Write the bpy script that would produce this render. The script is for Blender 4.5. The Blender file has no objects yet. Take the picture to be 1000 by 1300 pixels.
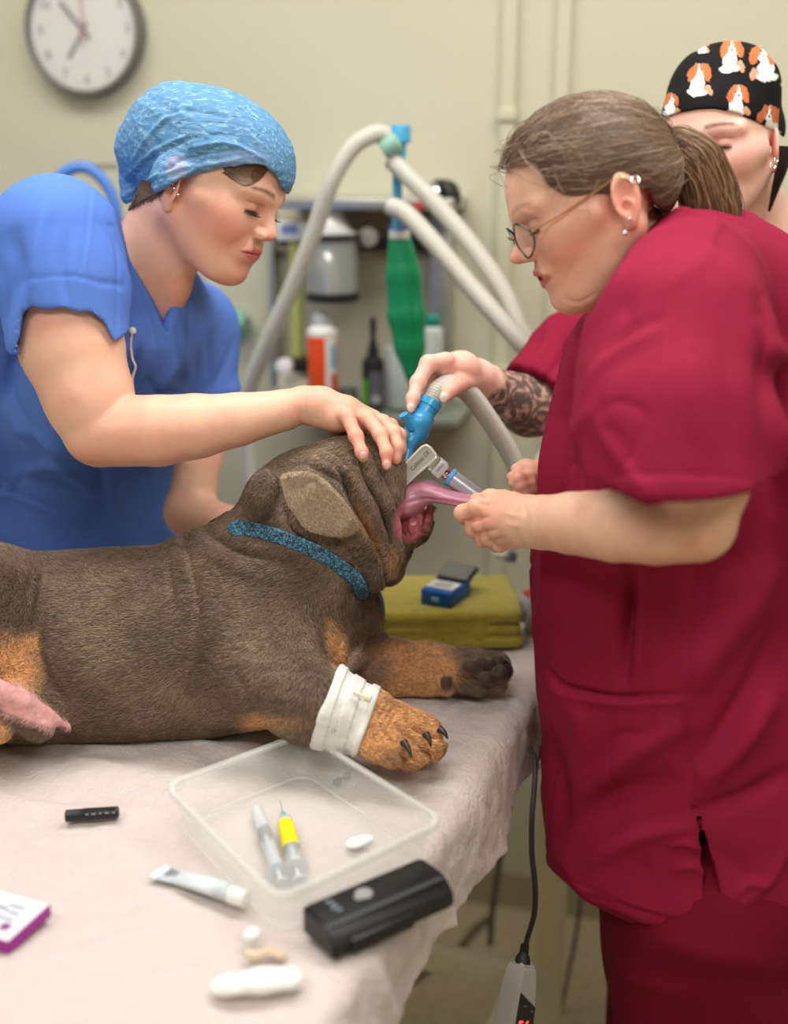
import bpy, bmesh, math, random, os
import numpy as np
from mathutils import Vector, Matrix, Euler

# ------------------------------------------------------------------ camera, world, lights, exposure
FPX = 1500.0; CAMZ = 1.61
PIT = math.atan(445/1500)
CP, SP = math.cos(PIT), math.sin(PIT)
scene = bpy.context.scene
COL = scene.collection
cam_data = bpy.data.cameras.new('camera')
cam_data.sensor_fit = 'HORIZONTAL'; cam_data.sensor_width = 36.0
cam_data.lens = 36.0*FPX/1000
cam_data.dof.use_dof = True; cam_data.dof.focus_distance = 1.42; cam_data.dof.aperture_fstop = 2.1
cam_data.clip_start = 0.05
cam = bpy.data.objects.new('camera', cam_data); COL.objects.link(cam)
cam.location = (0, 0, CAMZ); cam.rotation_euler = (math.pi/2-PIT, 0, 0)
scene.camera = cam
scene.view_settings.view_transform = 'Standard'; scene.view_settings.look = 'None'
scene.view_settings.gamma = 1.0; scene.view_settings.use_curve_mapping = False
scene.view_settings.exposure = -0.66
world = bpy.data.worlds.new('world'); scene.world = world; world.use_nodes = True
world.node_tree.nodes['Background'].inputs[0].default_value = (0.9, 0.93, 1, 1)
world.node_tree.nodes['Background'].inputs[1].default_value = 0.4
try:
    scene.cycles.max_bounces = 8; scene.cycles.transparent_max_bounces = 12
    scene.cycles.use_denoising = True
except Exception: pass

YAW = math.radians(-13)                       # the room is turned against the view
UX = Vector((math.cos(YAW), math.sin(YAW), 0)); VX = Vector((-math.sin(YAW), math.cos(YAW), 0))
def room(u, v, z=0): return Vector((0.03, 2.36, 0)) + UX*u + VX*(v) + Vector((0, 0, z))
def lamp(name, loc, rot, size, energy, col):
    d = bpy.data.lights.new(name, 'AREA'); d.shape = 'RECTANGLE'; d.size, d.size_y = size; d.energy = energy; d.color = col
    o = bpy.data.objects.new(name, d); COL.objects.link(o); o.location = loc; o.rotation_euler = rot
    return o
lamp('panel_light', room(-0.55, -0.95, 2.63), (0, 0, YAW), (1.15, 0.55), 24, (1.0, 0.975, 0.93))
lamp('panel_light', room(0.75, -0.95, 2.63), (0, 0, YAW), (1.15, 0.55), 31, (1.0, 0.975, 0.93))
lamp('panel_light', room(-0.3, -2.6, 2.63), (0, 0, YAW), (1.15, 0.55), 31, (1.0, 0.98, 0.95))
lamp('panel_light', room(1.2, -2.6, 2.63), (0, 0, YAW), (1.15, 0.55), 27, (1.0, 0.98, 0.95))

# ------------------------------------------------------------------ pixel -> world point (photo frame 1000x1300) at world depth Y
def at(px, py, Y):
    x = (px-500)/FPX; yu = -(py-650)/FPX
    t = Y/(CP+SP*yu)
    return np.array((x*t, Y, CAMZ+(-SP+CP*yu)*t))
def mpp(px, py, Y):
    yu = -(py-650)/FPX
    return Y/(CP+SP*yu)/FPX
def on_z(px, py, z):
    x = (px-500)/FPX; yu = -(py-650)/FPX
    t = (z-CAMZ)/(-SP+CP*yu)
    return np.array((x*t, (CP+SP*yu)*t, z))
def proj(P):
    P = np.asarray(P, float); X, Y, Z = P[..., 0], P[..., 1], P[..., 2]-CAMZ
    zc = Y*CP-Z*SP; yc = Y*SP+Z*CP
    return np.stack([500+FPX*X/zc, 650-FPX*yc/zc], -1)
TZ = 0.92                                     # height of the table top

# ------------------------------------------------------------------ object helpers
def tag(o, label=None, cat=None, group=None, kind=None):
    if label: o['label'] = label
    if cat: o['category'] = cat
    if group: o['group'] = group
    if kind: o['kind'] = kind
    return o
def empty(name, loc, label, cat, group=None):
    o = bpy.data.objects.new(name, None); COL.objects.link(o); o.location = Vector(loc); o.empty_display_size = 0.02
    return tag(o, label, cat, group)
def link(name, me, mats=None, parent=None, smooth=True, kind=None):
    o = bpy.data.objects.new(name, me); COL.objects.link(o)
    if mats is not None:
        for m in (mats if isinstance(mats, (list, tuple)) else [mats]): me.materials.append(m)
    if smooth and len(me.polygons): me.polygons.foreach_set('use_smooth', np.ones(len(me.polygons), bool))
    if parent is not None:
        o.parent = parent
        inv = Vector((0, 0, 0)); q = parent
        while q is not None: inv += q.location; q = q.parent
        # all groups here are unrotated empties: meshes carry world coordinates minus the parent's place
        o.location = -inv
        if parent.type != 'EMPTY' and parent.parent is not None: o.location = Vector((0, 0, 0))
    if kind: o['kind'] = kind
    return o
def mesh_np(name, V, F):
    me = bpy.data.meshes.new(name); V = np.asarray(V, np.float32); F = np.asarray(F, np.int32)
    me.vertices.add(len(V)); me.vertices.foreach_set('co', V.ravel())
    n = F.shape[1]
    me.loops.add(F.size); me.loops.foreach_set('vertex_index', F.ravel())
    me.polygons.add(len(F)); me.polygons.foreach_set('loop_start', np.arange(0, F.size, n, dtype=np.int32))
    try: me.polygons.foreach_set('loop_total', np.full(len(F), n, np.int32))
    except Exception: pass
    me.update(calc_edges=True)
    return me
def set_col(me, C, name='Col'):
    a = me.color_attributes.new(name, 'FLOAT_COLOR', 'POINT')
    C = np.asarray(C, np.float32)
    if C.shape[1] == 3: C = np.concatenate([C, np.ones((len(C), 1), np.float32)], 1)
    a.data.foreach_set('color', C.ravel())

class Bm:
    """collects simple shapes into one mesh"""
    def __init__(s): s.b = bmesh.new()
    def _xf(s, vs, M):
        for v in vs: v.co = M @ v.co
    def box(s, c, size, rot=(0, 0, 0), bev=0.0, seg=2):
        t = bmesh.new(); r = bmesh.ops.create_cube(t, size=1)
        for v in t.verts: v.co = Vector((v.co.x*size[0], v.co.y*size[1], v.co.z*size[2]))
        if bev > 0: bmesh.ops.bevel(t, geom=list(t.edges), offset=bev, segments=seg, profile=0.5, affect='EDGES')
        R = rot if isinstance(rot, Matrix) else Euler(rot).to_matrix().to_4x4()
        M = Matrix.Translation(Vector(c)) @ R.to_4x4()
        for v in t.verts: v.co = M @ v.co
        s.add(t); return s
    def add(s, t):
        me = bpy.data.meshes.new('tmp'); t.to_mesh(me); t.free(); s.b.from_mesh(me); bpy.data.meshes.remove(me)
    def raw(s, V, F):
        vs = [s.b.verts.new(Vector([float(q) for q in v])) for v in V]
        for f in F:
            try: s.b.faces.new([vs[i] for i in f])
            except ValueError: pass
        return s
    def tube(s, pts, r, n=12, caps=True, flat=None):
        V, F = tube_arrays(pts, r, n, caps); return s.raw(V, F)
    def lathe(s, prof, c, axis=(0, 0, 1), n=24, cap=True):
        """prof: list of (r, h) along the axis"""
        ax = Vector(axis).normalized(); q = Vector((0, 0, 1)).rotation_difference(ax)
        V = []; F = []
        for r, h in prof:
            for i in range(n):
                a = 2*math.pi*i/n
                V.append(Vector(c)+q @ Vector((r*math.cos(a), r*math.sin(a), h)))
        for j in range(len(prof)-1):
            for i in range(n): F.append((j*n+i, j*n+(i+1) % n, (j+1)*n+(i+1) % n, (j+1)*n+i))
        if cap:
            F.append(tuple(range(n-1, -1, -1))); F.append(tuple((len(prof)-1)*n+i for i in range(n)))
        return s.raw(V, F)
    def build(s, name, mat, parent=None, smooth=True, auto=True, kind=None):
        bmesh.ops.remove_doubles(s.b, verts=list(s.b.verts), dist=1e-6)
        bmesh.ops.recalc_face_normals(s.b, faces=list(s.b.faces))
        me = bpy.data.meshes.new(name); s.b.to_mesh(me); s.b.free()
        o = link(name, me, mat, parent, smooth, kind)
        if smooth and auto: me.set_sharp_from_angle(angle=math.radians(38))
        return o
def frames(P):
    P = np.asarray(P, float); T = np.gradient(P, axis=0); T /= np.linalg.norm(T, axis=1)[:, None]+1e-12
    up = np.array((0, 0, 1.0)) if abs(T[0][2]) < .9 else np.array((0, 1.0, 0))
    N = np.cross(T[0], up); N /= np.linalg.norm(N); Ns = []
    for t in T:
        N = N-t*np.dot(N, t); N /= np.linalg.norm(N)+1e-12; Ns.append(N)
    Ns = np.array(Ns); return T, Ns, np.cross(T, Ns)
def tube_arrays(pts, r, n=12, caps=True):
    P = np.asarray(pts, float); r = np.broadcast_to(np.asarray(r, float), (len(P),))
    T, N, Bn = frames(P); a = np.arange(n)*2*math.pi/n
    ring = np.cos(a)[None, :, None]*N[:, None]+np.sin(a)[None, :, None]*Bn[:, None]
    V = (P[:, None]+ring*r[:, None, None]).reshape(-1, 3)
    F = []
    for j in range(len(P)-1):
        for i in range(n): F.append((j*n+i, j*n+(i+1) % n, (j+1)*n+(i+1) % n, (j+1)*n+i))
    if caps: F.append(tuple(range(n-1, -1, -1))); F.append(tuple((len(P)-1)*n+i for i in range(n)))
    return V, F
def spline(pts, n=40):
    """Catmull-Rom through pts (any number of columns)"""
    P = np.asarray(pts, float); P = np.vstack([2*P[0]-P[1], P, 2*P[-1]-P[-2]])
    out = []; m = len(P)-3
    for t in np.linspace(0, m-1e-9, n):
        i = int(t); u = t-i; a, b, c, d = P[i:i+4]
        out.append(.5*((2*b)+(-a+c)*u+(2*a-5*b+4*c-d)*u*u+(-a+3*b-3*c+d)*u**3))
    return np.array(out)

# ------------------------------------------------------------------ materials
def mat(name, col=(.8, .8, .8), rough=.5, metal=0.0, sss=0.0, bump=None, spec=.5, alpha=1.0, trans=0.0, ior=1.45, attr=False, mott=None, emis=None, sheen=0.0, coat=0.0, sssr=(.6, .2, .1)):
    """bump: list of (scale, strength, distance, stretch); mott: (scale, other colour, factor)"""
    m = bpy.data.materials.new(name); m.use_nodes = True; nt = m.node_tree; N = nt.nodes; L = nt.links
    b = N['Principled BSDF']
    b.inputs['Base Color'].default_value = (*col, 1); b.inputs['Roughness'].default_value = rough; b.inputs['Metallic'].default_value = metal
    b.inputs['Specular IOR Level'].default_value = spec; b.inputs['IOR'].default_value = ior
    b.inputs['Transmission Weight'].default_value = trans; b.inputs['Alpha'].default_value = alpha
    b.inputs['Sheen Weight'].default_value = sheen; b.inputs['Coat Weight'].default_value = coat
    if sss: b.inputs['Subsurface Weight'].default_value = sss; b.inputs['Subsurface Radius'].default_value = sssr; b.inputs['Subsurface Scale'].default_value = .012
    tc = N.new('ShaderNodeTexCoord'); csock = None
    if attr:
        a = N.new('ShaderNodeAttribute'); a.attribute_name = 'Col'; csock = a.outputs['Color']
    if mott:
        ns = N.new('ShaderNodeTexNoise'); ns.inputs['Scale'].default_value = mott[0]; ns.inputs['Detail'].default_value = 6
        L.new(tc.outputs['Object'], ns.inputs['Vector'])
        mr = N.new('ShaderNodeMapRange'); mr.inputs[1].default_value = .35; mr.inputs[2].default_value = .65; mr.inputs[4].default_value = mott[2]
        L.new(ns.outputs['Fac'], mr.inputs[0])
        mx = N.new('ShaderNodeMix'); mx.data_type = 'RGBA'; L.new(mr.outputs[0], mx.inputs[0])
        if csock: 
            mm = N.new('ShaderNodeMix'); mm.data_type = 'RGBA'; mm.blend_type = 'MULTIPLY'; mm.inputs[0].default_value = 1
            L.new(csock, mm.inputs[6]); mm.inputs[7].default_value = (*mott[1], 1)
            L.new(csock, mx.inputs[6]); L.new(mm.outputs[2], mx.inputs[7])
        else: mx.inputs[6].default_value = (*col, 1); mx.inputs[7].default_value = (*mott[1], 1)
        csock = mx.outputs[2]
    if csock: L.new(csock, b.inputs['Base Color'])
    if bump:
        prev = None
        for sc, st, di, stretch in bump:
            ns = N.new('ShaderNodeTexNoise'); ns.inputs['Scale'].default_value = sc; ns.inputs['Detail'].default_value = 4
            mp = N.new('ShaderNodeMapping'); mp.inputs['Scale'].default_value = stretch
            L.new(tc.outputs['Object'], mp.inputs['Vector']); L.new(mp.outputs[0], ns.inputs['Vector'])
            bp = N.new('ShaderNodeBump'); bp.inputs['Strength'].default_value = st; bp.inputs['Distance'].default_value = di
            L.new(ns.outputs['Fac'], bp.inputs['Height'])
            if prev: L.new(prev.outputs[0], bp.inputs['Normal'])
            prev = bp
        L.new(prev.outputs[0], b.inputs['Normal'])
    if emis: b.inputs['Emission Color'].default_value = (*emis[0], 1); b.inputs['Emission Strength'].default_value = emis[1]
    return m
def srgb(r, g, b):
    f = lambda c: (c/255/12.92) if c/255 <= .04045 else ((c/255+.055)/1.055)**2.4
    return (f(r), f(g), f(b))
ONE = (1, 1, 1)

# ------------------------------------------------------------------ signed-distance modelling
def smin(a, b, k):
    if k <= 0: return np.minimum(a, b)
    h = np.maximum(k-np.abs(a-b), 0)/k
    return np.minimum(a, b)-h*h*k*.25
def smax(a, b, k): return -smin(-a, -b, k)
def prim_cone(a, b, ra, rb):
    a = np.asarray(a, float); b = np.asarray(b, float); ba = b-a; L2 = ba@ba+1e-12
    def f(P):
        pa = P-a; h = np.clip((pa@ba)/L2, 0, 1)
        q = pa-h[:, None]*ba
        return np.sqrt(np.einsum('ij,ij->i', q, q))-(ra+(rb-ra)*h)
    return f, (a+b)/2, math.sqrt(L2)/2+max(ra, rb)
def prim_ell(c, r, R=None):
    c = np.asarray(c, float); r = np.asarray(r, float); Rm = None if R is None else np.asarray(R, float)
    def f(P):
        q = P-c
        if Rm is not None: q = q@Rm                     # Rm columns are the local axes
        k0 = np.sqrt(((q/r)**2).sum(1)); k1 = np.sqrt(((q/(r*r))**2).sum(1))+1e-9
        return k0*(k0-1)/k1
    return f, c, r.max()
def prim_plane(p, n):
    p = np.asarray(p, float); n = np.asarray(n, float); n = n/np.linalg.norm(n)
    return (lambda P: (P-p)@n), p, 1e3
def prim_box(c, hs, R=None, rnd=0.0):
    c = np.asarray(c, float); hs = np.asarray(hs, float)-rnd; Rm = None if R is None else np.asarray(R, float)
    def f(P):
        q = P-c
        if Rm is not None: q = q@Rm
        q = np.abs(q)-hs
        return np.sqrt((np.maximum(q, 0)**2).sum(1))+np.minimum(q.max(1), 0)-rnd
    return f, c, float(np.linalg.norm(hs)+rnd)
class Field:
    def __init__(s): s.ops = []; s.post = []
    def _a(s, kind, prim, k): s.ops.append((kind, prim[0], np.asarray(prim[1], float), float(prim[2]), k)); return s
    def u(s, prim, k=.01): return s._a('u', prim, k)
    def sub(s, prim, k=.004): return s._a('s', prim, k)
    def inter(s, prim, k=.004): return s._a('i', prim, k)
    def disp(s, fn, c=(0, 0, 0), R=1e3): s.post.append(fn); return s      # fine relief, applied along the normals
    def relief(s, V, Fc):
        if not s.post: return V
        N = vnormals(V, Fc); D = np.zeros(len(V))
        for fn in s.post: D += fn(V)
        return V-N*D[:, None]
    def chain(s, pts, k=.01, first=None):
        """pts of (px, py, Y, radius in px)"""
        W = [at(p[0], p[1], p[2]) for p in pts]; r = [p[3]*mpp(p[0], p[1], p[2]) for p in pts]
        for i in range(len(pts)-1): s.u(prim_cone(W[i], W[i+1], r[i], r[i+1]), k)
        return s
    def prim(s):
        us = [(c, R) for kd, f, c, R, k in s.ops if kd == 'u']
        lo = np.min([c-R for c, R in us], 0); hi = np.max([c+R for c, R in us], 0)
        return s.eval, (lo+hi)/2, float(np.linalg.norm(hi-lo)/2)
    def eval(s, P):
        lo = P.min(0); hi = P.max(0); c0 = (lo+hi)/2; R0 = np.linalg.norm(hi-lo)/2
        d = np.full(len(P), 1.0)
        for kd, f, c, R, k in s.ops:
            if R < 100 and np.linalg.norm(c-c0) > R+R0+.07+k: continue
            if kd == 'u': d = smin(d, f(P), k)
            elif kd == 's': d = smax(d, -f(P), k)
            elif kd == 'i': d = smax(d, f(P), k)
            else: d = d+f(P)
        return d
    def bounds(s):
        us = [(c, R) for kd, f, c, R, k in s.ops if kd == 'u']
        return np.min([c-R for c, R in us], 0)-.01, np.max([c+R for c, R in us], 0)+.01
def surface(field, h, lo=None, hi=None, slack=1.25):
    """naive surface nets on sparse blocks -> V, F (quads)"""
    B = 8; l2, h2 = field.bounds()
    lo = l2 if lo is None else np.maximum(lo, l2); hi = h2 if hi is None else np.minimum(hi, h2)
    bs = B*h; nb = np.ceil((hi-lo)/bs).astype(int)+1
    G = np.stack(np.meshgrid(*[np.arange(n) for n in nb], indexing='ij'), -1).reshape(-1, 3)
    def ev(P, key):
        out = np.empty(len(P)); order = np.argsort(key, kind='stable'); ks = key[order]
        cuts = np.flatnonzero(np.diff(ks))+1
        for seg in np.split(order, cuts): out[seg] = field.eval(P[seg])
        return out
    S = (nb+3)//4
    sk = lambda g: ((g[:, 0]//4)*S[1]+(g[:, 1]//4))*S[2]+g[:, 2]//4
    C = lo+(G+.5)*bs
    d = ev(C, sk(G))
    G = G[np.abs(d) < bs*.87*slack]
    if not len(G): return np.zeros((0, 3)), np.zeros((0, 4), int)
    e = np.arange(B+1); E = np.stack(np.meshgrid(e, e, e, indexing='ij'), -1).reshape(-1, 3)
    P = (lo+(G[:, None]*B+E[None])*h); n = len(G)
    val = np.empty((n, len(E))); key = sk(G); order = np.argsort(key, kind='stable'); cuts = np.flatnonzero(np.diff(key[order]))+1
    for seg in np.split(order, cuts):
        val[seg] = field.eval(P[seg].reshape(-1, 3)).reshape(len(seg), -1)
    val = val.reshape(n, B+1, B+1, B+1); del P
    sg = val < 0
    corner = [(i, j, k) for i in (0, 1) for j in (0, 1) for k in (0, 1)]
    cnt = sum(sg[:, i:i+B, j:j+B, k:k+B].astype(np.int8) for i, j, k in corner)
    act = np.argwhere((cnt > 0) & (cnt < 8))
    bi = act[:, 0]; ci = act[:, 1:]
    cv = np.stack([val[bi, ci[:, 0]+i, ci[:, 1]+j, ci[:, 2]+k] for i, j, k in corner], 1)
    acc = np.zeros((len(act), 3)); w = np.zeros(len(act)); co = np.array(corner, float)
    for a in range(8):
        for b in range(a+1, 8):
            if abs(co[a]-co[b]).sum() != 1: continue
            m = (cv[:, a] < 0) != (cv[:, b] < 0); va = cv[m, a]; vb = cv[m, b]; t = va/(va-vb)
            acc[m] += co[a]+(co[b]-co[a])*t[:, None]; w[m] += 1
    gc = G[bi]*B+ci; V = lo+(gc+acc/w[:, None])*h
    D = (nb*B+2).astype(np.int64); gid = (gc[:, 0]*D[1]+gc[:, 1])*D[2]+gc[:, 2]
    o = np.argsort(gid); gs = gid[o]
    def look(q):
        i = np.searchsorted(gs, q); i = np.minimum(i, len(gs)-1); ok = gs[i] == q; return o[i], ok
    st = [D[1]*D[2], D[2], 1]; Fs = []
    for ax in range(3):
        e2 = [(1, 0, 0), (0, 1, 0), (0, 0, 1)][ax]; bidx = corner.index(e2)
        m = np.flatnonzero((cv[:, 0] < 0) != (cv[:, bidx] < 0)); u, v = [(1, 2), (2, 0), (0, 1)][ax]
        a = m; b, ok1 = look(gid[m]-st[u]); c, ok2 = look(gid[m]-st[u]-st[v]); dd, ok3 = look(gid[m]-st[v])
        ok = ok1 & ok2 & ok3; q = np.stack([a, b, c, dd], 1)[ok]
        ins = cv[m[ok], 0] < 0
        q[~ins] = q[~ins][:, ::-1]
        Fs.append(q)
    F = np.concatenate(Fs)
    return V, F
def smooth_v(V, F, it=1, lam=.5):
    E = np.concatenate([F[:, [0, 1]], F[:, [1, 2]], F[:, [2, 3]], F[:, [3, 0]]])
    n = len(V); deg = np.bincount(E.ravel(), minlength=n).astype(float)
    for _ in range(it):
        S = np.stack([np.bincount(E[:, 0], V[E[:, 1], c], n)+np.bincount(E[:, 1], V[E[:, 0], c], n) for c in range(3)], 1)
        V = V+(S/np.maximum(deg, 1)[:, None]-V)*lam
    return V
def vnormals(V, F):
    n = np.cross(V[F[:, 2]]-V[F[:, 0]], V[F[:, 3]]-V[F[:, 1]]); N = np.zeros_like(V)
    for j in range(4):
        for c in range(3): N[:, c] += np.bincount(F[:, j], n[:, c], len(V))
    return N/(np.linalg.norm(N, axis=1)[:, None]+1e-12)
def sdf_obj(name, field, h, material, parent=None, paint=None, lo=None, hi=None, sm=1, slack=1.25):
    V, F = surface(field, h, lo, hi, slack)
    V = smooth_v(V, F, sm) if sm else V
    V = field.relief(V, F)
    me = mesh_np(name, V, F)
    if paint is not None: set_col(me, paint(V))
    o = link(name, me, material, parent)
    return o
# value noise, vectorised
_rng = np.random.default_rng(7); _tab = _rng.random((32, 32, 32))
def vnoise(P, sc=1.0, off=0.0):
    q = np.asarray(P)*sc+off; i = np.floor(q).astype(int); f = q-i; f = f*f*(3-2*f); i &= 31; j = (i+1) & 31
    T = _tab; r = 0
    for a in (0, 1):
        for b in (0, 1):
            for c in (0, 1):
                ii = (j if a else i)[:, 0]; jj = (j if b else i)[:, 1]; kk = (j if c else i)[:, 2]
                w = (f[:, 0] if a else 1-f[:, 0])*(f[:, 1] if b else 1-f[:, 1])*(f[:, 2] if c else 1-f[:, 2])
                r = r+w*T[ii, jj, kk]
    return r-.5
def dist_line(Q, L):
    """distance of 2D/3D points Q to polyline L, and parameter 0..1"""
    best = np.full(len(Q), 1e9); tt = np.zeros(len(Q)); n = len(L)-1
    for i in range(n):
        a = L[i]; ba = L[i+1]-a; h = np.clip(((Q-a)@ba)/(ba@ba+1e-12), 0, 1)
        d = np.linalg.norm(Q-a-h[:, None]*ba, axis=1); m = d < best; best[m] = d[m]; tt[m] = (i+h[m])/n
    return best, tt
def crease(F, pts, amp, width, yr=None, taper=True, n=14):
    """a fold drawn through (px, py) points on the side facing the viewer; amp > 0 is a ridge; width and amp in metres; measured in the X-Z plane at depth Y"""
    Y = yr if np.isscalar(yr) else (yr[0]+yr[1])/2
    half = .16 if np.isscalar(yr) else (yr[1]-yr[0])/2
    P3 = np.array([at(a, b, Y) for a, b in pts])
    L = spline(P3, n) if len(pts) > 2 else P3
    def f(P):
        # move points along the line of sight onto depth Y so that the fold keeps to the drawn course
        Q = P.copy(); cz = np.array((0, 0, CAMZ)); t = Y/P[:, 1]; Q = cz+(P-cz)*t[:, None]
        d, u = dist_line(Q, L)
        w = np.exp(-(d/width)**2)*np.exp(-((P[:, 1]-Y)/half)**4)
        if taper: w = w*np.sin(np.pi*np.clip(u*.92+.04, 0, 1))**.6
        return -amp*w
    c = L.mean(0); R = float(np.linalg.norm(L-c, axis=1).max()+width*2.2+half)
    F.disp(f, c, R)
def sight(P, Y):
    """points moved along the line of sight onto depth Y"""
    cz = np.array((0, 0, CAMZ)); return cz+(P-cz)*(Y/P[:, 1:2])
def blend(C, w, col): return C*(1-w[:, None])+np.asarray(col)*w[:, None]
def spot(V, c, r, soft=.5):
    d = np.linalg.norm(V-np.asarray(c), axis=1)/r
    return np.clip((1-d)/soft, 0, 1)
def rotm(f, up=(0, 0, 1)):
    """columns: forward, left, up"""
    f = Vector(f).normalized(); l = Vector(up).cross(f).normalized(); u = f.cross(l)
    return np.array([[f.x, l.x, u.x], [f.y, l.y, u.y], [f.z, l.z, u.z]])
# ------------------------------------------------------------------ the room
M = {}
M['wall'] = mat('wall_paint', srgb(197, 194, 171), .75, bump=[(6, .15, .01, ONE), (90, .1, .002, ONE)], mott=(1.2, srgb(191, 188, 164), .6))
M['ceiling'] = mat('ceiling_paint', srgb(235, 232, 222), .9)
M['floor'] = mat('floor_vinyl', srgb(184, 170, 142), .45, mott=(60, srgb(160, 146, 118), .8))
M['trimpaint'] = mat('trunking_paint', srgb(196, 193, 168), .6)
M['skirt'] = mat('skirting_vinyl', srgb(158, 148, 122), .6)
M['lightpanel'] = mat('light_panel', (1, 1, 1), .5, emis=((1, .98, .94), 2.5))
M['steel'] = mat('brushed_steel', srgb(190, 190, 184), .34, .85, bump=[(120, .05, .001, (1, 1, 12))])
M['chrome'] = mat('polished_steel', srgb(215, 216, 216), .16, 1.0)
M['black'] = mat('black_plastic', srgb(26, 26, 28), .4, mott=(30, srgb(34, 34, 36), .6))
M['rubber'] = mat('black_rubber', srgb(18, 18, 18), .6)
M['white'] = mat('white_plastic', srgb(236, 236, 232), .4)
M['cream'] = mat('cream_enamel', srgb(236, 232, 210), .45, mott=(8, srgb(226, 220, 196), .5))
def wall_slab(name, u0, u1, v0, v1, z0, z1, m, kind='structure'):
    b = Bm(); c = room((u0+u1)/2, (v0+v1)/2, (z0+z1)/2)
    b.box(c, (u1-u0, v1-v0, z1-z0), (0, 0, YAW)); o = b.build(name, m, None, smooth=False); o['kind'] = kind; return o
U0, U1, V0, ZC = -2.2, 2.4, -4.6, 2.68
wall_slab('wall_back', U0-.1, U1+.1, 0, .1, -.1, ZC+.1, M['wall'])
wall_slab('wall_front', U0-.1, U1+.1, V0-.1, V0, -.1, ZC+.1, M['wall'])
wall_slab('wall_left', U0-.1, U0, V0, 0, -.1, ZC+.1, M['wall'])
wall_slab('wall_right', U1, U1+.1, V0, 0, -.1, ZC+.1, M['wall'])
wall_slab('floor', U0, U1, V0, 0, -.1, 0, M['floor'])
wall_slab('ceiling', U0, U1, V0, 0, ZC, ZC+.1, M['ceiling'])
wall_slab('baseboard_back', U0, U1, -.012, 0, 0, .09, M['skirt'])
# cable trunking running up the wall
def wall_point(px, py, off=0.0):
    """point where the sight line meets the back wall (off metres in front of it)"""
    x = (px-500)/FPX; yu = -(py-650)/FPX; d = Vector((x, CP+SP*yu, -SP+CP*yu)); o = Vector((0, 0, CAMZ))
    p0 = room(0, -off, 0); t = (p0-o).dot(VX)/d.dot(VX); return o+d*t
def wall_uv(px, py, off=0.0):
    p = wall_point(px, py, off)-room(0, 0, 0); return p.dot(UX), p.z
k = 0
for x0, x1 in ((637, 655), (705, 722)):
    a, b_ = wall_uv(x0, 120)[0], wall_uv(x1, 120)[0]
    k += 1
    o = wall_slab('trim_%d' % k, a, b_, -.016, 0, .09, ZC, M['trimpaint'])
    for z in (wall_uv(640, 146)[1], wall_uv(640, 470)[1], .6):
        bb = Bm(); bb.box(room((a+b_)/2, -.011, z), (b_-a+.008, .022, .022), (0, 0, YAW), .002); bb.build('clip', M['trimpaint'], o, auto=True)
for (u, v, where) in ((-.55, -.95, 'above the wall clock side of the table'), (.75, -.95, 'above the right end of the table'), (-.3, -2.6, 'behind the viewer on the left'), (1.2, -2.6, 'behind the viewer on the right')):
    r = empty('ceiling_light', room(u, v, ZC), 'flat white ceiling light panel '+where, 'light', 'ceiling light panels')
    b = Bm(); b.box(room(u, v, ZC-.008), (1.2, .6, .016), (0, 0, YAW), .003); b.build('frame', M['white'], r)
    b = Bm(); b.box(room(u, v, ZC-.018), (1.14, .54, .004), (0, 0, YAW)); b.build('diffuser', M['lightpanel'], r, smooth=False)

# ------------------------------------------------------------------ wall clock
def make_clock():
    c = wall_point(108, 38, .02); r0 = .121
    root = empty('wall_clock', c, 'round white wall clock with grey rim on the cream wall, upper left', 'clock')
    n = -VX; q = Matrix((UX, Vector((0, 0, 1)), n)).transposed().to_4x4()     # local x right, y up, z out of the wall
    def P(x, y, z=0): return c+UX*x+Vector((0, 0, y))+n*z
    b = Bm(); b.lathe([(r0*.9, -.02), (r0, -.018), (r0*1.0, .012), (r0*.985, .02), (r0*.94, .02), (r0*.93, .008)], c, n, 64, cap=False); b.build('rim', mat('clock_rim', srgb(120, 118, 116), .35, .3), root)
    b = Bm(); b.lathe([(r0*.94, 0), (r0*.94, .006)], c, n, 64); b.build('face', mat('clock_face', srgb(205, 204, 198), .6), root)
    gm = mat('clock_grey', srgb(95, 95, 95), .5)
    def bar(name, ang, l0, l1, w, z, m):
        a = math.radians(90-ang); b = Bm(); mid = (l0+l1)/2
        R = q @ Matrix.Rotation(a, 4, 'Z')
        b.box(P(mid*math.cos(a), mid*math.sin(a), z), (l1-l0, w, .0015), R, .0005, 1); return b.build(name, m, root)
    bar('hour_hand', 214, -.015, .062, .007, .009, gm); bar('minute_hand', 319, -.02, .068, .008, .011, gm)
    bar('second_hand', 2, -.03, .09, .003, .013, mat('clock_red', srgb(190, 80, 80), .5))
    for hh in range(1, 13):
        a = math.radians(90-30*hh)
        cu = bpy.data.curves.new('numeral', 'FONT'); cu.body = str(hh); cu.size = .024; cu.align_x = 'CENTER'; cu.align_y = 'CENTER'; cu.extrude = .0004
        to = bpy.data.objects.new('tmp', cu); COL.objects.link(to); me = bpy.data.meshes.new_from_object(to); bpy.data.objects.remove(to)
        o = bpy.data.objects.new('numeral', me); COL.objects.link(o); o.parent = root
        o.matrix_local = Matrix.Translation(-c) @ Matrix.Translation(P(r0*.76*math.cos(a), r0*.76*math.sin(a), .0068)) @ q
        me.materials.clear(); me.materials.append(gm)
    b = Bm(); prof = [(r0*.935*math.sin(t), .012+.010*math.cos(t)) for t in np.linspace(math.pi/2, .03, 10)]
    b.lathe(prof, c, n, 64, cap=False)
    gl = mat('clock_glass', (1, 1, 1), .03, alpha=.16, spec=.9); b.build('glass', gl, root)
make_clock()
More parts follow.
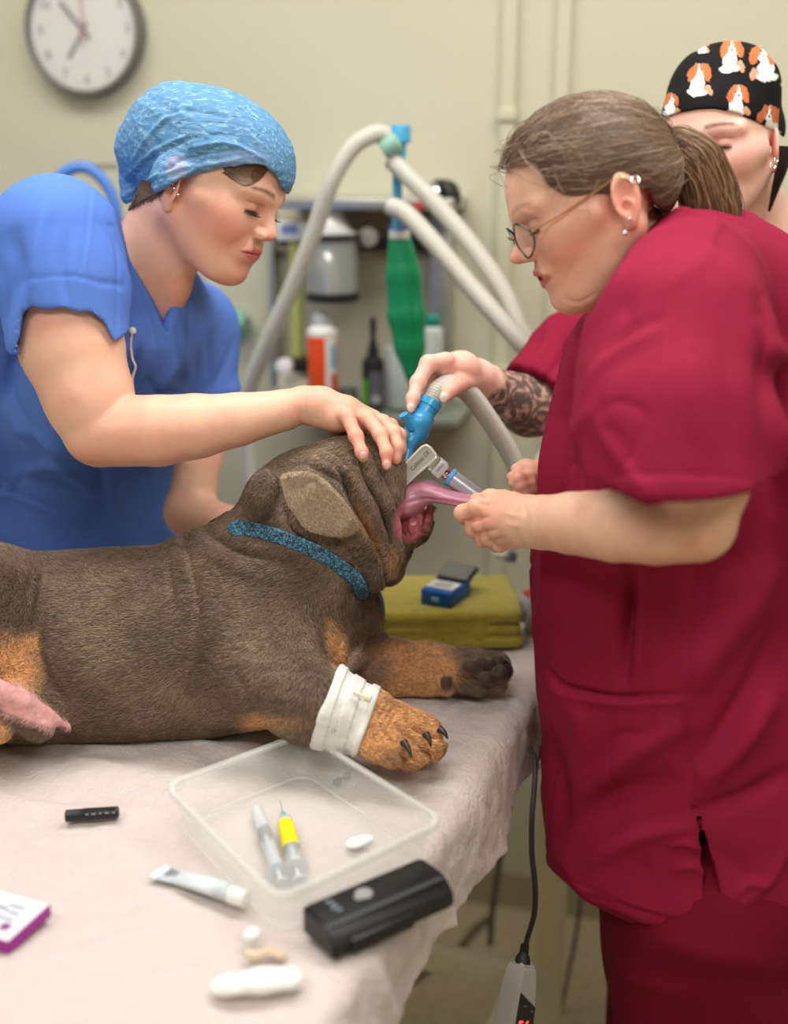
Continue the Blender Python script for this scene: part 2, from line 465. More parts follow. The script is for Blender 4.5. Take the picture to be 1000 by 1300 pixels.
# ------------------------------------------------------------------ examination table and the blanket on it
TBY = math.radians(-21)
TU = Vector((math.cos(TBY), math.sin(TBY), 0)); TV = Vector((-math.sin(TBY), math.cos(TBY), 0))
TE = Vector((*on_z(655, 905, TZ)[:2], 0))          # a point on the table's right end; the end runs along TV
def tab(u, v, z): return TE+TU*u+TV*v+Vector((0, 0, z))
TL, TV0, TV1 = 1.75, -1.0, .275                     # length to the left, near and far edge
def make_table():
    root = empty('exam_table', tab(-.8, 0, 0), 'cream metal examination table under the pale blanket', 'table')
    def part(name, u0, u1, v0, v1, z0, z1, m=M['cream'], bev=.004):
        b = Bm(); b.box(tab((u0+u1)/2, (v0+v1)/2, (z0+z1)/2), (u1-u0, v1-v0, z1-z0), (0, 0, TBY), bev); return b.build(name, m, root)
    part('table_top', -TL, 0, TV0, TV1, TZ-.045, TZ-.006, bev=.01)
    for u in (-.005, -TL+.1):
        for v in (TV1+.01, TV0+.12):
            o = part('leg', u-.022, u+.022, v-.022, v+.022, .125, TZ-.045)
            b = Bm(); c = tab(u, v, .052); b.lathe([(.046, -.014), (.05, -.009), (.05, .009), (.046, .014)], c, TU, 28)
            w = b.build('castor', M['rubber'], o); w.location = (0, 0, 0)
            b = Bm(); b.box(tab(u, v, .11), (.05, .05, .03), (0, 0, TBY), .004); b.box(tab(u-.02, v, .08), (.004, .04, .07), (0, 0, TBY), .001); b.box(tab(u+.02, v, .08), (.004, .04, .07), (0, 0, TBY), .001)
            b.build('castor_fork', M['steel'], o)
    part('rail', -TL+.12, -.03, TV1-.01, TV1+.02, .27, .315)
    part('rail', -TL+.12, -.07, TV0+.105, TV0+.135, .27, .315)
    part('crosspiece', -.065, -.035, TV0+.14, TV1-.05, .27, .315)
make_table()
def make_blanket():
    nu, nv = 430, 380
    us = np.linspace(-TL-.03, .115, nu); vs = np.linspace(TV0-.05, TV1+.03, nv)
    U, W = np.meshgrid(us, vs, indexing='ij'); U = U.ravel(); W = W.ravel()
    r = .022
    # roll over the right end
    s = np.clip(U+.012, 0, None); ang = np.clip(s/r, 0, math.pi/2*.93); down = np.clip(s-r*ang, 0, None)
    wob = vnoise(np.stack([W*5, U*0, U*0+3], 1), 1)*1.0
    u = np.where(U < -.012, U, -.012+r*np.sin(ang)+down*(.10+.15*wob)); z = np.where(U < -.012, 0, -r*(1-np.cos(ang))-down*.9)
    # same over the far edge
    s = np.clip(W-TV1+.0, 0, None); z = z-s*.8
    P2 = np.stack([U, W, 0*U], 1)
    n = .0085*vnoise(P2, 9, 2)+.0050*vnoise(P2*np.array((1, 1.6, 1)), 24, 5)+.0020*vnoise(P2, 62, 1)+.0008*vnoise(P2, 150, 1)
    ridge = lambda sc, o, st: (1-np.abs(vnoise(P2*np.array(st), sc, o))*5).clip(0, 1)**2
    n = n+.0055*ridge(6, 7, (1, .55, 1))*(vnoise(P2, 3, 9)+.5)+.0035*ridge(11, 3, (.6, 1, 1))
    hang = np.clip(U/.05, 0, 1)
    V = np.array([tab(a, b, c) for a, b, c in zip(u, W, TZ+z+.001)])
    N = np.tile(np.array((0, 0, 1.0)), (len(V), 1)); side = np.array(TU)
    k = (np.clip(ang, 0, 1.6)/1.6)[:, None] if np.ndim(ang) else 0
    ndir = N*(1-k)+side*k
    V = V+ndir*(n*(1+1.2*hang))[:, None]
    # pressed flat
    F = []
    I = np.arange(nu*nv).reshape(nu, nv)
    F = np.stack([I[:-1, :-1], I[1:, :-1], I[1:, 1:], I[:-1, 1:]], -1).reshape(-1, 4)
    me = mesh_np('blanket', V, F)
    m = mat('blanket_fleece', srgb(205, 194, 190), .95, bump=[(110, .5, .006, ONE), (240, .5, .003, ONE), (900, .35, .001, ONE)], mott=(26, srgb(203, 189, 186), .7), sheen=.3)
    o = link('blanket', me, m); mo = o.modifiers.new('thick', 'SOLIDIFY'); mo.thickness = .004; mo.offset = -1
    tag(o, 'pale pinkish white fleece blanket spread over the table under the dog', 'blanket')
make_blanket()
# ------------------------------------------------------------------ people: a head in its own frame (x forward, y to its left, z up; origin between the ears)
ZS = .9
class Head:
    def __init__(s, O, fwd, scale=1.0, up=(0, 0, 1)):
        s.O = np.asarray(O, float); s.R = rotm(fwd, up); s.s = scale
    def w(s, x, y, z): return s.O+s.R@(np.array((x, y, z*ZS), float)*s.s)
    def loc(s, P): return ((P-s.O)@s.R)/s.s/np.array((1, 1, ZS))
    def ell(s, c, r, tilt=None):
        R = s.R if tilt is None else s.R@np.array(Euler(tilt).to_matrix()); return prim_ell(s.w(*c), np.array(r)*np.array((1, 1, ZS))*s.s, R)
    def con(s, a, b, ra, rb): return prim_cone(s.w(*a), s.w(*b), ra*s.s, rb*s.s)
    def build(s, F, lids=.6, jaw=1.0, mouth=0.0, nose=1.0, chin=0.0, cheek=1.0, ears=(1, -1), fat=0.0, brow=1.0, back=(-.010, .097)):
        e, c = s.ell, s.con
        F.u(e((back[0], 0, .048), (back[1], .073, .086)), .01)
        F.u(e((.034, 0, .046), (.060, .061, .062)), .03)
        F.u(e((.030, 0, -.012), (.058, .056, .070)), .03)
        for y in (1, -1):
            F.u(e((.052, .033*y, -.014), (.036, .029*cheek, .034)), .02)
            F.u(c((.000, .052*y, -.030), (.062, .022*y, -.076), .021, .017*jaw+fat), .025)
            F.u(c((.060, .046*y, .004), (.030, .064*y, .004), .014, .012), .02)     # cheekbone
        F.u(e((.034, 0, -.058), (.050, .040, .030+fat)), .03)
        F.u(e((.074+chin, 0, -.080), (.020, .022, .018)), .018)
        F.u(c((.083, .012, -.040), (.083, -.012, -.040), .015, .015), .014)            # muzzle
        for y in (1, -1):
            F.sub(s.ell((.101, .031*y, .020), (.014, .019, .013)), .014)
            F.u(c((.089, .010*y, .036), (.074, .052*y, .038), .0085*brow, .006), .014)
            F.u(e((.0765, .031*y, .0175), (.0135, .0140, .0135)), .004)
        # nose
        F.u(c((.088, 0, .030), (.104+.006*(nose-1), 0, -.002), .0075, .0082), .010)
        F.u(e((.108*1+.010*(nose-1), 0, -.008), (.0115*nose, .0100*nose, .0092*nose)), .007)
        for y in (1, -1):
            F.u(e((.099, .0105*y, -.0125), (.0098, .0066, .0072)), .005)
            F.sub(e((.106, .0062*y, -.0185), (.0050, .0026, .0034), (0, .3, 0)), .002)
        F.sub(c((.100, 0, -.0215), (.099, 0, -.028), .0022, .0018), .004)
        # lips
        m = mouth
        for y in (1, -1):
            F.u(c((.0975, 0, -.0355), (.0715, .0285*y, -.0420), .0046, .0020), .0035)
            F.u(c((.0940-.2*m, 0, -.0480-m), (.0715, .0280*y, -.0435-.4*m), .0056, .0020), .0035)
        if m > 0: F.sub(e((.094, 0, -.0415-m*.5), (.012, .016, .0015+m*.45)), .002)
        s.mouth = m
        # ears
        for y in ears:
            T = (0, -.25, -.35*y) ; cx = -.006
            F.u(e((cx, .0775*y, .004), (.0185, .0055, .0310), (0, -.22, .40*y)), .004)
            F.sub(e((cx+.003, .0835*y, .004), (.0115, .0052, .0200), (0, -.22, .40*y)), .003)
            F.u(e((cx+.001, .0795*y, -.006), (.0060, .0050, .0085), (0, -.2, .40*y)), .003)
            F.sub(e((cx+.004, .083*y, -.006), (.0045, .006, .0065), (0, -.2, .4*y)), .002)
            F.u(e((cx+.006, .0765*y, -.024), (.0085, .0045, .0095), (0, 0, .3*y)), .004)
        s.post(F)
    def post(s, F):
        m = s.mouth
        def f(P):
            L = s.loc(P); y = np.abs(L[:, 1]); o = 0*y
            if m <= 0: o += .0028*s.s*np.exp(-((L[:, 2]+.0415+y*.06-1.2*y*y)/.0011)**2)*np.clip((.025-y)/.004, 0, 1)*(L[:, 0] > .07)
            # upper lid crease and lash line
            yy = y-.031; zl = .0125-6*yy*yy
            o += .0012*s.s*np.exp(-((L[:, 2]-(zl+.0135))/.0012)**2)*np.clip((.017-np.abs(yy))/.004, 0, 1)*(L[:, 0] > .06)
            o += .0012*s.s*np.exp(-((L[:, 2]-zl)/.0010)**2)*np.clip((.014-np.abs(yy))/.003, 0, 1)*(L[:, 0] > .06)
            # fold beside the mouth
            d = np.abs((y-.0165)-(-.014-L[:, 2])*.42); o += .0010*s.s*np.exp(-(d/.0022)**2)*((L[:, 2] < -.014) & (L[:, 2] > -.040))*(L[:, 0] > .05)
            return o
        F.disp(f)
    def paint(s, C, V, skin, lip, brow, lash, flush, browk=1.0, age=0.0, hair=None, hairline=None):
        L = s.loc(V); x, y, z = L.T; ay = np.abs(y); fr = x > .04
        g = lambda cx, cy, cz, r: np.exp(-(((x-cx)**2+(ay-cy)**2+(z-cz)**2)/(r*r)))
        C = blend(C, .65*g(.062, .045, -.018, .024), flush)
        C = blend(C, .45*g(.112, 0, -.008, .012), flush); C = blend(C, .7*g(-.006, .080, .004, .022), flush)
        C = blend(C, .35*g(.080, 0, -.08, .02), flush)
        C = blend(C, .35*g(.088, .031, .018, .016), np.array(flush)*.75)
        zu = -.0358-.0050*(ay/.027)**1.2; zb = -.0476-s.mouth+.0045*(ay/.026)**1.5
        t = np.clip((zu+.0048-.0035*(ay/.024)-z)/.0016, 0, 1)*np.clip((z-(zb-.0058+.0035*(ay/.024)))/.0016, 0, 1)*np.clip((.0300-ay)/.003, 0, 1)*(x > .060)
        C = blend(C, t*.9, lip)
        if s.mouth <= 0: C = blend(C, np.exp(-((z+.0415+ay*.06-1.2*ay*ay)/.0008)**2)*np.clip((.030-ay)/.003, 0, 1)*(x > .06)*.8, srgb(110, 44, 44))
        else: C = blend(C, np.clip(1.3-(((z+.0415+s.mouth*.5)/(.0012+s.mouth*.45))**2+(ay/.017)**2), 0, 1)*(x > .07)*(x < .092), srgb(70, 26, 26))
        yy = ay-.031; zl = .0125-6*yy*yy
        C = blend(C, np.exp(-((z-zl)/.0022)**2)*np.clip((.0155-np.abs(yy))/.003, 0, 1)*(x > .06)*.95, lash)
        C = blend(C, np.exp(-((z-(zl+.0135))/.0015)**2)*np.clip((.017-np.abs(yy))/.004, 0, 1)*(x > .06)*.35, np.array(flush)*.5)
        zbw = .0425+.0035*np.sin((ay-.012)/.042*math.pi); n = vnoise(L*np.array((1, 1.5, 1)), 700, 1)
        C = blend(C, np.clip(1-np.abs(z-zbw)/(.0054-.0030*np.clip((ay-.012)/.042, 0, 1)), 0, 1)**.6*np.clip((ay-.010)/.005, 0, 1)*np.clip((.054-ay)/.008, 0, 1)*(x > .04)*np.clip(.95+n*.5, 0, 1)*browk, brow)
        for q in (1,):
            C = blend(C, np.exp(-(((x-.106)/.005)**2+((ay-.0062)/.003)**2+((z+.0185)/.003)**2))*.9, srgb(80, 34, 30))
        return C
def skin_mat(name, sss=.12):
    return mat(name, rough=.46, attr=True, sss=sss, bump=[(900, .25, .0006, ONE), (200, .12, .0008, ONE)], spec=.4, sssr=(.9, .35, .2))
def skin_paint(V, base, red, amt=.5):
    C = np.tile(np.array(base), (len(V), 1)); n = vnoise(V, 18, 3)+.5*vnoise(V, 50, 8)
    C = blend(C, np.clip(.35+n*1.4, 0, 1)*amt, red); C = C*(1+.06*vnoise(V, 260, 1))[:, None]
    return C
def cloth_mat(name, col, dark, rough=.8, weave=1400):
    return mat(name, col, rough, bump=[(weave, .25, .0006, ONE), (14, .25, .008, (1, 1, .6))], mott=(5, dark, .5), spec=.15)
def finger(F, pts, k=.0022):
    """a chain of (px, py, Y, r px), joined to the hand as a finger that stays apart from its neighbours"""
    G = Field(); G.chain(pts, .004)
    W = [at(*p[:3]) for p in pts]
    for w_, p in zip(W[1:-1], pts[1:-1]): G.u(prim_ell(w_, np.full(3, p[3]*mpp(*p[:3])*1.06)), .004)
    F.u(G.prim(), k)
def nail_obj(px, py, Y, rx, rz, a, m, parent, tilt=0):
    pr = EP(px, py, Y, rx, rz, .0022, a); F = Field(); F.u(pr, 0)
    return sdf_obj('nail', F, .0007, m, parent, sm=1)
def drift(seed, amp, sc):
    return lambda P: amp*vnoise(P, sc, seed)

def polyprism(pts, Y, y0, y1, smoothn=0):
    """region whose outline seen from the camera is pts (drawn at depth Y), between depths y0 and y1"""
    W = np.array([at(a, b, Y) for a, b in pts]); 
    if smoothn: W = spline(np.vstack([W, W[:1]]), smoothn)[:-1]
    pz = W[:, [0, 2]]; c = np.array((pz[:, 0].mean(), (y0+y1)/2, pz[:, 1].mean())); R = float(np.linalg.norm(pz-c[[0, 2]], axis=1).max()*y1/Y*1.1+(y1-y0)/2+.02)
    def f(P):
        Q = sight(P, Y)[:, [0, 2]]; dm = np.full(len(P), 1e9); ins = np.zeros(len(P), bool)
        for i in range(len(pz)):
            a, b = pz[i], pz[(i+1) % len(pz)]; ba = b-a; h = np.clip(((Q-a)@ba)/(ba@ba+1e-12), 0, 1)
            dm = np.minimum(dm, np.linalg.norm(Q-a-h[:, None]*ba, axis=1))
            cc = (a[1] > Q[:, 1]) != (b[1] > Q[:, 1]); xx = (b[0]-a[0])*(Q[:, 1]-a[1])/(b[1]-a[1]+1e-12)+a[0]; ins ^= cc & (Q[:, 0] < xx)
        d = np.where(ins, -dm, dm); return np.maximum(d, np.maximum(y0-P[:, 1], P[:, 1]-y1))
    return f, c, R
def fold_noise(seed, amp=.004, st=(1, 1, .45), sc=9):
    def f(P):
        Q = P*np.array(st); wv = np.stack([vnoise(Q, 6, seed+1), vnoise(Q, 6, seed+2), vnoise(Q, 6, seed+3)], 1); Q = Q+wv*.10
        n = vnoise(Q, sc, seed); m = np.clip(vnoise(P, 5, seed+9)*3+.55, 0, 1); n2 = vnoise(Q, sc*2.2, seed+5); m2 = np.clip(vnoise(P, 7, seed+12)*3+.3, 0, 1)
        broad = -amp*(1-np.abs(n)*4).clip(-.2, 1)
        return broad-amp*.75*np.exp(-(n/.035)**2)*m+amp*.5*np.exp(-((n2-.02)/.04)**2)*m2
    return f
def press(fld, W, off=.0018, s0=.88, s1=1.12):
    """carry strands along the line of sight onto a surface"""
    fl = W.reshape(-1, 3); cz = np.array((0, 0, CAMZ)); ray = fl-cz; a = np.full(len(fl), s0); b = np.full(len(fl), s1)
    for _ in range(24):
        md = (a+b)/2; ins = fld.eval(cz+ray*md[:, None]) < off; b = np.where(ins, md, b); a = np.where(ins, a, md)
    b = np.where(b > s1-.01, 1.0, b); return (cz+ray*b[:, None]).reshape(W.shape)
def pmask(V, px, py, rx, ry, a=0, soft=.6, y0=-9, y1=9):
    q = proj(V)-np.array((px, py)); c, s = math.cos(math.radians(a)), math.sin(math.radians(a))
    x = (q[:, 0]*c+q[:, 1]*s)/rx; y = (-q[:, 0]*s+q[:, 1]*c)/ry
    return np.clip((1-np.sqrt(x*x+y*y))/soft, 0, 1)*(V[:, 1] > y0)*(V[:, 1] < y1)
def legs_and_shoes(root, hipL, hipR, zt, r, m, shoe_m, fx=(1, 0), r2=None):
    """trousers from the hips to the floor and a pair of clogs; hips are (x, y)"""
    F = Field()
    F.u(prim_cone((*hipL, zt), (*hipR, zt), r*1.12, r*1.12), .03)
    for h in (hipL, hipR): F.u(prim_cone((*h, zt), (h[0], h[1], .5), r*1.02, r*.72), .03); F.u(prim_cone((h[0], h[1], .5), (h[0], h[1], .09), r*.72, r*.62), .03)
    F.inter(prim_plane((0, 0, .07), (0, 0, -1)), .003)
    F.disp(fold_noise(3, .004))
    sdf_obj('trousers', F, .006, m, root)
    for h in (hipL, hipR):
        f = Vector((fx[0], fx[1], 0)).normalized(); a = np.array((h[0], h[1], .05)); d = np.array(f)
        G = Field(); G.u(prim_cone(a-d*.04, a+d*.06, .042, .045), .02); G.u(prim_cone(a+d*.06+np.array((0, 0, -.012)), a+d*.14+np.array((0, 0, -.018)), .044, .032), .02)
        G.u(prim_cone(a, a+np.array((0, 0, .05)), .04, .036), .02); G.inter(prim_plane((0, 0, .003), (0, 0, -1)), .003)
        sdf_obj('shoe', G, .004, shoe_m, root)

def lashes(H, m, parent, y, n=22, length=.0095):
    """eyelashes along the edge of a lowered lid"""
    b = Bm()
    for i in range(n):
        q = -.0125+.025*i/(n-1); z0 = .0125-6*q*q
        x0 = .0765+math.sqrt(max(.0135**2-q*q-(z0-.0175)**2*.8, 1e-6)); side = q*.35
        p = [H.w(x0-.0006, y*.031+q, z0), H.w(x0+length*.6, y*.031+q+side*.5, z0-.003), H.w(x0+length, y*.031+q+side, z0-.0015)]
        b.tube(spline(p, 5), np.linspace(.00045, .00012, 5), 4, caps=False)
    o = b.build('eyelashes', m, parent, auto=False); o['kind'] = 'stuff'; return o
def hair_curves(name, P, rad, C, m, parent):
    """P (n, k, 3) strand points, rad (k,) radii, C (n, 3) colours"""
    n, k = P.shape[:2]; hc = bpy.data.hair_curves.new(name); hc.add_curves([k]*n)
    hc.attributes['position'].data.foreach_set('vector', P.astype(np.float32).reshape(-1))
    ra = hc.attributes.new('radius', 'FLOAT', 'POINT'); ra.data.foreach_set('value', np.tile(np.asarray(rad, np.float32), n))
    ca = hc.attributes.new('Col', 'FLOAT_COLOR', 'CURVE'); ca.data.foreach_set('color', np.concatenate([np.clip(C, 0, 1), np.ones((n, 1))], 1).astype(np.float32).ravel())
    o = bpy.data.objects.new(name, hc); COL.objects.link(o); hc.materials.append(m); o.parent = parent; o.location = -parent.location; o['kind'] = 'stuff'; return o
def hair_mat(name, rough=.35):
    m = bpy.data.materials.new(name); m.use_nodes = True; nt = m.node_tree; b = nt.nodes['Principled BSDF']; a = nt.nodes.new('ShaderNodeAttribute'); a.attribute_name = 'Col'
    nt.links.new(a.outputs['Color'], b.inputs['Base Color']); b.inputs['Roughness'].default_value = rough; b.inputs['Specular IOR Level'].default_value = .5; return m
# ------------------------------------------------------------------ the dog
def EP(px, py, Y, rx, rz, ry, a=0, tilt=0):
    """ellipsoid: rx, rz in pixels, ry (depth) in metres, a = turn in the picture (degrees, clockwise)"""
    s = mpp(px, py, Y); a = math.radians(a)
    X = np.array((math.cos(a), 0, -math.sin(a))); Z = np.array((math.sin(a), 0, math.cos(a)))
    t = math.radians(tilt); Yv = np.array((0, math.cos(t), math.sin(t))); 
    if tilt: X = X-Yv*(X@Yv); X /= np.linalg.norm(X); Z = np.cross(X, Yv)
    return prim_ell(at(px, py, Y), (rx*s, ry, rz*s), np.stack([X, Yv, Z], 1))
def ball(px, py, Y, r): return prim_ell(at(px, py, Y), np.full(3, r*mpp(px, py, Y)))
def make_dog():
    root = empty('dog', (*at(200, 850, 1.4)[:2], TZ), 'chocolate brown bulldog with tan legs lying on the table, tongue pulled out', 'dog')
    F = Field()
    # trunk
    F.u(EP(-120, 820, 1.42, 170, 118, .15), .05)
    F.u(EP(60, 822, 1.42, 180, 118, .15), .05)
    F.u(EP(200, 815, 1.42, 150, 115, .155), .05)
    F.u(EP(300, 800, 1.42, 120, 122, .15, 20), .04)
    # shoulder and breast
    F.u(EP(335, 830, 1.33, 92, 84, .085, 30), .035)
    F.u(EP(405, 800, 1.42, 62, 74, .11, 40), .03)
    F.u(EP(430, 790, 1.47, 50, 66, .09, 30), .03)
    # neck
    F.chain([(300, 765, 1.42, 100), (375, 712, 1.41, 88), (405, 670, 1.41, 84)], .04)
    # upper near arm, forearm and wrist
    F.chain([(345, 862, 1.27, 58), (392, 888, 1.245, 50), (432, 905, 1.235, 40), (470, 918, 1.23, 37)], .022)
    # near paw
    F.u(EP(492, 934, 1.222, 43, 32, .038, 18), .018)
    F.chain([(480, 916, 1.235, 28), (470, 908, 1.235, 32)], .01)
    toes = [(538, 930, 1.255, 24), (546, 947, 1.225, 21), (516, 954, 1.20, 22.5), (493, 950, 1.185, 19)]
    F.chain([(500, 915, 1.25, 24), (538, 928, 1.26, 22)], .010)
    F.chain([(500, 930, 1.235, 24), (545, 946, 1.235, 21)], .008)
    F.chain([(495, 938, 1.215, 24), (520, 956, 1.205, 21)], .007)
    F.chain([(482, 935, 1.20, 22), (496, 956, 1.18, 17)], .007)
    F.chain([(462, 940, 1.20, 18), (478, 952, 1.19, 15)], .007)
    # far leg along the table
    F.chain([(430, 845, 1.50, 48), (490, 850, 1.47, 36), (545, 852, 1.465, 31), (585, 852, 1.46, 28)], .022)
    F.u(EP(602, 853, 1.45, 36, 27, .034, 8), .012)
    for p in [((600, 842, 1.46, 17), (632, 842, 1.47, 14)), ((605, 850, 1.44, 17), (638, 852, 1.45, 13)), ((600, 862, 1.43, 15), (630, 866, 1.43, 12.5)), ((590, 866, 1.43, 13), (606, 872, 1.425, 11))]:
        F.chain(p, .005)
    F.chain([(566, 862, 1.425, 9), (567, 876, 1.42, 7)], .004)
    # pads of the far paw
    for p in ((598, 848, 1.415, 15, 11, .012), (618, 862, 1.41, 12, 9, .010), (634, 856, 1.42, 9, 12, .010), (612, 841, 1.425, 11, 7, .010), (632, 838, 1.435, 9, 7, .009)):
        F.u(EP(*p, 10), .003)
    # rump, thigh, belly folds
    F.u(EP(-30, 775, 1.35, 90, 82, .11, -10), .03)
    F.u(EP(-60, 850, 1.30, 92, 84, .09, 30), .03)
    F.chain([(-30, 865, 1.28, 45), (60, 905, 1.275, 20)], .03)
    F.chain([(20, 895, 1.245, 26), (50, 920, 1.245, 20)], .012)
    F.chain([(-20, 868, 1.225, 14), (30, 893, 1.235, 12), (88, 923, 1.262, 4)], .006)
    F.chain([(-30, 925, 1.22, 26), (0, 925, 1.23, 16)], .01)
    # head: skull, cheek, upper lip and flews
    F.u(EP(400, 640, 1.42, 88, 72, .095, -12), .02)
    F.u(EP(455, 628, 1.42, 60, 66, .085, 10), .02)
    F.u(EP(340, 635, 1.44, 28, 38, .075, 20), .012)
    F.u(EP(334, 634, 1.362, 23, 35, .032, 16), .004)
    F.u(EP(430, 600, 1.41, 50, 42, .07, -20), .015)
    F.chain([(455, 600, 1.40, 48), (448, 660, 1.365, 46), (462, 715, 1.352, 32)], .014)          # near flew
    F.chain([(478, 700, 1.348, 24), (474, 724, 1.345, 24)], .010)
    F.chain([(486, 590, 1.39, 26), (478, 640, 1.36, 28), (494, 700, 1.36, 17), (490, 722, 1.36, 14)], .007)
    F.chain([(500, 590, 1.39, 14), (502, 640, 1.375, 12), (498, 676, 1.372, 11)], .006)
    F.chain([(440, 575, 1.42, 22), (478, 575, 1.43, 20), (496, 600, 1.44, 20)], .01)
    F.chain([(496, 610, 1.47, 20), (500, 690, 1.45, 20), (490, 720, 1.45, 22)], .015)            # far flew
    # lower jaw
    F.chain([(470, 680, 1.42, 30), (505, 672, 1.425, 27), (528, 662, 1.43, 20), (530, 676, 1.425, 14)], .012)
    F.chain([(512, 686, 1.40, 8), (538, 668, 1.40, 10), (546, 645, 1.41, 7)], .006)
    # mouth opening
    F.sub(EP(524, 650, 1.395, 17, 24, .035, 20), .006)
    # lumps of moist gum inside
    rr = np.random.default_rng(3)
    for i in range(44):
        a = rr.uniform(0, 6.28); q = math.sqrt(rr.random())
        px, py = 524+17*q*math.cos(a), 660+22*q*math.sin(a)
        F.u(ball(px, py, 1.408+.01*rr.random(), rr.uniform(2.5, 5.5)), .002)
    # folds of the face and neck
    cr = lambda pts, amp, w, Y=(1.25, 1.42): crease(F, pts, amp, w, Y)
    cr([(432, 590), (442, 625), (462, 662), (484, 700), (492, 742)], -.022, .0048)
    cr([(452, 572), (468, 612), (486, 650), (502, 700)], -.016, .0042)
    cr([(468, 566), (482, 596), (500, 630), (509, 660)], -.006, .003)
    cr([(442, 578), (452, 615), (474, 655), (494, 690)], .005, .0050)
    cr([(390, 592), (408, 598), (432, 612), (445, 640)], -.006, .0036)
    cr([(400, 580), (420, 588), (440, 606)], -.0045, .003)
    cr([(385, 602), (400, 606), (418, 620)], -.004, .0028)
    cr([(415, 572), (432, 580), (446, 596)], -.0045, .003)
    cr([(362, 612), (356, 640), (368, 672), (392, 690)], -.008, .005)
    cr([(345, 600), (366, 592), (392, 586)], -.006, .004); cr([(356, 606), (366, 630), (362, 664)], -.009, .005); cr([(318, 610), (330, 600), (350, 604)], .004, .005); cr([(470, 735), (484, 722), (492, 700)], .003, .006); cr([(400, 585), (430, 592), (450, 610), (462, 640)], .005, .005); cr([(460, 660), (478, 690), (490, 725)], .005, .004)
    cr([(322, 668), (350, 676), (396, 694), (440, 722), (455, 740)], -.004, .008)
    cr([(440, 690), (455, 716), (468, 742)], -.004, .004)
    cr([(415, 665), (440, 700), (452, 735)], -.005, .005)
    # trunk folds
    B = (1.18, 1.55)
    crease(F, [(233, 684), (242, 720), (250, 770), (248, 820)], -.005, .008, B)
    crease(F, [(222, 690), (232, 740), (238, 780)], .004, .008, B)
    crease(F, [(262, 676), (300, 700), (360, 715), (400, 740)], -.006, .008, B)
    crease(F, [(255, 690), (300, 720), (350, 735)], .004, .010, B)
    crease(F, [(54, 722), (52, 770), (48, 815), (60, 860), (92, 905)], -.010, .010, B)
    crease(F, [(44, 712), (38, 745), (30, 790)], .004, .010, B)
    crease(F, [(300, 850), (322, 900), (345, 918)], -.007, .007, B)
    crease(F, [(318, 868), (340, 850), (380, 856)], -.003, .006, B)
    crease(F, [(402, 745), (412, 790), (420, 850)], -.004, .010, B)
    crease(F, [(432, 800), (428, 835), (436, 862)], -.005, .006, (1.25, 1.6))
    crease(F, [(470, 780), (468, 820), (440, 862)], -.008, .006, (1.3, 1.6))
    crease(F, [(484, 800), (478, 830), (452, 866)], .006, .006, (1.3, 1.6))
    # leg wrinkles
    for x in (466, 474, 484, 493): crease(F, [(x-14, 950), (x-2, 922), (x+14, 898)], -.0042, .0028, (1.1, 1.32))
    for x in (505, 530, 556): crease(F, [(x, 828), (x+5, 850), (x-2, 874)], -.002, .004, (1.3, 1.6))
    for pts in ([(512, 908), (528, 926), (548, 934), (566, 938)], [(500, 920), (522, 938), (540, 956), (545, 966)], [(486, 926), (500, 942), (510, 962), (508, 970)]): cr(pts, -.0095, .0032, (1.1, 1.30))
    F.disp(lambda P: .0022*vnoise(P, 22)+.0012*vnoise(P*np.array((1, 1, .6)), 55)+.0004*vnoise(P, 150))
    F.inter(prim_plane((0, 0, TZ+.004), (0, 0, -1)), .012)
    neckF = F
    BR, DK, LT, TAN, PK, PAD, WH = srgb(118, 99, 82), srgb(72, 58, 49), srgb(148, 129, 108), srgb(204, 152, 104), srgb(214, 158, 156), srgb(62, 46, 42), srgb(220, 206, 190)
    Yv = None
    def pw(V, px, py, rx, ry, a=0, soft=.6, ymax=None, ymin=None):
        """paint mask: an ellipse seen from the side, limited in depth"""
        q = proj(V)-np.array((px, py)); c, s = math.cos(math.radians(a)), math.sin(math.radians(a))
        x = (q[:, 0]*c+q[:, 1]*s)/rx; y = (-q[:, 0]*s+q[:, 1]*c)/ry
        w = np.clip((1-np.sqrt(x*x+y*y))/soft, 0, 1)
        if ymax is not None: w = w*(V[:, 1] < ymax)
        if ymin is not None: w = w*(V[:, 1] > ymin)
        return w
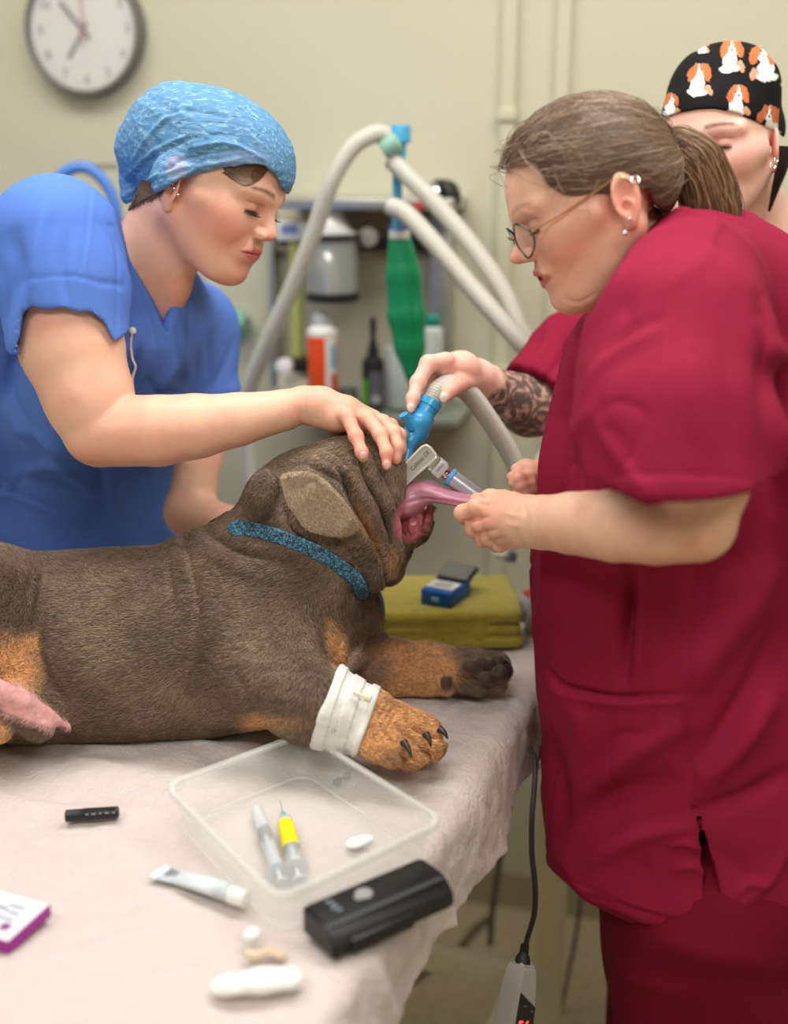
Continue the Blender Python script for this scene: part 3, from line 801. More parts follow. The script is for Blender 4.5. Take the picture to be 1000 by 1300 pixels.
    def paint(V):
        C = np.tile(np.array(BR), (len(V), 1))
        n = vnoise(V, 14, 1)+.5*vnoise(V, 40, 2)
        C = blend(C, np.clip(.5+n*1.6, 0, 1)*.38, DK); C = blend(C, np.clip(-n*2, 0, 1)*.35, LT)
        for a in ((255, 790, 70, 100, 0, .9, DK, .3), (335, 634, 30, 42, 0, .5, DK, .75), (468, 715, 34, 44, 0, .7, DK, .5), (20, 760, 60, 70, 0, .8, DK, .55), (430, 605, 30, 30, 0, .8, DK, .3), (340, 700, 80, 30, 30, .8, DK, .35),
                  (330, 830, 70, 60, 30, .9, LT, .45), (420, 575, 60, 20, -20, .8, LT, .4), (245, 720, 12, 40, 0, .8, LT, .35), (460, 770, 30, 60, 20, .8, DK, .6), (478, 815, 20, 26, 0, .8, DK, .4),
                  (425, 822, 18, 48, -12, .7, TAN, .9), (448, 838, 12, 22, 30, .6, WH, .8), (462, 660, 12, 40, -24, .7, TAN, .6), (500, 715, 12, 34, 0, .7, TAN, .35), (478, 690, 10, 40, -25, .7, TAN, .45),
                  (325, 918, 22, 20, 0, .8, TAN, .8), (350, 915, 60, 14, 0, .8, TAN, .5),
                  (520, 852, 74, 50, 0, .35, TAN, .9), (470, 850, 34, 34, 0, .6, srgb(172, 142, 126), .8), (510, 935, 66, 50, 15, .3, TAN, .95), (465, 915, 26, 60, 0, .3, TAN, .9),
                  (22, 845, 40, 56, -25, .6, TAN, .95), (-20, 930, 44, 26, 0, .4, TAN, .9), (40, 815, 20, 20, 0, .7, TAN, .7)):
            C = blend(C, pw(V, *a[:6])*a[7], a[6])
        C = blend(C, np.clip(pw(V, 524, 658, 26, 36, 20, .35, 1.445)*1.2, 0, 1), srgb(206, 112, 124))
        gum = vnoise(V, 160, 4)
        C = blend(C, pw(V, 524, 658, 22, 32, 20, .5, 1.445)*np.clip(gum*2.5, 0, 1), srgb(232, 150, 150))
        C = blend(C, pw(V, 541, 665, 12, 30, 15, .6, 1.43)*.8*np.clip(.6+gum*3, 0, 1), srgb(84, 40, 44))
        pk = prim_cone(at(-20, 868, 1.215), at(88, 923, 1.252), .019, .006)[0](V)
        C = blend(C, np.clip(1-(pk-.001)/.006, 0, 1), PK)
        C = blend(C, np.clip((vnoise(V, 90, 3)+.2)*2, 0, 1)*np.clip(1-pk/.004, 0, 1)*.3, srgb(190, 120, 122))
        for p, r in (((598, 848, 1.40), .017), ((618, 863, 1.40), .013), ((634, 854, 1.41), .016), ((612, 838, 1.415), .012), ((632, 836, 1.43), .011), ((644, 850, 1.44), .016), ((566, 868, 1.415), .012)):
            C = blend(C, spot(V, at(*p), r*1.15, .4)*.92, PAD)
        C = blend(C, spot(V, at(590, 858, 1.41), .012, .6)*.7, srgb(150, 72, 58))
        for p in ((516, 960, 1.175), (494, 962, 1.16), (546, 950, 1.20)): C = blend(C, spot(V, at(*p), .016, .6)*.6, srgb(110, 92, 72))
        C = C*(1+.35*vnoise(V*np.array((1, 1, 2.5)), 120, 6))[:, None]*(1+.25*vnoise(V, 380, 2))[:, None]
        return np.clip(C, 0, 1)
    V, Fc = surface(F, .0024); V = smooth_v(V, Fc, 1); V = F.relief(V, Fc); Nn = vnormals(V, Fc)
    Cc = paint(V); me = mesh_np('body', V, Fc); set_col(me, Cc)
    m = mat('dog_skin', rough=.55, attr=True, bump=[(420, .35, .0012, (1, 1, 2.2)), (150, .25, .0015, ONE)], spec=.35, sheen=.15)
    body = link('body', me, m, root)
    # ---- short fur as hair curves
    P2 = proj(V)
    bald = np.zeros(len(V), bool)
    bald |= pw(V, 524, 658, 26, 36, 20, .05, 1.445) > .1
    bald |= prim_cone(at(-20, 868, 1.215), at(88, 923, 1.252), .019, .006)[0](V) < .002
    for p, r in (((598, 848, 1.40), .015), ((618, 863, 1.40), .012), ((634, 854, 1.41), .014), ((612, 838, 1.415), .011), ((632, 836, 1.43), .010), ((644, 850, 1.44), .014), ((566, 868, 1.415), .010)):
        bald |= np.linalg.norm(V-at(*p), axis=1) < r*1.2
    bn = at(405, 905, 1.24); bandD = prim_cone(at(408, 893, 1.24), at(458, 914, 1.232), .040, .034)[0](V); bald |= (bandD < .002) & (P2[:, 0] > 398) & (P2[:, 0] < 476)
    a = np.linalg.norm(np.cross(V[Fc[:, 1]]-V[Fc[:, 0]], V[Fc[:, 3]]-V[Fc[:, 0]]), axis=1)
    cen = V[Fc].mean(1); nf = Nn[Fc].mean(1); pc = proj(cen)
    vis = ((nf*(cen-np.array((0, 0, CAMZ)))).sum(1) < .35) & (pc[:, 0] > -60) & ~bald[Fc].any(1) & (cen[:, 2] > TZ+.006)
    w = a*vis; w /= w.sum(); NH = 230000; rg = np.random.default_rng(5)
    fi = rg.choice(len(Fc), NH, p=w); uv = rg.random((NH, 2))[:, :, None]
    q = V[Fc[fi]]; base = (q[:, 0]*(1-uv[:, 0])+q[:, 1]*uv[:, 0])*(1-uv[:, 1])+(q[:, 3]*(1-uv[:, 0])+q[:, 2]*uv[:, 0])*uv[:, 1]
    nn = nf[fi]; cc = Cc[Fc[fi]].mean(1); pp = proj(base)
    fl = np.tile(np.array((-.9, 0, -.5)), (NH, 1))
    head = (pp[:, 1] < 690) & (pp[:, 0] > 300); fl[head] = (-.35, 0, -.9)
    leg = ((pp[:, 0] > 440) & (pp[:, 1] > 800)); fl[leg] = (.9, 0, -.25)
    wq = (np.clip((pp[:, 0]+60*vnoise(base, 9, 4)-300)/110, 0, 1)*np.clip((pp[:, 1]-730)/60, 0, 1)*~leg)[:, None]; fl = fl*(1-wq)+np.array((.2, 0, -1))*wq
    fl += .9*np.stack([vnoise(base, 16, 1), vnoise(base, 16, 5), vnoise(base, 16, 9)], 1)+.22*rg.standard_normal((NH, 3))
    fl -= nn*(fl*nn).sum(1)[:, None]; fl /= np.linalg.norm(fl, axis=1)[:, None]+1e-9
    ln = .0078*rg.uniform(.6, 1.25, NH); ln[leg] *= .75; ln[head] *= .7
    d = (fl*.93+nn*.34)*ln[:, None]
    pts = np.stack([base-nn*.0004, base+d*.5+nn*(ln*.05)[:, None], base+d*1.0-nn*(ln*.10)[:, None]], 1).astype(np.float32)
    hc = bpy.data.hair_curves.new('fur'); hc.add_curves([3]*NH)
    hc.attributes['position'].data.foreach_set('vector', pts.reshape(-1)) if 'position' in hc.attributes else hc.points.foreach_set('position', pts.reshape(-1))
    ra = hc.attributes.new('radius', 'FLOAT', 'POINT'); ra.data.foreach_set('value', np.tile(np.array((.00030, .00024, .00004), np.float32), NH))
    ca = hc.attributes.new('Col', 'FLOAT_COLOR', 'CURVE'); tone = rg.uniform(.55, 1.75, NH)*(1+.25*vnoise(base, 60, 3))
    c4 = np.concatenate([np.clip(cc*tone[:, None]*1.12, 0, 1), np.ones((NH, 1))], 1).astype(np.float32); ca.data.foreach_set('color', c4.ravel())
    fm = bpy.data.materials.new('dog_fur'); fm.use_nodes = True; nt = fm.node_tree; bs = nt.nodes['Principled BSDF']; at_ = nt.nodes.new('ShaderNodeAttribute'); at_.attribute_name = 'Col'
    nt.links.new(at_.outputs['Color'], bs.inputs['Base Color']); bs.inputs['Roughness'].default_value = .42; bs.inputs['Specular IOR Level'].default_value = .45
    ho = bpy.data.objects.new('fur', hc); COL.objects.link(ho); hc.materials.append(fm); ho.parent = root; ho.location = -root.location; ho['kind'] = 'stuff'
    # ---- collar
    c0 = at(388, 712, 1.42); nrm = np.array((.50, -.42, .80)); nrm /= np.linalg.norm(nrm)
    p1, p2, p3 = at(306, 668, 1.42), at(400, 700, 1.325), at(456, 745, 1.41)
    nrm = np.cross(p3-p1, p2-p1); nrm /= np.linalg.norm(nrm); nrm = nrm if nrm[2] > 0 else -nrm
    NK = Field(); NK.chain([(300, 765, 1.42, 100), (375, 712, 1.41, 88), (405, 670, 1.41, 84)], .04)
    neck = F.eval
    cl3 = spline([at(x, y, 1.40) for x, y in ((298, 672), (306, 670), (344, 678), (398, 699), (425, 715), (450, 735), (459, 752))], 30)
    back = lambda P: np.abs((P-p1)@nrm)-.011
    def cmask(P):
        d, _ = dist_line(sight(P, 1.40), cl3); return np.where(P[:, 1] < 1.43, d-.0098, back(P))
    cf = Field(); cf.u((lambda P: F.eval(P)-.0032, c0, .13), 0); cf.sub((lambda P: F.eval(P)+.002, c0, .2), .001)
    cf.inter((cmask, c0, 99), .002)
    cm = bpy.data.materials.new('collar_weave'); cm.use_nodes = True; nt = cm.node_tree; L = nt.links
    bs = nt.nodes['Principled BSDF']; bs.inputs['Roughness'].default_value = .6
    tc = nt.nodes.new('ShaderNodeTexCoord'); vo = nt.nodes.new('ShaderNodeTexVoronoi'); vo.inputs['Scale'].default_value = 190; vo.feature = 'DISTANCE_TO_EDGE'
    nz = nt.nodes.new('ShaderNodeTexNoise'); nz.inputs['Scale'].default_value = 90
    mxv = nt.nodes.new('ShaderNodeMix'); mxv.data_type = 'VECTOR'; mxv.inputs[0].default_value = .012; L.new(tc.outputs['Object'], mxv.inputs[4]); L.new(nz.outputs['Color'], mxv.inputs[5]); L.new(mxv.outputs[1], vo.inputs['Vector'])
    rp = nt.nodes.new('ShaderNodeValToRGB'); rp.color_ramp.elements[0].position = .10; rp.color_ramp.elements[0].color = (*srgb(18, 32, 50), 1); rp.color_ramp.elements[1].position = .16; rp.color_ramp.elements[1].color = (*srgb(78, 138, 168), 1)
    L.new(vo.outputs['Distance'], rp.inputs[0]); L.new(rp.outputs[0], bs.inputs['Base Color'])
    co = sdf_obj('collar', cf, .0016, cm, root, sm=1); tag(co, 'blue patterned collar')
    # ---- ear flap
    E = Field(); oc = [(352, 602), (366, 597), (392, 596), (412, 606), (432, 626), (447, 646), (456, 662), (453, 676), (440, 682), (418, 681), (398, 678), (384, 671), (372, 655), (360, 635)]
    poly = spline([at(a, b, 1.335) for a, b in oc+[oc[0]]], 56)[:-1]; pz = poly[:, [0, 2]]; cY = at(400, 640, 1.335)
    def earf(P):
        Q = P[:, [0, 2]]+(P[:, [0, 2]]-np.array((0, CAMZ)))*(1.335/P[:, 1:2]-1)
        dm = np.full(len(P), 1e9); ins = np.zeros(len(P), bool)
        for i in range(len(pz)):
            a, b = pz[i], pz[(i+1) % len(pz)]; ba = b-a; h = np.clip(((Q-a)@ba)/(ba@ba+1e-12), 0, 1)
            dm = np.minimum(dm, np.linalg.norm(Q-a-h[:, None]*ba, axis=1))
            c = (a[1] > Q[:, 1]) != (b[1] > Q[:, 1]); xx = (b[0]-a[0])*(Q[:, 1]-a[1])/(b[1]-a[1]+1e-12)+a[0]; ins ^= c & (Q[:, 0] < xx)
        d2 = np.where(ins, -dm, dm)
        r = (Q-cY[[0, 2]]); mid = 1.310+.012*np.exp(-((r[:, 0]+.030)/.016)**2)-.006*np.exp(-((r[:, 0]-.035)**2+(r[:, 1]+.030)**2)/.0004)+.10*np.clip(-r[:, 0]-.02, 0, 1)*1.2+(r[:, 0]**2+r[:, 1]**2)*3.0-.010*np.exp(-((r[:, 0]-.02)/.03)**2)+.003*vnoise(P, 40)
        dz = np.abs(P[:, 1]-mid)-.0035
        return smax(d2+.003, dz, .005)
    E.u((earf, cY, .075), 0)
    for pts, a, w in (([(392, 600), (400, 630), (398, 668)], -.003, .008), ([(362, 612), (380, 622), (404, 612)], -.003, .006), ([(430, 640), (440, 660), (430, 676)], .002, .006), ([(384, 674), (412, 680), (446, 676)], .0022, .003)): crease(E, pts, a, w, (1.2, 1.42))
    def pe(V):
        C = np.tile(np.array(srgb(184, 162, 136)), (len(V), 1)); n = vnoise(V, 30, 2); C = blend(C, np.clip(.5+n*2, 0, 1)*.45, srgb(150, 128, 104)); C = blend(C, np.clip(n*2, 0, 1)*.3, srgb(200, 180, 152))
        return np.clip(C*(1+.3*vnoise(V*np.array((1, 1, 2)), 200, 6))[:, None], 0, 1)
    Ve, Fe = surface(E, .0016); Ve = smooth_v(Ve, Fe, 2); Ve = E.relief(Ve, Fe); me = mesh_np('ear', Ve, Fe); Ce = pe(Ve); set_col(me, Ce); ear = link('ear', me, m, root)
    ne = vnormals(Ve, Fe); fc = Ve[Fe].mean(1); fn = ne[Fe].mean(1); okf = np.flatnonzero(fn[:, 1] < .3); nE = 14000; fi = rg.choice(okf, nE); base = fc[fi]+rg.normal(0, .0006, (nE, 3)); nn = fn[fi]; fl = np.array((.75, 0, -.65))+.3*rg.standard_normal((nE, 3)); fl -= nn*(fl*nn).sum(1)[:, None]; fl /= np.linalg.norm(fl, axis=1)[:, None]; L_ = .0042*rg.uniform(.6, 1.2, nE)[:, None]
    hair_curves('ear_fur', np.stack([base-nn*.0004, base+(fl*.5+nn*.12)*L_, base+(fl+nn*.1)*L_], 1), (.00024, .0002, .00004), Ce[Fe[fi]].mean(1)*rg.uniform(.7, 1.5, nE)[:, None], fm, root)
    # ---- tongue
    T = Field(); tp = [(502, 642, 1.41, 14, 22, .020), (522, 630, 1.398, 20, 18, .024), (543, 623, 1.388, 15, 11.5, .020), (562, 629, 1.375, 11, 6.5, .017), (582, 634, 1.365, 11, 4.6, .014), (606, 637, 1.355, 10, 4.2, .011)]
    for i in range(len(tp)-1):
        for t in np.linspace(0, 1, 7):
            p = [tp[i][j]*(1-t)+tp[i+1][j]*t for j in range(6)]; a = math.degrees(math.atan2(tp[i+1][1]-tp[i][1], tp[i+1][0]-tp[i][0]))
            T.u(EP(p[0], p[1], p[2], 9, p[4], p[5], a), .006)
    T.u(EP(518, 640, 1.39, 20, 13, .022, -30), .01)
    crease(T, [(512, 640), (535, 634), (560, 636), (590, 640)], -.0022, .0022, (1.3, 1.42)); crease(T, [(506, 632), (530, 622), (556, 626)], .0014, .003, (1.3, 1.42))
    T.disp(lambda P: .0008*vnoise(P, 120))
    tm = mat('tongue', srgb(188, 130, 152), .26, sss=.15, mott=(90, srgb(176, 108, 128), .6), bump=[(500, .3, .0008, ONE)], spec=.6)
    sdf_obj('tongue', T, .0015, tm, root, sm=1)['label'] = 'long pink tongue pulled to the right'
    gm_ = mat('wet_gum', srgb(214, 128, 140), .12, sss=.15, mott=(70, srgb(186, 84, 104), .8), spec=.8, coat=.6); Gg = Field(); rq = np.random.default_rng(12)
    Gg.u(EP(522, 664, 1.405, 15, 22, .016, 18), 0)
    for i in range(90):
        a = rq.uniform(0, 6.28); q = math.sqrt(rq.random()); Gg.u(ball(523+15*q*math.cos(a), 664+23*q*math.sin(a), 1.391+.012*q*q+.003*rq.random(), rq.uniform(1.6, 3.6)), .0015)
    Gg.disp(lambda P: -.0022*np.exp(-(vnoise(P, 130, 3)/.09)**2)-.0012*vnoise(P, 260, 8)); sdf_obj('gums', Gg, .0012, gm_, root, sm=1)
    # ---- claws
    clm = mat('claw', srgb(48, 40, 38), .3)
    for a, b in (((558, 926, 1.232), (568, 938, 1.222)), ((540, 932, 1.197), (547, 948, 1.185)), ((512, 942, 1.175), (522, 962, 1.160)), ((642, 838, 1.44), (648, 846, 1.43))):
        A, Bp = at(*a), at(*b); mid = (A+Bp)/2+np.array((.001, -.001, .002)); pt = spline([A, mid, Bp], 8)
        bb = Bm(); bb.tube(pt, np.linspace(.0048, .0010, 8), 10); bb.build('claw', clm, root)
    # ---- bandage round the wrist
    bf = Field(); b0 = at(405, 893, 1.24); ax = at(462, 916, 1.232)-b0; ax /= np.linalg.norm(ax)
    bf.u((lambda P: F.eval(P)-.0035, at(436, 908, 1.235), .085), 0)
    bf.inter(prim_plane(at(466, 918, 1.232), ax), .002); bf.inter(prim_plane(at(412, 896, 1.24), -ax), .002)
    bf.inter((lambda P: np.linalg.norm(P-at(436, 906, 1.236), axis=1)-.070, b0, 99), .002)
    bf.disp(lambda P: -.0010*np.sign(np.sin(((P-b0)@ax)*260+18*(P[:, 0]+P[:, 2]))+.3)-.0030*vnoise(P*np.array((1, 1, 1)), 50, 2)-.0016*np.abs(vnoise(P, 90, 2)))
    bm_ = mat('bandage_tape', srgb(224, 224, 222), .7, bump=[(350, .3, .001, (1, 3, 1)), (40, .3, .004, ONE)], mott=(20, srgb(212, 208, 204), .6))
    bo = sdf_obj('bandage', bf, .0015, bm_, root, sm=1); bo['label'] = 'white tape bandage round the wrist'
    bb = Bm(); cpt = at(467, 886, 1.20); bb.lathe([(.003, -.004), (.0052, -.003), (.0052, .003), (.003, .004)], cpt, ax, 14); bb.tube([cpt-ax*.018, cpt], .002, 8); bb.build('catheter_cap', mat('catheter', srgb(226, 222, 196), .4), root)
make_dog()
# ------------------------------------------------------------------ the young woman in blue
MBLUE = cloth_mat('blue_scrub_cotton', srgb(98, 136, 220), srgb(84, 122, 212))
MSKIN = skin_mat('skin')
MNAIL = mat('fingernail', srgb(240, 190, 178), .25)
MGEM = mat('earring_stone', srgb(225, 225, 230), .1, .9)
def woman_blue():
    root = empty('person', (-.42, 1.98, 0), 'young woman in blue scrubs and blue disposable cap steadying the dog’s head'.replace('’', "'"), 'person')
    H = Head((-.2461, 1.578, 1.5677), (.855, -.3535, -.38), 1.0, (0, .153, .988))
    F = Field(); H.build(F, nose=.86, cheek=1.1, jaw=1.05)
    # neck and chest
    F.chain([(222, 268, 1.585, 50), (200, 318, 1.60, 50), (172, 375, 1.63, 62), (160, 440, 1.68, 78)], .02)
    F.chain([(235, 300, 1.56, 18), (222, 365, 1.58, 15), (212, 405, 1.585, 12)], .02)
    F.chain([(110, 350, 1.56, 60), (235, 420, 1.74, 46)], .03)
    F.chain([(165, 440, 1.68, 80), (105, 560, 1.90, 78), (85, 700, 2.16, 78)], .03)
    # near arm
    F.chain([(72, 320, 1.50, 56), (86, 380, 1.475, 58), (91, 440, 1.46, 62), (113, 505, 1.44, 53), (127, 545, 1.43, 46)], .02)
    F.chain([(127, 547, 1.43, 46), (200, 547, 1.415, 45), (250, 541, 1.41, 41), (300, 533, 1.41, 34), (360, 521, 1.42, 26), (386, 513, 1.425, 21.5)], .004)
    # near hand
    F.chain([(386, 513, 1.425, 21), (408, 516, 1.418, 23), (436, 524, 1.41, 20), (458, 533, 1.405, 16)], .010)
    F.chain([(405, 510, 1.43, 18), (440, 519, 1.43, 15), (474, 532, 1.425, 12)], .008)
    F.chain([(400, 525, 1.42, 16), (428, 532, 1.40, 16)], .008)
    finger(F, [(428, 526, 1.40, 11), (440, 528, 1.385, 9.6), (452, 554, 1.362, 8.6), (459, 574, 1.345, 7.4), (461, 581, 1.342, 6.4)])
    finger(F, [(452, 526, 1.41, 11), (466, 531, 1.395, 9.8), (483, 552, 1.372, 9), (491, 575, 1.352, 7.6), (491, 591, 1.345, 6.4)])
    finger(F, [(470, 530, 1.425, 10), (486, 536, 1.415, 9), (500, 550, 1.395, 8.6), (505, 568, 1.378, 7.6), (503, 584, 1.37, 6.4)])
    finger(F, [(478, 532, 1.435, 9), (496, 540, 1.44, 8), (508, 552, 1.43, 7.4), (510, 572, 1.42, 6.4)])
    finger(F, [(405, 530, 1.43, 12), (425, 542, 1.43, 10), (448, 551, 1.425, 8.6), (466, 552, 1.425, 7.4)], .005)
    # far arm behind the dog
    F.chain([(240, 425, 1.76, 42), (262, 500, 1.74, 32), (252, 580, 1.71, 28), (241, 650, 1.68, 30), (290, 672, 1.62, 27), (340, 672, 1.58, 20)], .015)
    F.chain([(340, 672, 1.58, 20), (372, 670, 1.555, 18)], .01)
    for dy in (-13, -5, 4, 12): finger(F, [(368, 670+dy*.8, 1.555, 8), (390, 668+dy, 1.54, 7), (404, 668+dy, 1.525, 6)])
    finger(F, [(350, 655, 1.565, 9), (366, 645, 1.55, 7), (380, 640, 1.54, 6)])
    F.disp(lambda P: .0008*vnoise(P, 60))
    for pts in ([(383, 496), (380, 514), (382, 532)], [(388, 500), (387, 514), (390, 534)]): crease(F, pts, -.0010, .0012, (1.3, 1.45))
    crease(F, [(441, 523), (446, 527), (452, 526)], .0008, .004, (1.3, 1.45))
    skin, red = srgb(233, 186, 160), srgb(224, 150, 132)
    def paint(V):
        C = skin_paint(V, skin, red)
        C = H.paint(C, V, skin, srgb(214, 116, 124), srgb(84, 58, 46), srgb(44, 30, 26), srgb(232, 140, 128), .9)
        for a in ((452, 560, 26, 34, 0, .8, srgb(232, 140, 124), .5), (492, 582, 20, 26, 0, .8, srgb(232, 136, 120), .6), (280, 290, 40, 40, 0, .9, srgb(238, 148, 134), .45), (60, 410, 60, 30, 0, .9, red, .6), (110, 580, 40, 20, 0, .8, red, .6), (120, 480, 18, 24, 0, .9, red, .3)):
            C = blend(C, pmask(V, *a[:6])*a[7], a[6])
        hair = 0*np.maximum(pmask(V, 312, 219, 27, 13, -5, .35, 1.3, 1.66), pmask(V, 182, 256, 26, 14, -20, .5, 1.3, 1.66))
        C = blend(C, hair, np.array(srgb(88, 66, 52)))
        return np.clip(C, 0, 1)
    sdf_obj('body', F, .0021, MSKIN, root, paint)
    for p in ((461, 578, 1.3335, 4.6, 5.6, 20), (491, 590, 1.3365, 4.6, 6, -5)): nail_obj(*p, MNAIL, root)
    ES = Bm(); 
    for p in ((221, 239, 1.492), (226, 247, 1.492), (219, 233, 1.494)):
        e = Bm(); e.lathe([(.0001, -.0016), (.0012, -.0010), (.0016, 0), (.0012, .0010), (.0001, .0016)], at(*p), (0, -1, 0), 12); e.build('ear_stud', MGEM, root)
    # ---- tunic
    T = Field()
    T.chain([(150, 360, 1.63, 82), (150, 400, 1.64, 104), (122, 480, 1.71, 118), (98, 600, 1.96, 124), (88, 720, 2.18, 126), (85, 800, 2.24, 122)], .04)
    T.chain([(0, 345, 1.62, 92), (-20, 480, 1.78, 110), (-20, 700, 2.16, 116)], .04)
    T.chain([(60, 330, 1.55, 84), (150, 350, 1.62, 72)], .03)
    T.chain([(195, 400, 1.66, 66), (238, 425, 1.75, 60), (266, 496, 1.74, 40)], .03)
    S = Field(); S.chain([(74, 312, 1.50, 84), (82, 360, 1.48, 80), (88, 440, 1.455, 76)], .02)
    S.inter(prim_plane(at(88, 432, 1.46), (.12, .15, -.98)), .004)
    T.u(S.prim(), .012)
    T.sub(prim_cone(at(84, 372, 1.48), at(98, 520, 1.44), .064, .062), .002)
    T.sub(polyprism([(22, 446), (29, 396), (40, 388), (60, 393), (80, 391), (100, 397), (114, 395), (132, 410), (151, 446), (160, 620), (16, 620)], 1.41, 1.2, 1.50), .002)
    T.sub(prim_cone(at(268, 470, 1.74), at(262, 560, 1.74), .036, .040), .002)
    T.inter((lambda P: np.where(P[:, 0] > at(246, 500, 1.74)[0], at(270, 497, 1.74)[2]-P[:, 2], -1), at(260, 500, 1.74), 99), .003)
    # neck opening
    T.sub(polyprism([(146, 270), (156, 300), (172, 340), (192, 382), (209, 424), (219, 392), (236, 362), (262, 330), (240, 230), (150, 230)], 1.56, 1.30, 1.72), .003)
    T.sub(prim_cone(at(222, 260, 1.60), at(178, 350, 1.64), .056, .058), .004)
    B = (1.30, 1.75); cr = lambda pts, a, w, Y=B: crease(T, pts, a, w, Y)
    cr([(114, 246), (110, 290), (105, 330), (97, 388)], -.0016, .0022, (1.3, 1.62)); cr([(119, 246), (115, 290), (110, 330), (102, 388)], .0012, .003, (1.3, 1.62))
    cr([(138, 287), (149, 320), (150, 370), (148, 430)], -.0022, .003, (1.35, 1.7))
    cr([(142, 284), (160, 325), (178, 372), (196, 425), (203, 490)], -.0016, .0022, (1.35, 1.7))
    cr([(240, 362), (240, 400), (236, 440), (226, 496)], -.0016, .003, (1.35, 1.8)); cr([(262, 400), (266, 440), (262, 490)], -.004, .006, (1.35, 1.85))
    cr([(296, 430), (282, 470), (270, 494)], -.005, .006, (1.4, 1.9)); cr([(222, 396), (232, 440), (240, 490)], .005, .010, (1.4, 1.9))
    for pts, a, w in (([(20, 300), (22, 345), (10, 400)], -.006, .010), ([(60, 260), (46, 320), (40, 372)], .004, .009), ([(86, 300), (80, 340), (84, 380)], -.003, .007), ([(26, 440), (14, 470), (4, 510)], -.009, .008), ([(0, 470), (20, 520), (60, 580)], -.007, .009), ([(100, 600), (130, 630), (175, 650)], .006, .009),
                      ([(20, 540), (60, 560), (84, 590)], .006, .009), ([(118, 596), (128, 640), (110, 690)], -.010, .009), ([(140, 600), (150, 650), (160, 690)], .008, .010), ([(182, 592), (196, 640), (206, 684)], -.006, .006), ([(60, 610), (100, 618), (126, 610)], -.006, .008), ([(168, 500), (172, 470), (176, 440)], -.005, .006), ([(190, 500), (214, 470), (222, 450)], .005, .007), ([(188, 480), (200, 498), (226, 500)], -.006, .006), ([(20, 600), (70, 590), (110, 600)], .005, .008)):
        cr(pts, a*1.4, w)
    # pocket
    cr([(-10, 616), (30, 628), (70, 645), (98, 656)], -.0030, .0026); cr([(-10, 622), (30, 634), (70, 652), (96, 663)], .0030, .004); cr([(122, 622), (106, 648), (92, 672), (70, 700)], -.0022, .0024); cr([(-10, 636), (30, 648), (66, 664), (92, 674)], -.0012, .0018)
    T.disp(fold_noise(11, .0045, (1, 1, .6), 8)); T.disp(drift(5, .004, 16))
    sdf_obj('tunic', T, .0034, MBLUE, root, sm=1)
    # hem turned over the sleeve opening
    hp = [(23, 436), (29, 396), (40, 388), (60, 393), (80, 391), (100, 397), (114, 395), (132, 410), (151, 444)]
    # ---- disposable cap
    K = Field(); e = H.ell
    K.u(e((-.012, 0, .058), (.105, .083, .090)), 0); K.u(e((-.075, 0, .050), (.052, .062, .070)), .03); K.u(e((.02, 0, .065), (.082, .076, .074)), .02)
    K.u(e((-.10, 0, .018), (.030, .045, .030)), .03); K.u(prim_cone(at(176, 208, 1.63), at(172, 246, 1.62), .026, .020), .02)
    K.u(e((-.006, -.0775, .012), (.030, .017, .034)), .012)
    K.sub(polyprism([(140, 262), (152, 262), (180, 252), (208, 240), (218, 234), (240, 226), (280, 215), (310, 209), (334, 210), (350, 222), (358, 240), (420, 300), (300, 460), (140, 460)], 1.50, 1.2, 1.9), .002)
    for i, pts in enumerate(([(152, 232), (185, 200), (225, 178), (275, 168)], [(158, 240), (200, 196), (250, 172), (300, 172)], [(156, 250), (190, 228), (230, 214), (290, 205)], [(176, 250), (200, 225), (240, 200), (300, 190)], [(200, 240), (250, 215), (310, 200)], [(200, 150), (240, 140), (290, 150)], [(164, 210), (200, 160), (240, 136)], [(215, 236), (250, 222), (292, 211)], [(230, 190), (290, 182), (340, 205)])):
        crease(K, pts, (.0030, -.0025)[i % 2], .0028, (1.3, 1.75))
    K.disp(lambda P: .0024*vnoise(P@H.R*np.array((1, 1, 2.2)), 42, 1)+.0012*vnoise(P@H.R*np.array((1, 1, 3)), 90, 3))
    cm = bpy.data.materials.new('cap_fleece'); cm.use_nodes = True; nt = cm.node_tree; L = nt.links; bs = nt.nodes['Principled BSDF']; bs.inputs['Roughness'].default_value = .75
    a = nt.nodes.new('ShaderNodeAttribute'); a.attribute_name = 'Col'
    tc = nt.nodes.new('ShaderNodeTexCoord')
    def noise(sc, st, lo, hi):
        mp = nt.nodes.new('ShaderNodeMapping'); mp.inputs['Scale'].default_value = st; mp.inputs['Rotation'].default_value = (0, .5, 0); n = nt.nodes.new('ShaderNodeTexNoise'); n.inputs['Scale'].default_value = sc; n.inputs['Detail'].default_value = 5; n.inputs['Distortion'].default_value = .8
        L.new(tc.outputs['Object'], mp.inputs[0]); L.new(mp.outputs[0], n.inputs['Vector']); r = nt.nodes.new('ShaderNodeMapRange'); r.inputs[1].default_value = lo; r.inputs[2].default_value = hi; L.new(n.outputs['Fac'], r.inputs[0]); return r.outputs[0], n
    f1, n1 = noise(230, (.35, 1, 1), .5, .72); f2, n2 = noise(160, (.25, 1, 2.2), .60, .66); f3, n3 = noise(24, ONE, .52, .58)
    m1 = nt.nodes.new('ShaderNodeMix'); m1.data_type = 'RGBA'; L.new(f1, m1.inputs[0]); L.new(a.outputs['Color'], m1.inputs[6]); m1.inputs[7].default_value = (*srgb(140, 182, 208), 1)
    mu = nt.nodes.new('ShaderNodeMath'); mu.operation = 'MULTIPLY'; L.new(f2, mu.inputs[0]); L.new(f3, mu.inputs[1])
    m2 = nt.nodes.new('ShaderNodeMix'); m2.data_type = 'RGBA'; L.new(mu.outputs[0], m2.inputs[0]); L.new(m1.outputs[2], m2.inputs[6]); m2.inputs[7].default_value = (*srgb(62, 84, 110), 1)
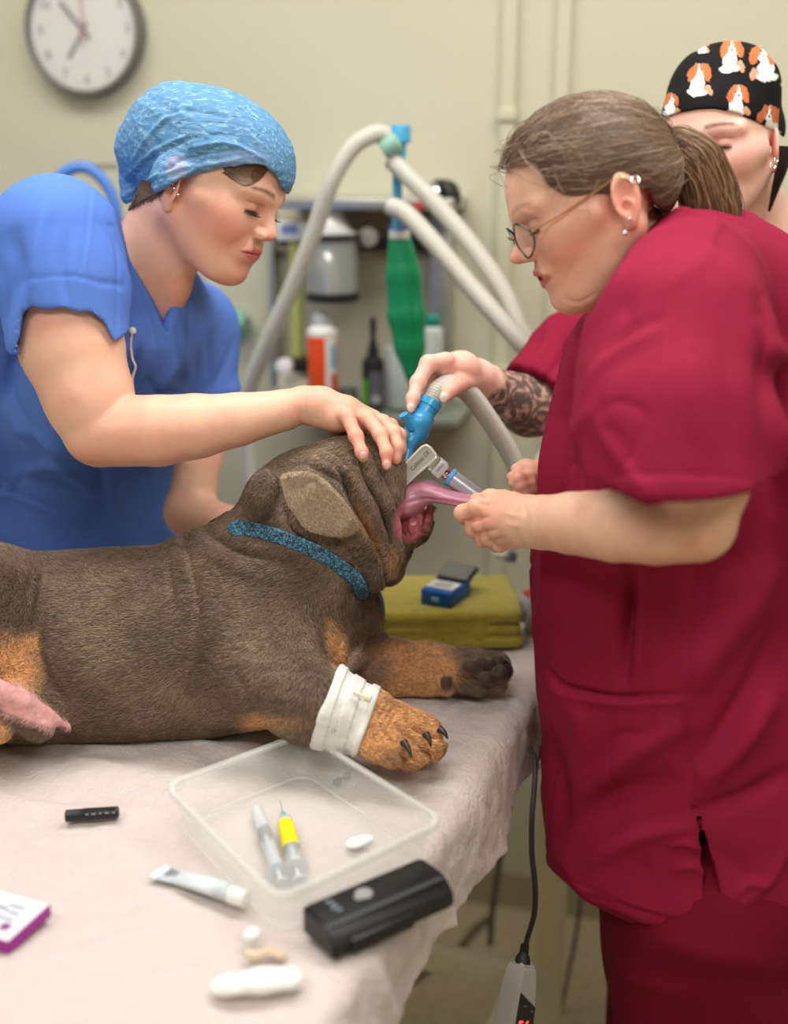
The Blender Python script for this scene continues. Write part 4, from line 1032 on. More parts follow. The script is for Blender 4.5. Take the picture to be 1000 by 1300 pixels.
    L.new(m2.outputs[2], bs.inputs['Base Color']); bp = nt.nodes.new('ShaderNodeBump'); bp.inputs['Strength'].default_value = .4; bp.inputs['Distance'].default_value = .0015; L.new(n1.outputs['Fac'], bp.inputs['Height']); L.new(bp.outputs[0], bs.inputs['Normal'])
    def kp(V):
        C = np.tile(np.array(srgb(80, 132, 176)), (len(V), 1)); C = blend(C, pmask(V, 224, 212, 17, 20, 0, .5, 1.3, 1.6)*.6, srgb(176, 158, 190)); C = blend(C, pmask(V, 300, 205, 60, 20, -10, .9, 1.3, 1.6)*.35, srgb(160, 160, 200)); C = blend(C, pmask(V, 170, 235, 26, 34, 0, .8)*.5, srgb(70, 130, 180)); return C
    sdf_obj('cap', K, .0018, cm, root, kp)['label'] = 'blue disposable bouffant cap'
    G = Field(); G.u((lambda P: F.eval(P)-.0014, at(312, 215, 1.53), .05), 0)
    G.inter(polyprism([(282, 214), (289, 225), (300, 232), (314, 233), (327, 227), (340, 214), (338, 196), (282, 196)], 1.50, 1.3, 1.6), .003)
    G.disp(lambda P: .0008*vnoise(P@H.R*np.array((.3, 1, 1)), 260, 2))
    hm = mat('brown_hair', srgb(106, 82, 64), .45, bump=[(300, .6, .002, (.15, 1, 1))], mott=(60, srgb(78, 58, 44), .8))
    sdf_obj('hair', G, .0015, hm, root)
    G = Field(); G.u((lambda P: F.eval(P)-.0022, at(180, 255, 1.56), .06), 0)
    G.inter(polyprism([(150, 250), (155, 266), (163, 268), (176, 259), (192, 251), (206, 244), (206, 225), (150, 225)], 1.56, 1.4, 1.7), .003)
    G.disp(lambda P: .0008*vnoise(P@H.R*np.array((.3, 1, 1)), 260, 4))
    sdf_obj('nape_hair', G, .0015, hm, root)
    for y in (1, -1): lashes(H, M['rubber'], root, y)
    rg = np.random.default_rng(4); Wn = []
    for i in range(420):
        r = rg.random(); j = rg.normal(0, 1.0, 6)
        Wn.append(spline([at(343-6*r+j[0], 209+3*r+j[1], 1.52), at(330-8*r+j[2], 226-13*r+j[3], 1.51), at(310-6*r, 234-18*r+j[4], 1.50), at(284+8*r+j[5], 219-6*r, 1.50)], 9))
    Wn = press(F, np.array(Wn), .0016); hair_curves('temple_strands', Wn, np.linspace(.00030, .00018, 9), np.array(srgb(112, 86, 66))*rg.uniform(.5, 1.6, 420)[:, None], hair_mat('temple_hair'), root)
    Wn = []
    for i in range(260):
        x = rg.uniform(168, 206); y0 = 262-(x-154)*.42; j = rg.normal(0, 1.5, 4)
        Wn.append(spline([at(x+6+j[0], y0-8, 1.56), at(x+1+j[1], y0+1, 1.56), at(x-4+j[2], y0+8+rg.uniform(-3, 5), 1.56)], 6))
    Wn = press(F, np.array(Wn), .0012); hair_curves('nape_strands', Wn, np.linspace(.00026, .0001, 6), np.array(srgb(84, 64, 50))*rg.uniform(.5, 1.5, 260)[:, None], hair_mat('nape_hair_strands'), root)
    # cap hem cord
    hem = 0 and spline([at(a, b, c) for a, b, c in ((152, 262, 1.555), (180, 252, 1.515), (208, 240, 1.495), (240, 227, 1.488), (280, 216, 1.492), (310, 210, 1.50), (334, 211, 1.515), (350, 222, 1.54))], 40)
    # white cord with a bead at the neckline
    b = Bm(); Yc = 1.53; p0 = at(168, 420, Yc)
    b.lathe([(.0004, -.005), (.0045, -.003), (.0052, 0), (.0045, .003), (.0004, .005)], p0, (0, 0, 1), 16); b.build('cord_bead', M['white'], root)
    b = Bm(); b.tube(spline([at(168, 420, Yc), at(166, 438, Yc), at(168, 455, Yc), at(172, 466, Yc), at(168, 480, Yc), at(169, 498, Yc)], 30), .0016, 8); b.build('neck_cord', M['white'], root)
    legs_and_shoes(root, (-.66, 2.31), (-.48, 2.27), .92, .085, MBLUE, M['black'], (.2, -1))
woman_blue()
# ------------------------------------------------------------------ the woman in maroon at the end of the table
MRED = cloth_mat('maroon_scrub_cotton', srgb(142, 27, 60), srgb(126, 20, 48))
MHAIR = hair_mat('hair_strands')
def woman_maroon():
    root = empty('person', (.40, 1.36, 0), 'woman with glasses, brown ponytail and maroon scrubs pulling out the tongue', 'person')
    H = Head((.2351, 1.3502, 1.5601), (-.9073, -.0804, -.4127), 1.0, (0, .117, .993))
    F = Field(); H.build(F, nose=1.02, cheek=1.0, jaw=1.05, mouth=.0035, fat=.004, back=(.004, .083))
    F.chain([(770, 300, 1.37, 48), (812, 330, 1.38, 60), (850, 380, 1.38, 78)], .02)
    F.chain([(740, 360, 1.36, 26), (790, 370, 1.37, 34)], .02)
    F.chain([(860, 400, 1.38, 90), (850, 560, 1.38, 110), (850, 760, 1.38, 125), (870, 960, 1.37, 130)], .03)
    F.chain([(872, 365, 1.26, 62), (878, 480, 1.15, 58), (892, 600, 1.09, 56), (886, 662, 1.08, 48)], .02)
    # near arm and hand
    F.chain([(884, 664, 1.08, 50), (835, 668, 1.10, 49), (780, 667, 1.14, 46), (725, 664, 1.20, 39), (688, 663, 1.25, 34), (668, 662, 1.275, 32)], .004)
    F.chain([(668, 662, 1.275, 32), (645, 660, 1.30, 31), (628, 654, 1.315, 22)], .010)
    F.chain([(650, 642, 1.30, 17), (632, 640, 1.315, 15)], .008); F.chain([(655, 682, 1.295, 15), (636, 682, 1.31, 13)], .008)
    finger(F, [(640, 634, 1.325, 13), (622, 632, 1.34, 10.5), (606, 636, 1.352, 9), (597, 641, 1.36, 7.5)])
    finger(F, [(634, 645, 1.305, 14), (608, 644, 1.315, 12.5), (588, 652, 1.33, 11), (590, 658, 1.345, 10)])
    finger(F, [(636, 660, 1.302, 13.5), (612, 665, 1.312, 12), (601, 671, 1.325, 10.5), (606, 673, 1.34, 9)])
    finger(F, [(640, 674, 1.302, 12.5), (621, 681, 1.312, 11), (613, 685, 1.325, 9.5), (622, 683, 1.335, 8)])
    finger(F, [(648, 686, 1.302, 11), (634, 691, 1.310, 9.5), (630, 692, 1.32, 8.5), (640, 690, 1.33, 7)])
    # far arm and hand, holding the laryngoscope handle
    F.chain([(850, 420, 1.52, 50), (815, 560, 1.58, 40), (780, 640, 1.56, 36), (725, 618, 1.47, 26), (690, 608, 1.43, 20)], .015)
    F.chain([(690, 608, 1.43, 20), (672, 606, 1.42, 19)], .008)
    finger(F, [(676, 598, 1.425, 10), (660, 600, 1.415, 8.5), (650, 606, 1.405, 7.5)])
    finger(F, [(672, 606, 1.405, 9), (658, 608, 1.395, 8), (652, 614, 1.395, 7)])
    finger(F, [(674, 614, 1.40, 9), (662, 617, 1.392, 8), (655, 622, 1.395, 7)])
    finger(F, [(678, 621, 1.40, 8), (666, 625, 1.392, 7.5), (660, 629, 1.395, 6.5)])
    finger(F, [(684, 594, 1.43, 10), (668, 592, 1.43, 8.5), (655, 596, 1.425, 7.5)])
    F.disp(lambda P: .0009*vnoise(P, 60))
    for pts, a in (([(600, 632), (612, 640), (626, 641)], -.0016), ([(586, 664), (600, 660), (620, 656)], -.003), ([(602, 680), (614, 676), (630, 672)], -.003), ([(616, 690), (626, 687), (640, 683)], -.0025), ([(664, 636), (668, 660), (666, 690)], -.0012), ([(640, 650), (650, 654), (664, 656)], .0012), ([(642, 664), (652, 668), (664, 668)], .001)):
        crease(F, pts, a, .0026, (1.2, 1.42))
    for pts, a in (([(706, 345), (700, 356), (694, 362)], -.0012), ([(730, 330), (722, 350), (712, 372)], -.0012), ([(688, 296), (676, 300), (668, 306)], -.0012), ([(716, 380), (735, 384), (756, 372)], -.0016), ([(665, 262), (672, 266), (684, 266)], -.0008)):
        crease(F, pts, a, .0022, (1.2, 1.36))
    skin, red = srgb(232, 188, 162), srgb(222, 154, 134)
    def paint(V):
        C = skin_paint(V, skin, red, .6)
        C = H.paint(C, V, skin, srgb(186, 96, 92), srgb(150, 118, 92), srgb(80, 56, 46), srgb(226, 142, 124), .55)
        for a in ((608, 660, 40, 40, 0, .9, srgb(232, 150, 128), .5), (880, 690, 34, 22, 0, .9, srgb(226, 134, 116), .5), (670, 608, 30, 26, 0, .8, srgb(222, 140, 120), .4), (720, 330, 60, 50, 0, .9, srgb(224, 146, 120), .35)):
            C = blend(C, pmask(V, *a[:6])*a[7], a[6])
        C = C*(1+.10*vnoise(V, 90, 7))[:, None]
        return np.clip(C, 0, 1)
    sdf_obj('body', F, .0021, MSKIN, root, paint)
    # ---- tunic
    T = Field()
    T.chain([(900, 392, 1.37, 118), (868, 480, 1.38, 138), (852, 600, 1.38, 158), (846, 720, 1.38, 162), (858, 860, 1.37, 166), (872, 1000, 1.36, 172), (884, 1110, 1.35, 176), (900, 1260, 1.34, 180)], .04)
    T.chain([(960, 420, 1.37, 110), (990, 600, 1.38, 130), (1000, 800, 1.38, 140), (1010, 1100, 1.36, 150), (1010, 1240, 1.36, 150)], .04)
    T.chain([(880, 372, 1.30, 100), (880, 395, 1.24, 96)], .03)
    S = Field(); S.chain([(872, 378, 1.24, 94), (862, 440, 1.17, 112), (852, 540, 1.11, 124), (850, 660, 1.07, 128)], .03)
    S.inter((lambda P: -(P@np.array((0, 0, 1.0))-at(850, 628, 1.00)[2])+.06*np.clip(P[:, 1]-1.0, 0, .3)-.00, at(850, 628, 1.05), 99), .003)
    T.u(S.prim(), .018)
    T.sub(prim_cone(at(858, 470, 1.15), at(850, 700, 1.07), .070, .096), .003)
    hemz = lambda P: np.interp(proj(P)[:, 0], [600, 693, 700, 741, 819, 894, 930, 1100], [1085, 1093, 1100, 1134, 1172, 1183, 1190, 1196])
    def hemcut(P):
        q = proj(P); return (q[:, 1]-hemz(P))/1100
    T.inter((hemcut, at(850, 1150, 1.3), 99), .003)
    T.sub(polyprism([(883, 1026), (888, 1060), (893, 1110), (895, 1200), (928, 1200), (912, 1130), (896, 1070), (886, 1032)], 1.20, 1.0, 1.28), .001)
    # neck opening
    T.sub(polyprism([(880, 258), (868, 268), (856, 276), (828, 291), (806, 308), (792, 328), (782, 350), (770, 376), (757, 397), (740, 404), (690, 395), (700, 250)], 1.30, 1.05, 1.60), .003)
    B = (1.0, 1.5); cr = lambda pts, a, w, Y=B: crease(T, pts, a, w, Y)
    cr([(858, 280), (832, 294), (812, 312), (798, 334), (784, 366), (768, 398), (752, 440)], .0016, .003)
    cr([(848, 282), (850, 310), (846, 326)], -.0012, .002); cr([(846, 326), (838, 370), (833, 410), (830, 480), (826, 560), (824, 612)], -.0018, .003, (.95, 1.35))
    cr([(836, 417), (800, 440), (760, 470), (738, 500)], .0055, .007, (.95, 1.4)); cr([(842, 404), (800, 424), (770, 446)], -.0040, .007, (.95, 1.4))
    cr([(965, 380), (968, 430), (975, 480), (978, 560), (980, 640)], -.016, .010, (1.0, 1.5)); cr([(712, 530), (724, 570), (734, 610), (738, 628)], -.010, .006, (1.0, 1.5))
    cr([(716, 545), (718, 580), (716, 640)], -.006, .004, (1.1, 1.5)); cr([(740, 470), (724, 510), (716, 540)], -.006, .007, (1.0, 1.5))
    cr([(760, 612), (800, 603), (850, 602), (900, 602), (972, 612)], -.0016, .0022, (.95, 1.3)); cr([(745, 622), (800, 616), (860, 614), (930, 616), (974, 626)], .0012, .004, (.95, 1.3))
    cr([(770, 540), (790, 560), (800, 600)], -.0035, .008, (.95, 1.3)); cr([(870, 430), (880, 500), (890, 590)], .0035, .012, (.95, 1.3)); cr([(920, 440), (930, 520), (936, 590)], -.004, .012, (.95, 1.3)); cr([(790, 470), (780, 520), (790, 590)], .004, .010, (.95, 1.3))
    # body of the tunic
    for pts, a, w in (([(806, 730), (803, 760), (800, 790), (794, 860)], -.012, .009), ([(812, 725), (815, 780), (806, 870)], .007, .010), ([(884, 720), (878, 800), (870, 880), (876, 960), (882, 1028)], -.0022, .0022), ([(1000, 660), (950, 760), (900, 830), (880, 880)], .014, .022), ([(1000, 780), (950, 880), (900, 960)], -.010, .016), ([(980, 880), (940, 940), (890, 1000)], .010, .016), ([(940, 700), (900, 730), (880, 790)], -.008, .014),
                      ([(1000, 980), (950, 1010), (890, 1030)], -.008, .012), ([(760, 1000), (800, 960), (870, 920)], .007, .016), ([(700, 930), (716, 1000), (712, 1080)], -.007, .010), ([(720, 1060), (780, 1010), (860, 990)], -.007, .016), ([(700, 870), (740, 920), (740, 1000)], .004, .012), ([(760, 1090), (820, 1060), (880, 1050)], .005, .012), ([(960, 400), (975, 440), (1000, 460)], .010, .012), ([(980, 520), (1000, 600), (990, 680)], .010, .014), ([(890, 1080), (870, 1070), (850, 1072)], .004, .006), ([(896, 1110), (876, 1100), (856, 1104)], .003, .006), ([(930, 1140), (950, 1120), (970, 1122)], .004, .006)):
        cr(pts, a*1.5, w, (1.0, 1.5))
    # pocket: raised patch with a turned edge
    T.disp(lambda P: -.0030*np.clip(-polyprism([(699, 862), (722, 880), (760, 886), (810, 888), (862, 886), (874, 960), (884, 1080), (880, 1175), (740, 1130), (700, 1080), (706, 960)], 1.24, .9, 1.5)[0](P)/.003, 0, 1))
    cr([(697, 850), (712, 868), (740, 878), (790, 886), (862, 882)], -.008, .0035, (1.0, 1.5)); cr([(700, 862), (714, 876), (742, 886), (790, 893), (862, 889)], .004, .004, (1.0, 1.5)); cr([(702, 884), (740, 900), (790, 906), (864, 902)], -.0014, .002, (1.0, 1.5))
    T.disp(lambda P: .0014*np.exp(-((proj(P)[:, 1]-hemz(P)+14)/2.2)**2)*(P[:, 1] < 1.5))
    T.disp(fold_noise(21, .0050, (1, 1, .6), 7)); T.disp(drift(9, .004, 12))
    sdf_obj('tunic', T, .0036, MRED, root, sm=1)
    # ---- trousers
    Q = Field(); Q.chain([(900, 1080, 1.34, 150), (930, 1200, 1.34, 158), (955, 1330, 1.34, 150)], .03)
    Q.u(prim_cone(at(900, 1150, 1.25), (.37, 1.25, .5), .105, .085), .03); Q.u(prim_cone((.37, 1.25, .5), (.36, 1.25, .1), .085, .075), .02)
    Q.u(prim_cone(at(930, 1150, 1.42), (.40, 1.45, .5), .105, .085), .03); Q.u(prim_cone((.40, 1.45, .5), (.39, 1.45, .1), .085, .075), .02)
    crease(Q, [(940, 1185), (944, 1240), (942, 1310)], -.0016, .003, (1.0, 1.5)); crease(Q, [(1000, 1230), (900, 1210), (800, 1190)], .006, .02, (1.0, 1.5))
    Q.inter(prim_plane((0, 0, .07), (0, 0, -1)), .003); Q.disp(fold_noise(31, .004))
    sdf_obj('trousers', Q, .005, mat('maroon_trousers', srgb(112, 17, 40), .85, bump=[(1400, .25, .0006, ONE)], mott=(6, srgb(98, 13, 33), .5), spec=.12), root)
    for y in (1.25, 1.45):
        G = Field(); a = np.array((.35, y, .05)); G.u(prim_cone(a, a+np.array((-.07, 0, 0)), .042, .045), .02); G.u(prim_cone(a+np.array((-.07, 0, -.012)), a+np.array((-.15, 0, -.018)), .044, .032), .02); G.u(prim_cone(a, a+np.array((0, 0, .05)), .04, .036), .02); G.inter(prim_plane((0, 0, .003), (0, 0, -1)), .003)
        sdf_obj('shoe', G, .004, M['black'], root)
    # ---- hair
    e = H.ell; hairline = [(630, 214), (642, 216), (656, 206), (672, 204), (684, 214), (696, 236), (716, 248), (744, 250), (762, 236), (770, 220), (780, 206), (796, 204), (808, 214), (818, 234), (832, 262), (850, 276), (880, 290), (700, 480), (560, 460), (590, 230)]
    G = Field(); G.u(e((.002, 0, .053), (.090, .078, .086)), 0); G.u(e((.032, 0, .058), (.066, .068, .062)), .03); G.u(e((-.040, 0, .015), (.050, .060, .056)), .03)
    G.sub(polyprism(hairline, 1.28, 1.0, 1.7), .004)
    G.disp(lambda P: .0012*vnoise(H.loc(P)*np.array((.4, 1, 1)), 120, 2))
    hc = lambda V: np.clip(np.tile(np.array(srgb(104, 80, 62)), (len(V), 1))*(1+.5*vnoise(H.loc(V)*np.array((.25, 1, 1)), 260, 1))[:, None], 0, 1)
    Vh, Fh = surface(G, .0024); Vh = smooth_v(Vh, Fh, 1); Vh = G.relief(Vh, Fh); me = mesh_np('hair', Vh, Fh); set_col(me, hc(Vh)); link('hair', me, mat('hair_base', rough=.5, attr=True), root)
    rg = np.random.default_rng(8); NS = 9000
    Gf = Field(); Gf.ops = [o for o in G.ops if o[0] == 'u']
    nh = vnormals(Vh, Fh); pv = proj(Vh); okv = (np.abs(Gf.eval(Vh)) < .003) & (nh@(np.array((0, 0, 1.0))) > -.6) & (pv[:, 0] < 842)
    st = Vh[rg.choice(np.flatnonzero(okv), NS)]
    base = at(838, 186, 1.36); Cn = H.w(-.016, 0, .060); Rl = np.array((.1065, .0830, .0935*ZS/.9))
    K = 9; out = np.zeros((NS, K, 3)); ends = base+rg.normal(0, .006, (NS, 3)); frac = rg.uniform(.25, 1.0, NS)
    def to_surf(Pw, off):
        L = (Pw-Cn)@H.R; n = L/np.linalg.norm(L, axis=1)[:, None]
        # march out to the hair surface
        lo = np.full(len(Pw), .03); hi = np.full(len(Pw), .15)
        for _ in range(14):
            md = (lo+hi)/2; inside = G2.eval(Cn+(n*md[:, None])@H.R.T) < 0; lo = np.where(inside, md, lo); hi = np.where(inside, hi, md)
        return Cn+(n*(lo+off)[:, None])@H.R.T
    G2 = Field(); G2.ops = [o for o in G.ops if o[0] == 'u']
    off = rg.uniform(.0002, .0016, NS)
    for j in range(K):
        t = (j/(K-1))*frac; P = st*(1-t)[:, None]+ends*t[:, None]; out[:, j] = to_surf(P, off+.0006*math.sin(math.pi*j/(K-1)))
    tone = rg.uniform(.55, 1.5, NS); cols = np.array(srgb(112, 86, 66))*tone[:, None]; gy = rg.random(NS) < .16; cols[gy] = np.array(srgb(168, 150, 132))*rg.uniform(.7, 1.15, gy.sum())[:, None]
    hair_curves('hair_strands', out, np.linspace(.00032, .00022, K), cols, MHAIR, root)
    # ponytail
    NP = 3600; K = 12; ctrl = [np.array(at(*p)) for p in ((838, 186, 1.365), (858, 184, 1.36), (880, 202, 1.35), (894, 232, 1.35), (902, 266, 1.35), (900, 300, 1.36))]
    wid = np.array((.010, .018, .026, .030, .032, .032)); pts = np.zeros((NP, 6, 3)); a = rg.uniform(0, 2*math.pi, NP); q = np.sqrt(rg.random(NP)); tw = rg.normal(0, .002, (NP, 6, 3))
    for j in range(6):
        t = ctrl[min(j+1, 5)]-ctrl[max(j-1, 0)]; t = t/np.linalg.norm(t); u = np.cross(t, (0, 1, 0)); u /= np.linalg.norm(u); v = np.cross(t, u)
        pts[:, j] = ctrl[j]+wid[j]*(q*np.cos(a))[:, None]*u*1.0+wid[j]*(q*np.sin(a))[:, None]*v*.8+tw[:, j]
    sp = np.zeros((NP, K, 3))
    for k_, tt in enumerate(np.linspace(0, 4.999, K)):
        i = int(tt); f = tt-i; g = lambda n: pts[:, min(max(n, 0), 5)]; A, B_, C_, D_ = g(i-1), g(i), g(i+1), g(i+2)
        sp[:, k_] = .5*(2*B_+(C_-A)*f+(2*A-5*B_+4*C_-D_)*f*f+(3*B_-A-3*C_+D_)*f**3)
    cols = np.array(srgb(122, 92, 66))*rg.uniform(.5, 1.5, NP)[:, None]; gy = rg.random(NP) < .2; cols[gy] = np.array(srgb(184, 150, 112))*rg.uniform(.8, 1.1, gy.sum())[:, None]
    hair_curves('ponytail', sp, np.linspace(.0005, .0003, K), cols, MHAIR, root)
    b = Bm(); b.tube([at(849, 176, 1.365)+np.array((0, 0, 0)), at(852, 196, 1.36)], .001, 8)
    tor = [base+np.array((.001, 0, 0))+.0125*(math.cos(q)*np.array((.25, 0, 1))/1.03+math.sin(q)*np.array((0, 1, 0))) for q in np.linspace(0, 2*math.pi, 25)]
    b = Bm(); b.tube(tor, .0035, 8, caps=False); b.build('hair_tie', mat('hair_tie', srgb(60, 46, 40), .7), root)
    # loose strands at the temple
    W = []
    for (p0, p1, p2, p3) in (((672, 184), (690, 168), (712, 190), (722, 228)), ((676, 196), (700, 186), (722, 204), (742, 236)), ((664, 200), (676, 214), (690, 232), (704, 250)), ((690, 178), (716, 176), (738, 200), (744, 232)), ((660, 190), (668, 206), (686, 226), (696, 250)), ((704, 220), (712, 240), (730, 262), (748, 268)), ((650, 186), (646, 196), (642, 206), (640, 216)), ((706, 236), (700, 256), (706, 268), (712, 280)), ((760, 226), (752, 244), (744, 262), (748, 276)), ((700, 150), (740, 140), (790, 150), (830, 180)), ((720, 196), (760, 190), (800, 196), (840, 190)), ((700, 210), (720, 214), (740, 222), (760, 222)), ((812, 208), (830, 216), (850, 214), (868, 200)), ((808, 216), (830, 232), (856, 236), (876, 226))):
        for r_ in range(2):
            j = rg.normal(0, 1.2, 8); W.append(spline([at(p0[0]+j[0], p0[1]+j[1], 1.262), at(p1[0]+j[2], p1[1]+j[3], 1.256), at(p2[0]+j[4], p2[1]+j[5], 1.255), at(p3[0]+j[6], p3[1]+j[7], 1.258)], 10))
    # press them to the head: strands carried just over the skin or hair
    W = np.array(W); fl = W.reshape(-1, 3); LL = Field(); LL.ops = [o for o in F.ops[:24]]+list(G2.ops)
    cz = np.array((0, 0, CAMZ)); ray = fl-cz; s0 = np.full(len(fl), .88); s1 = np.full(len(fl), 1.12)
    for _ in range(26):
        md = (s0+s1)/2; ins = LL.eval(cz+ray*md[:, None]) < .0018; s1 = np.where(ins, md, s1); s0 = np.where(ins, s0, md)
    hit = (s1 < 1.1).reshape(W.shape[:2]); s1 = s1.reshape(W.shape[:2]); s1 = np.where(hit, s1, np.nan)
    for r_ in range(len(s1)):
        g_ = ~np.isnan(s1[r_]); s1[r_] = np.interp(np.arange(s1.shape[1]), np.flatnonzero(g_), s1[r_][g_]) if g_.any() else 1.0
    for _ in range(3): s1[:, 1:-1] = np.minimum(s1[:, 1:-1], (s1[:, :-2]+s1[:, 1:-1]*2+s1[:, 2:])/4)
    s1 = s1.ravel(); W2 = (cz+ray*s1[:, None]).reshape(W.shape)
    hair_curves('loose_strands', W2, np.linspace(.00026, .0001, 10), np.tile(np.array(srgb(176, 158, 138)), (len(W2), 1)), MHAIR, root)
    for y in (1, -1): lashes(H, M['rubber'], root, y, 18, .006)
    # ---- glasses
    gold = mat('gold_wire', srgb(206, 168, 120), .25, .9); lensm = mat('lens', srgb(170, 190, 180), .05, alpha=.2, spec=.8)
    gr = bpy.data.objects.new('glasses', None); COL.objects.link(gr); gr.parent = root; gr.location = (0, 0, 0); gr.empty_display_size = .02
    for y in (1, -1):
        ring = []; n = 32
        for i in range(n+1):
            a = 2*math.pi*i/n; q = .0245*(1+.05*math.cos(4*a))
            yy, zz = q*math.cos(a), .0205/.0245*q*math.sin(a)
            ring.append(H.w(.1095-.004*abs(math.cos(a))-.010*(yy*y+.02)/.04*.9, y*.033+yy, .010+zz-.002))
        b = Bm(); b.tube(ring, .0011, 6, caps=False); b.build('rim', mat('dark_wire', srgb(70, 66, 62), .3, .8), gr)
        cc = H.w(.1075, y*.033, .008); V = [cc+(p-cc)*.98 for p in ring[:-1]]; b = Bm(); b.raw([cc]+V, [(0, i+1, (i+1) % n+1) for i in range(n)]); lo = b.build('lens', lensm, gr)
        b = Bm(); b.tube(spline([H.w(.092, y*.059, .014), H.w(.060, y*.072, .018), H.w(.020, y*.0785, .024), H.w(-.006, y*.0800, .028), H.w(-.018, y*.078, .012)], 20), .0012, 8); b.build('temple_arm', gold, gr)
        b = Bm(); b.tube([H.w(.094, y*.0565, .013), H.w(.091, y*.060, .014)], .0022, 8); b.build('hinge', gold, gr)
    b = Bm(); b.tube(spline([H.w(.1075, .010, .014), H.w(.112, 0, .018), H.w(.1075, -.010, .014)], 10), .0011, 8); b.build('bridge', gold, gr)
    # ---- earrings
    for p, r in (((799, 278, 1.262), .0018), ((793, 296, 1.258), .0030), ((809, 229, 1.262), .0012)):
        b = Bm(); b.lathe([(.0001, -r), (r*.7, -r*.7), (r, 0), (r*.7, r*.7), (.0001, r)], at(*p), (0, -1, .3), 14); b.build('ear_stud', MGEM, root)
    b = Bm(); b.tube([at(799, 280, 1.262), at(796, 288, 1.26), at(793, 294, 1.258)], .0007, 6); b.build('earring_drop', MGEM, root)
    b = Bm(); c = at(806, 229, 1.27); b.tube([c+.0042*np.array((math.cos(a), .3*math.sin(a), math.sin(a))) for a in np.linspace(0, 2*math.pi, 18)], .0008, 6, caps=False); b.build('ear_ring', MGEM, root)
woman_maroon()
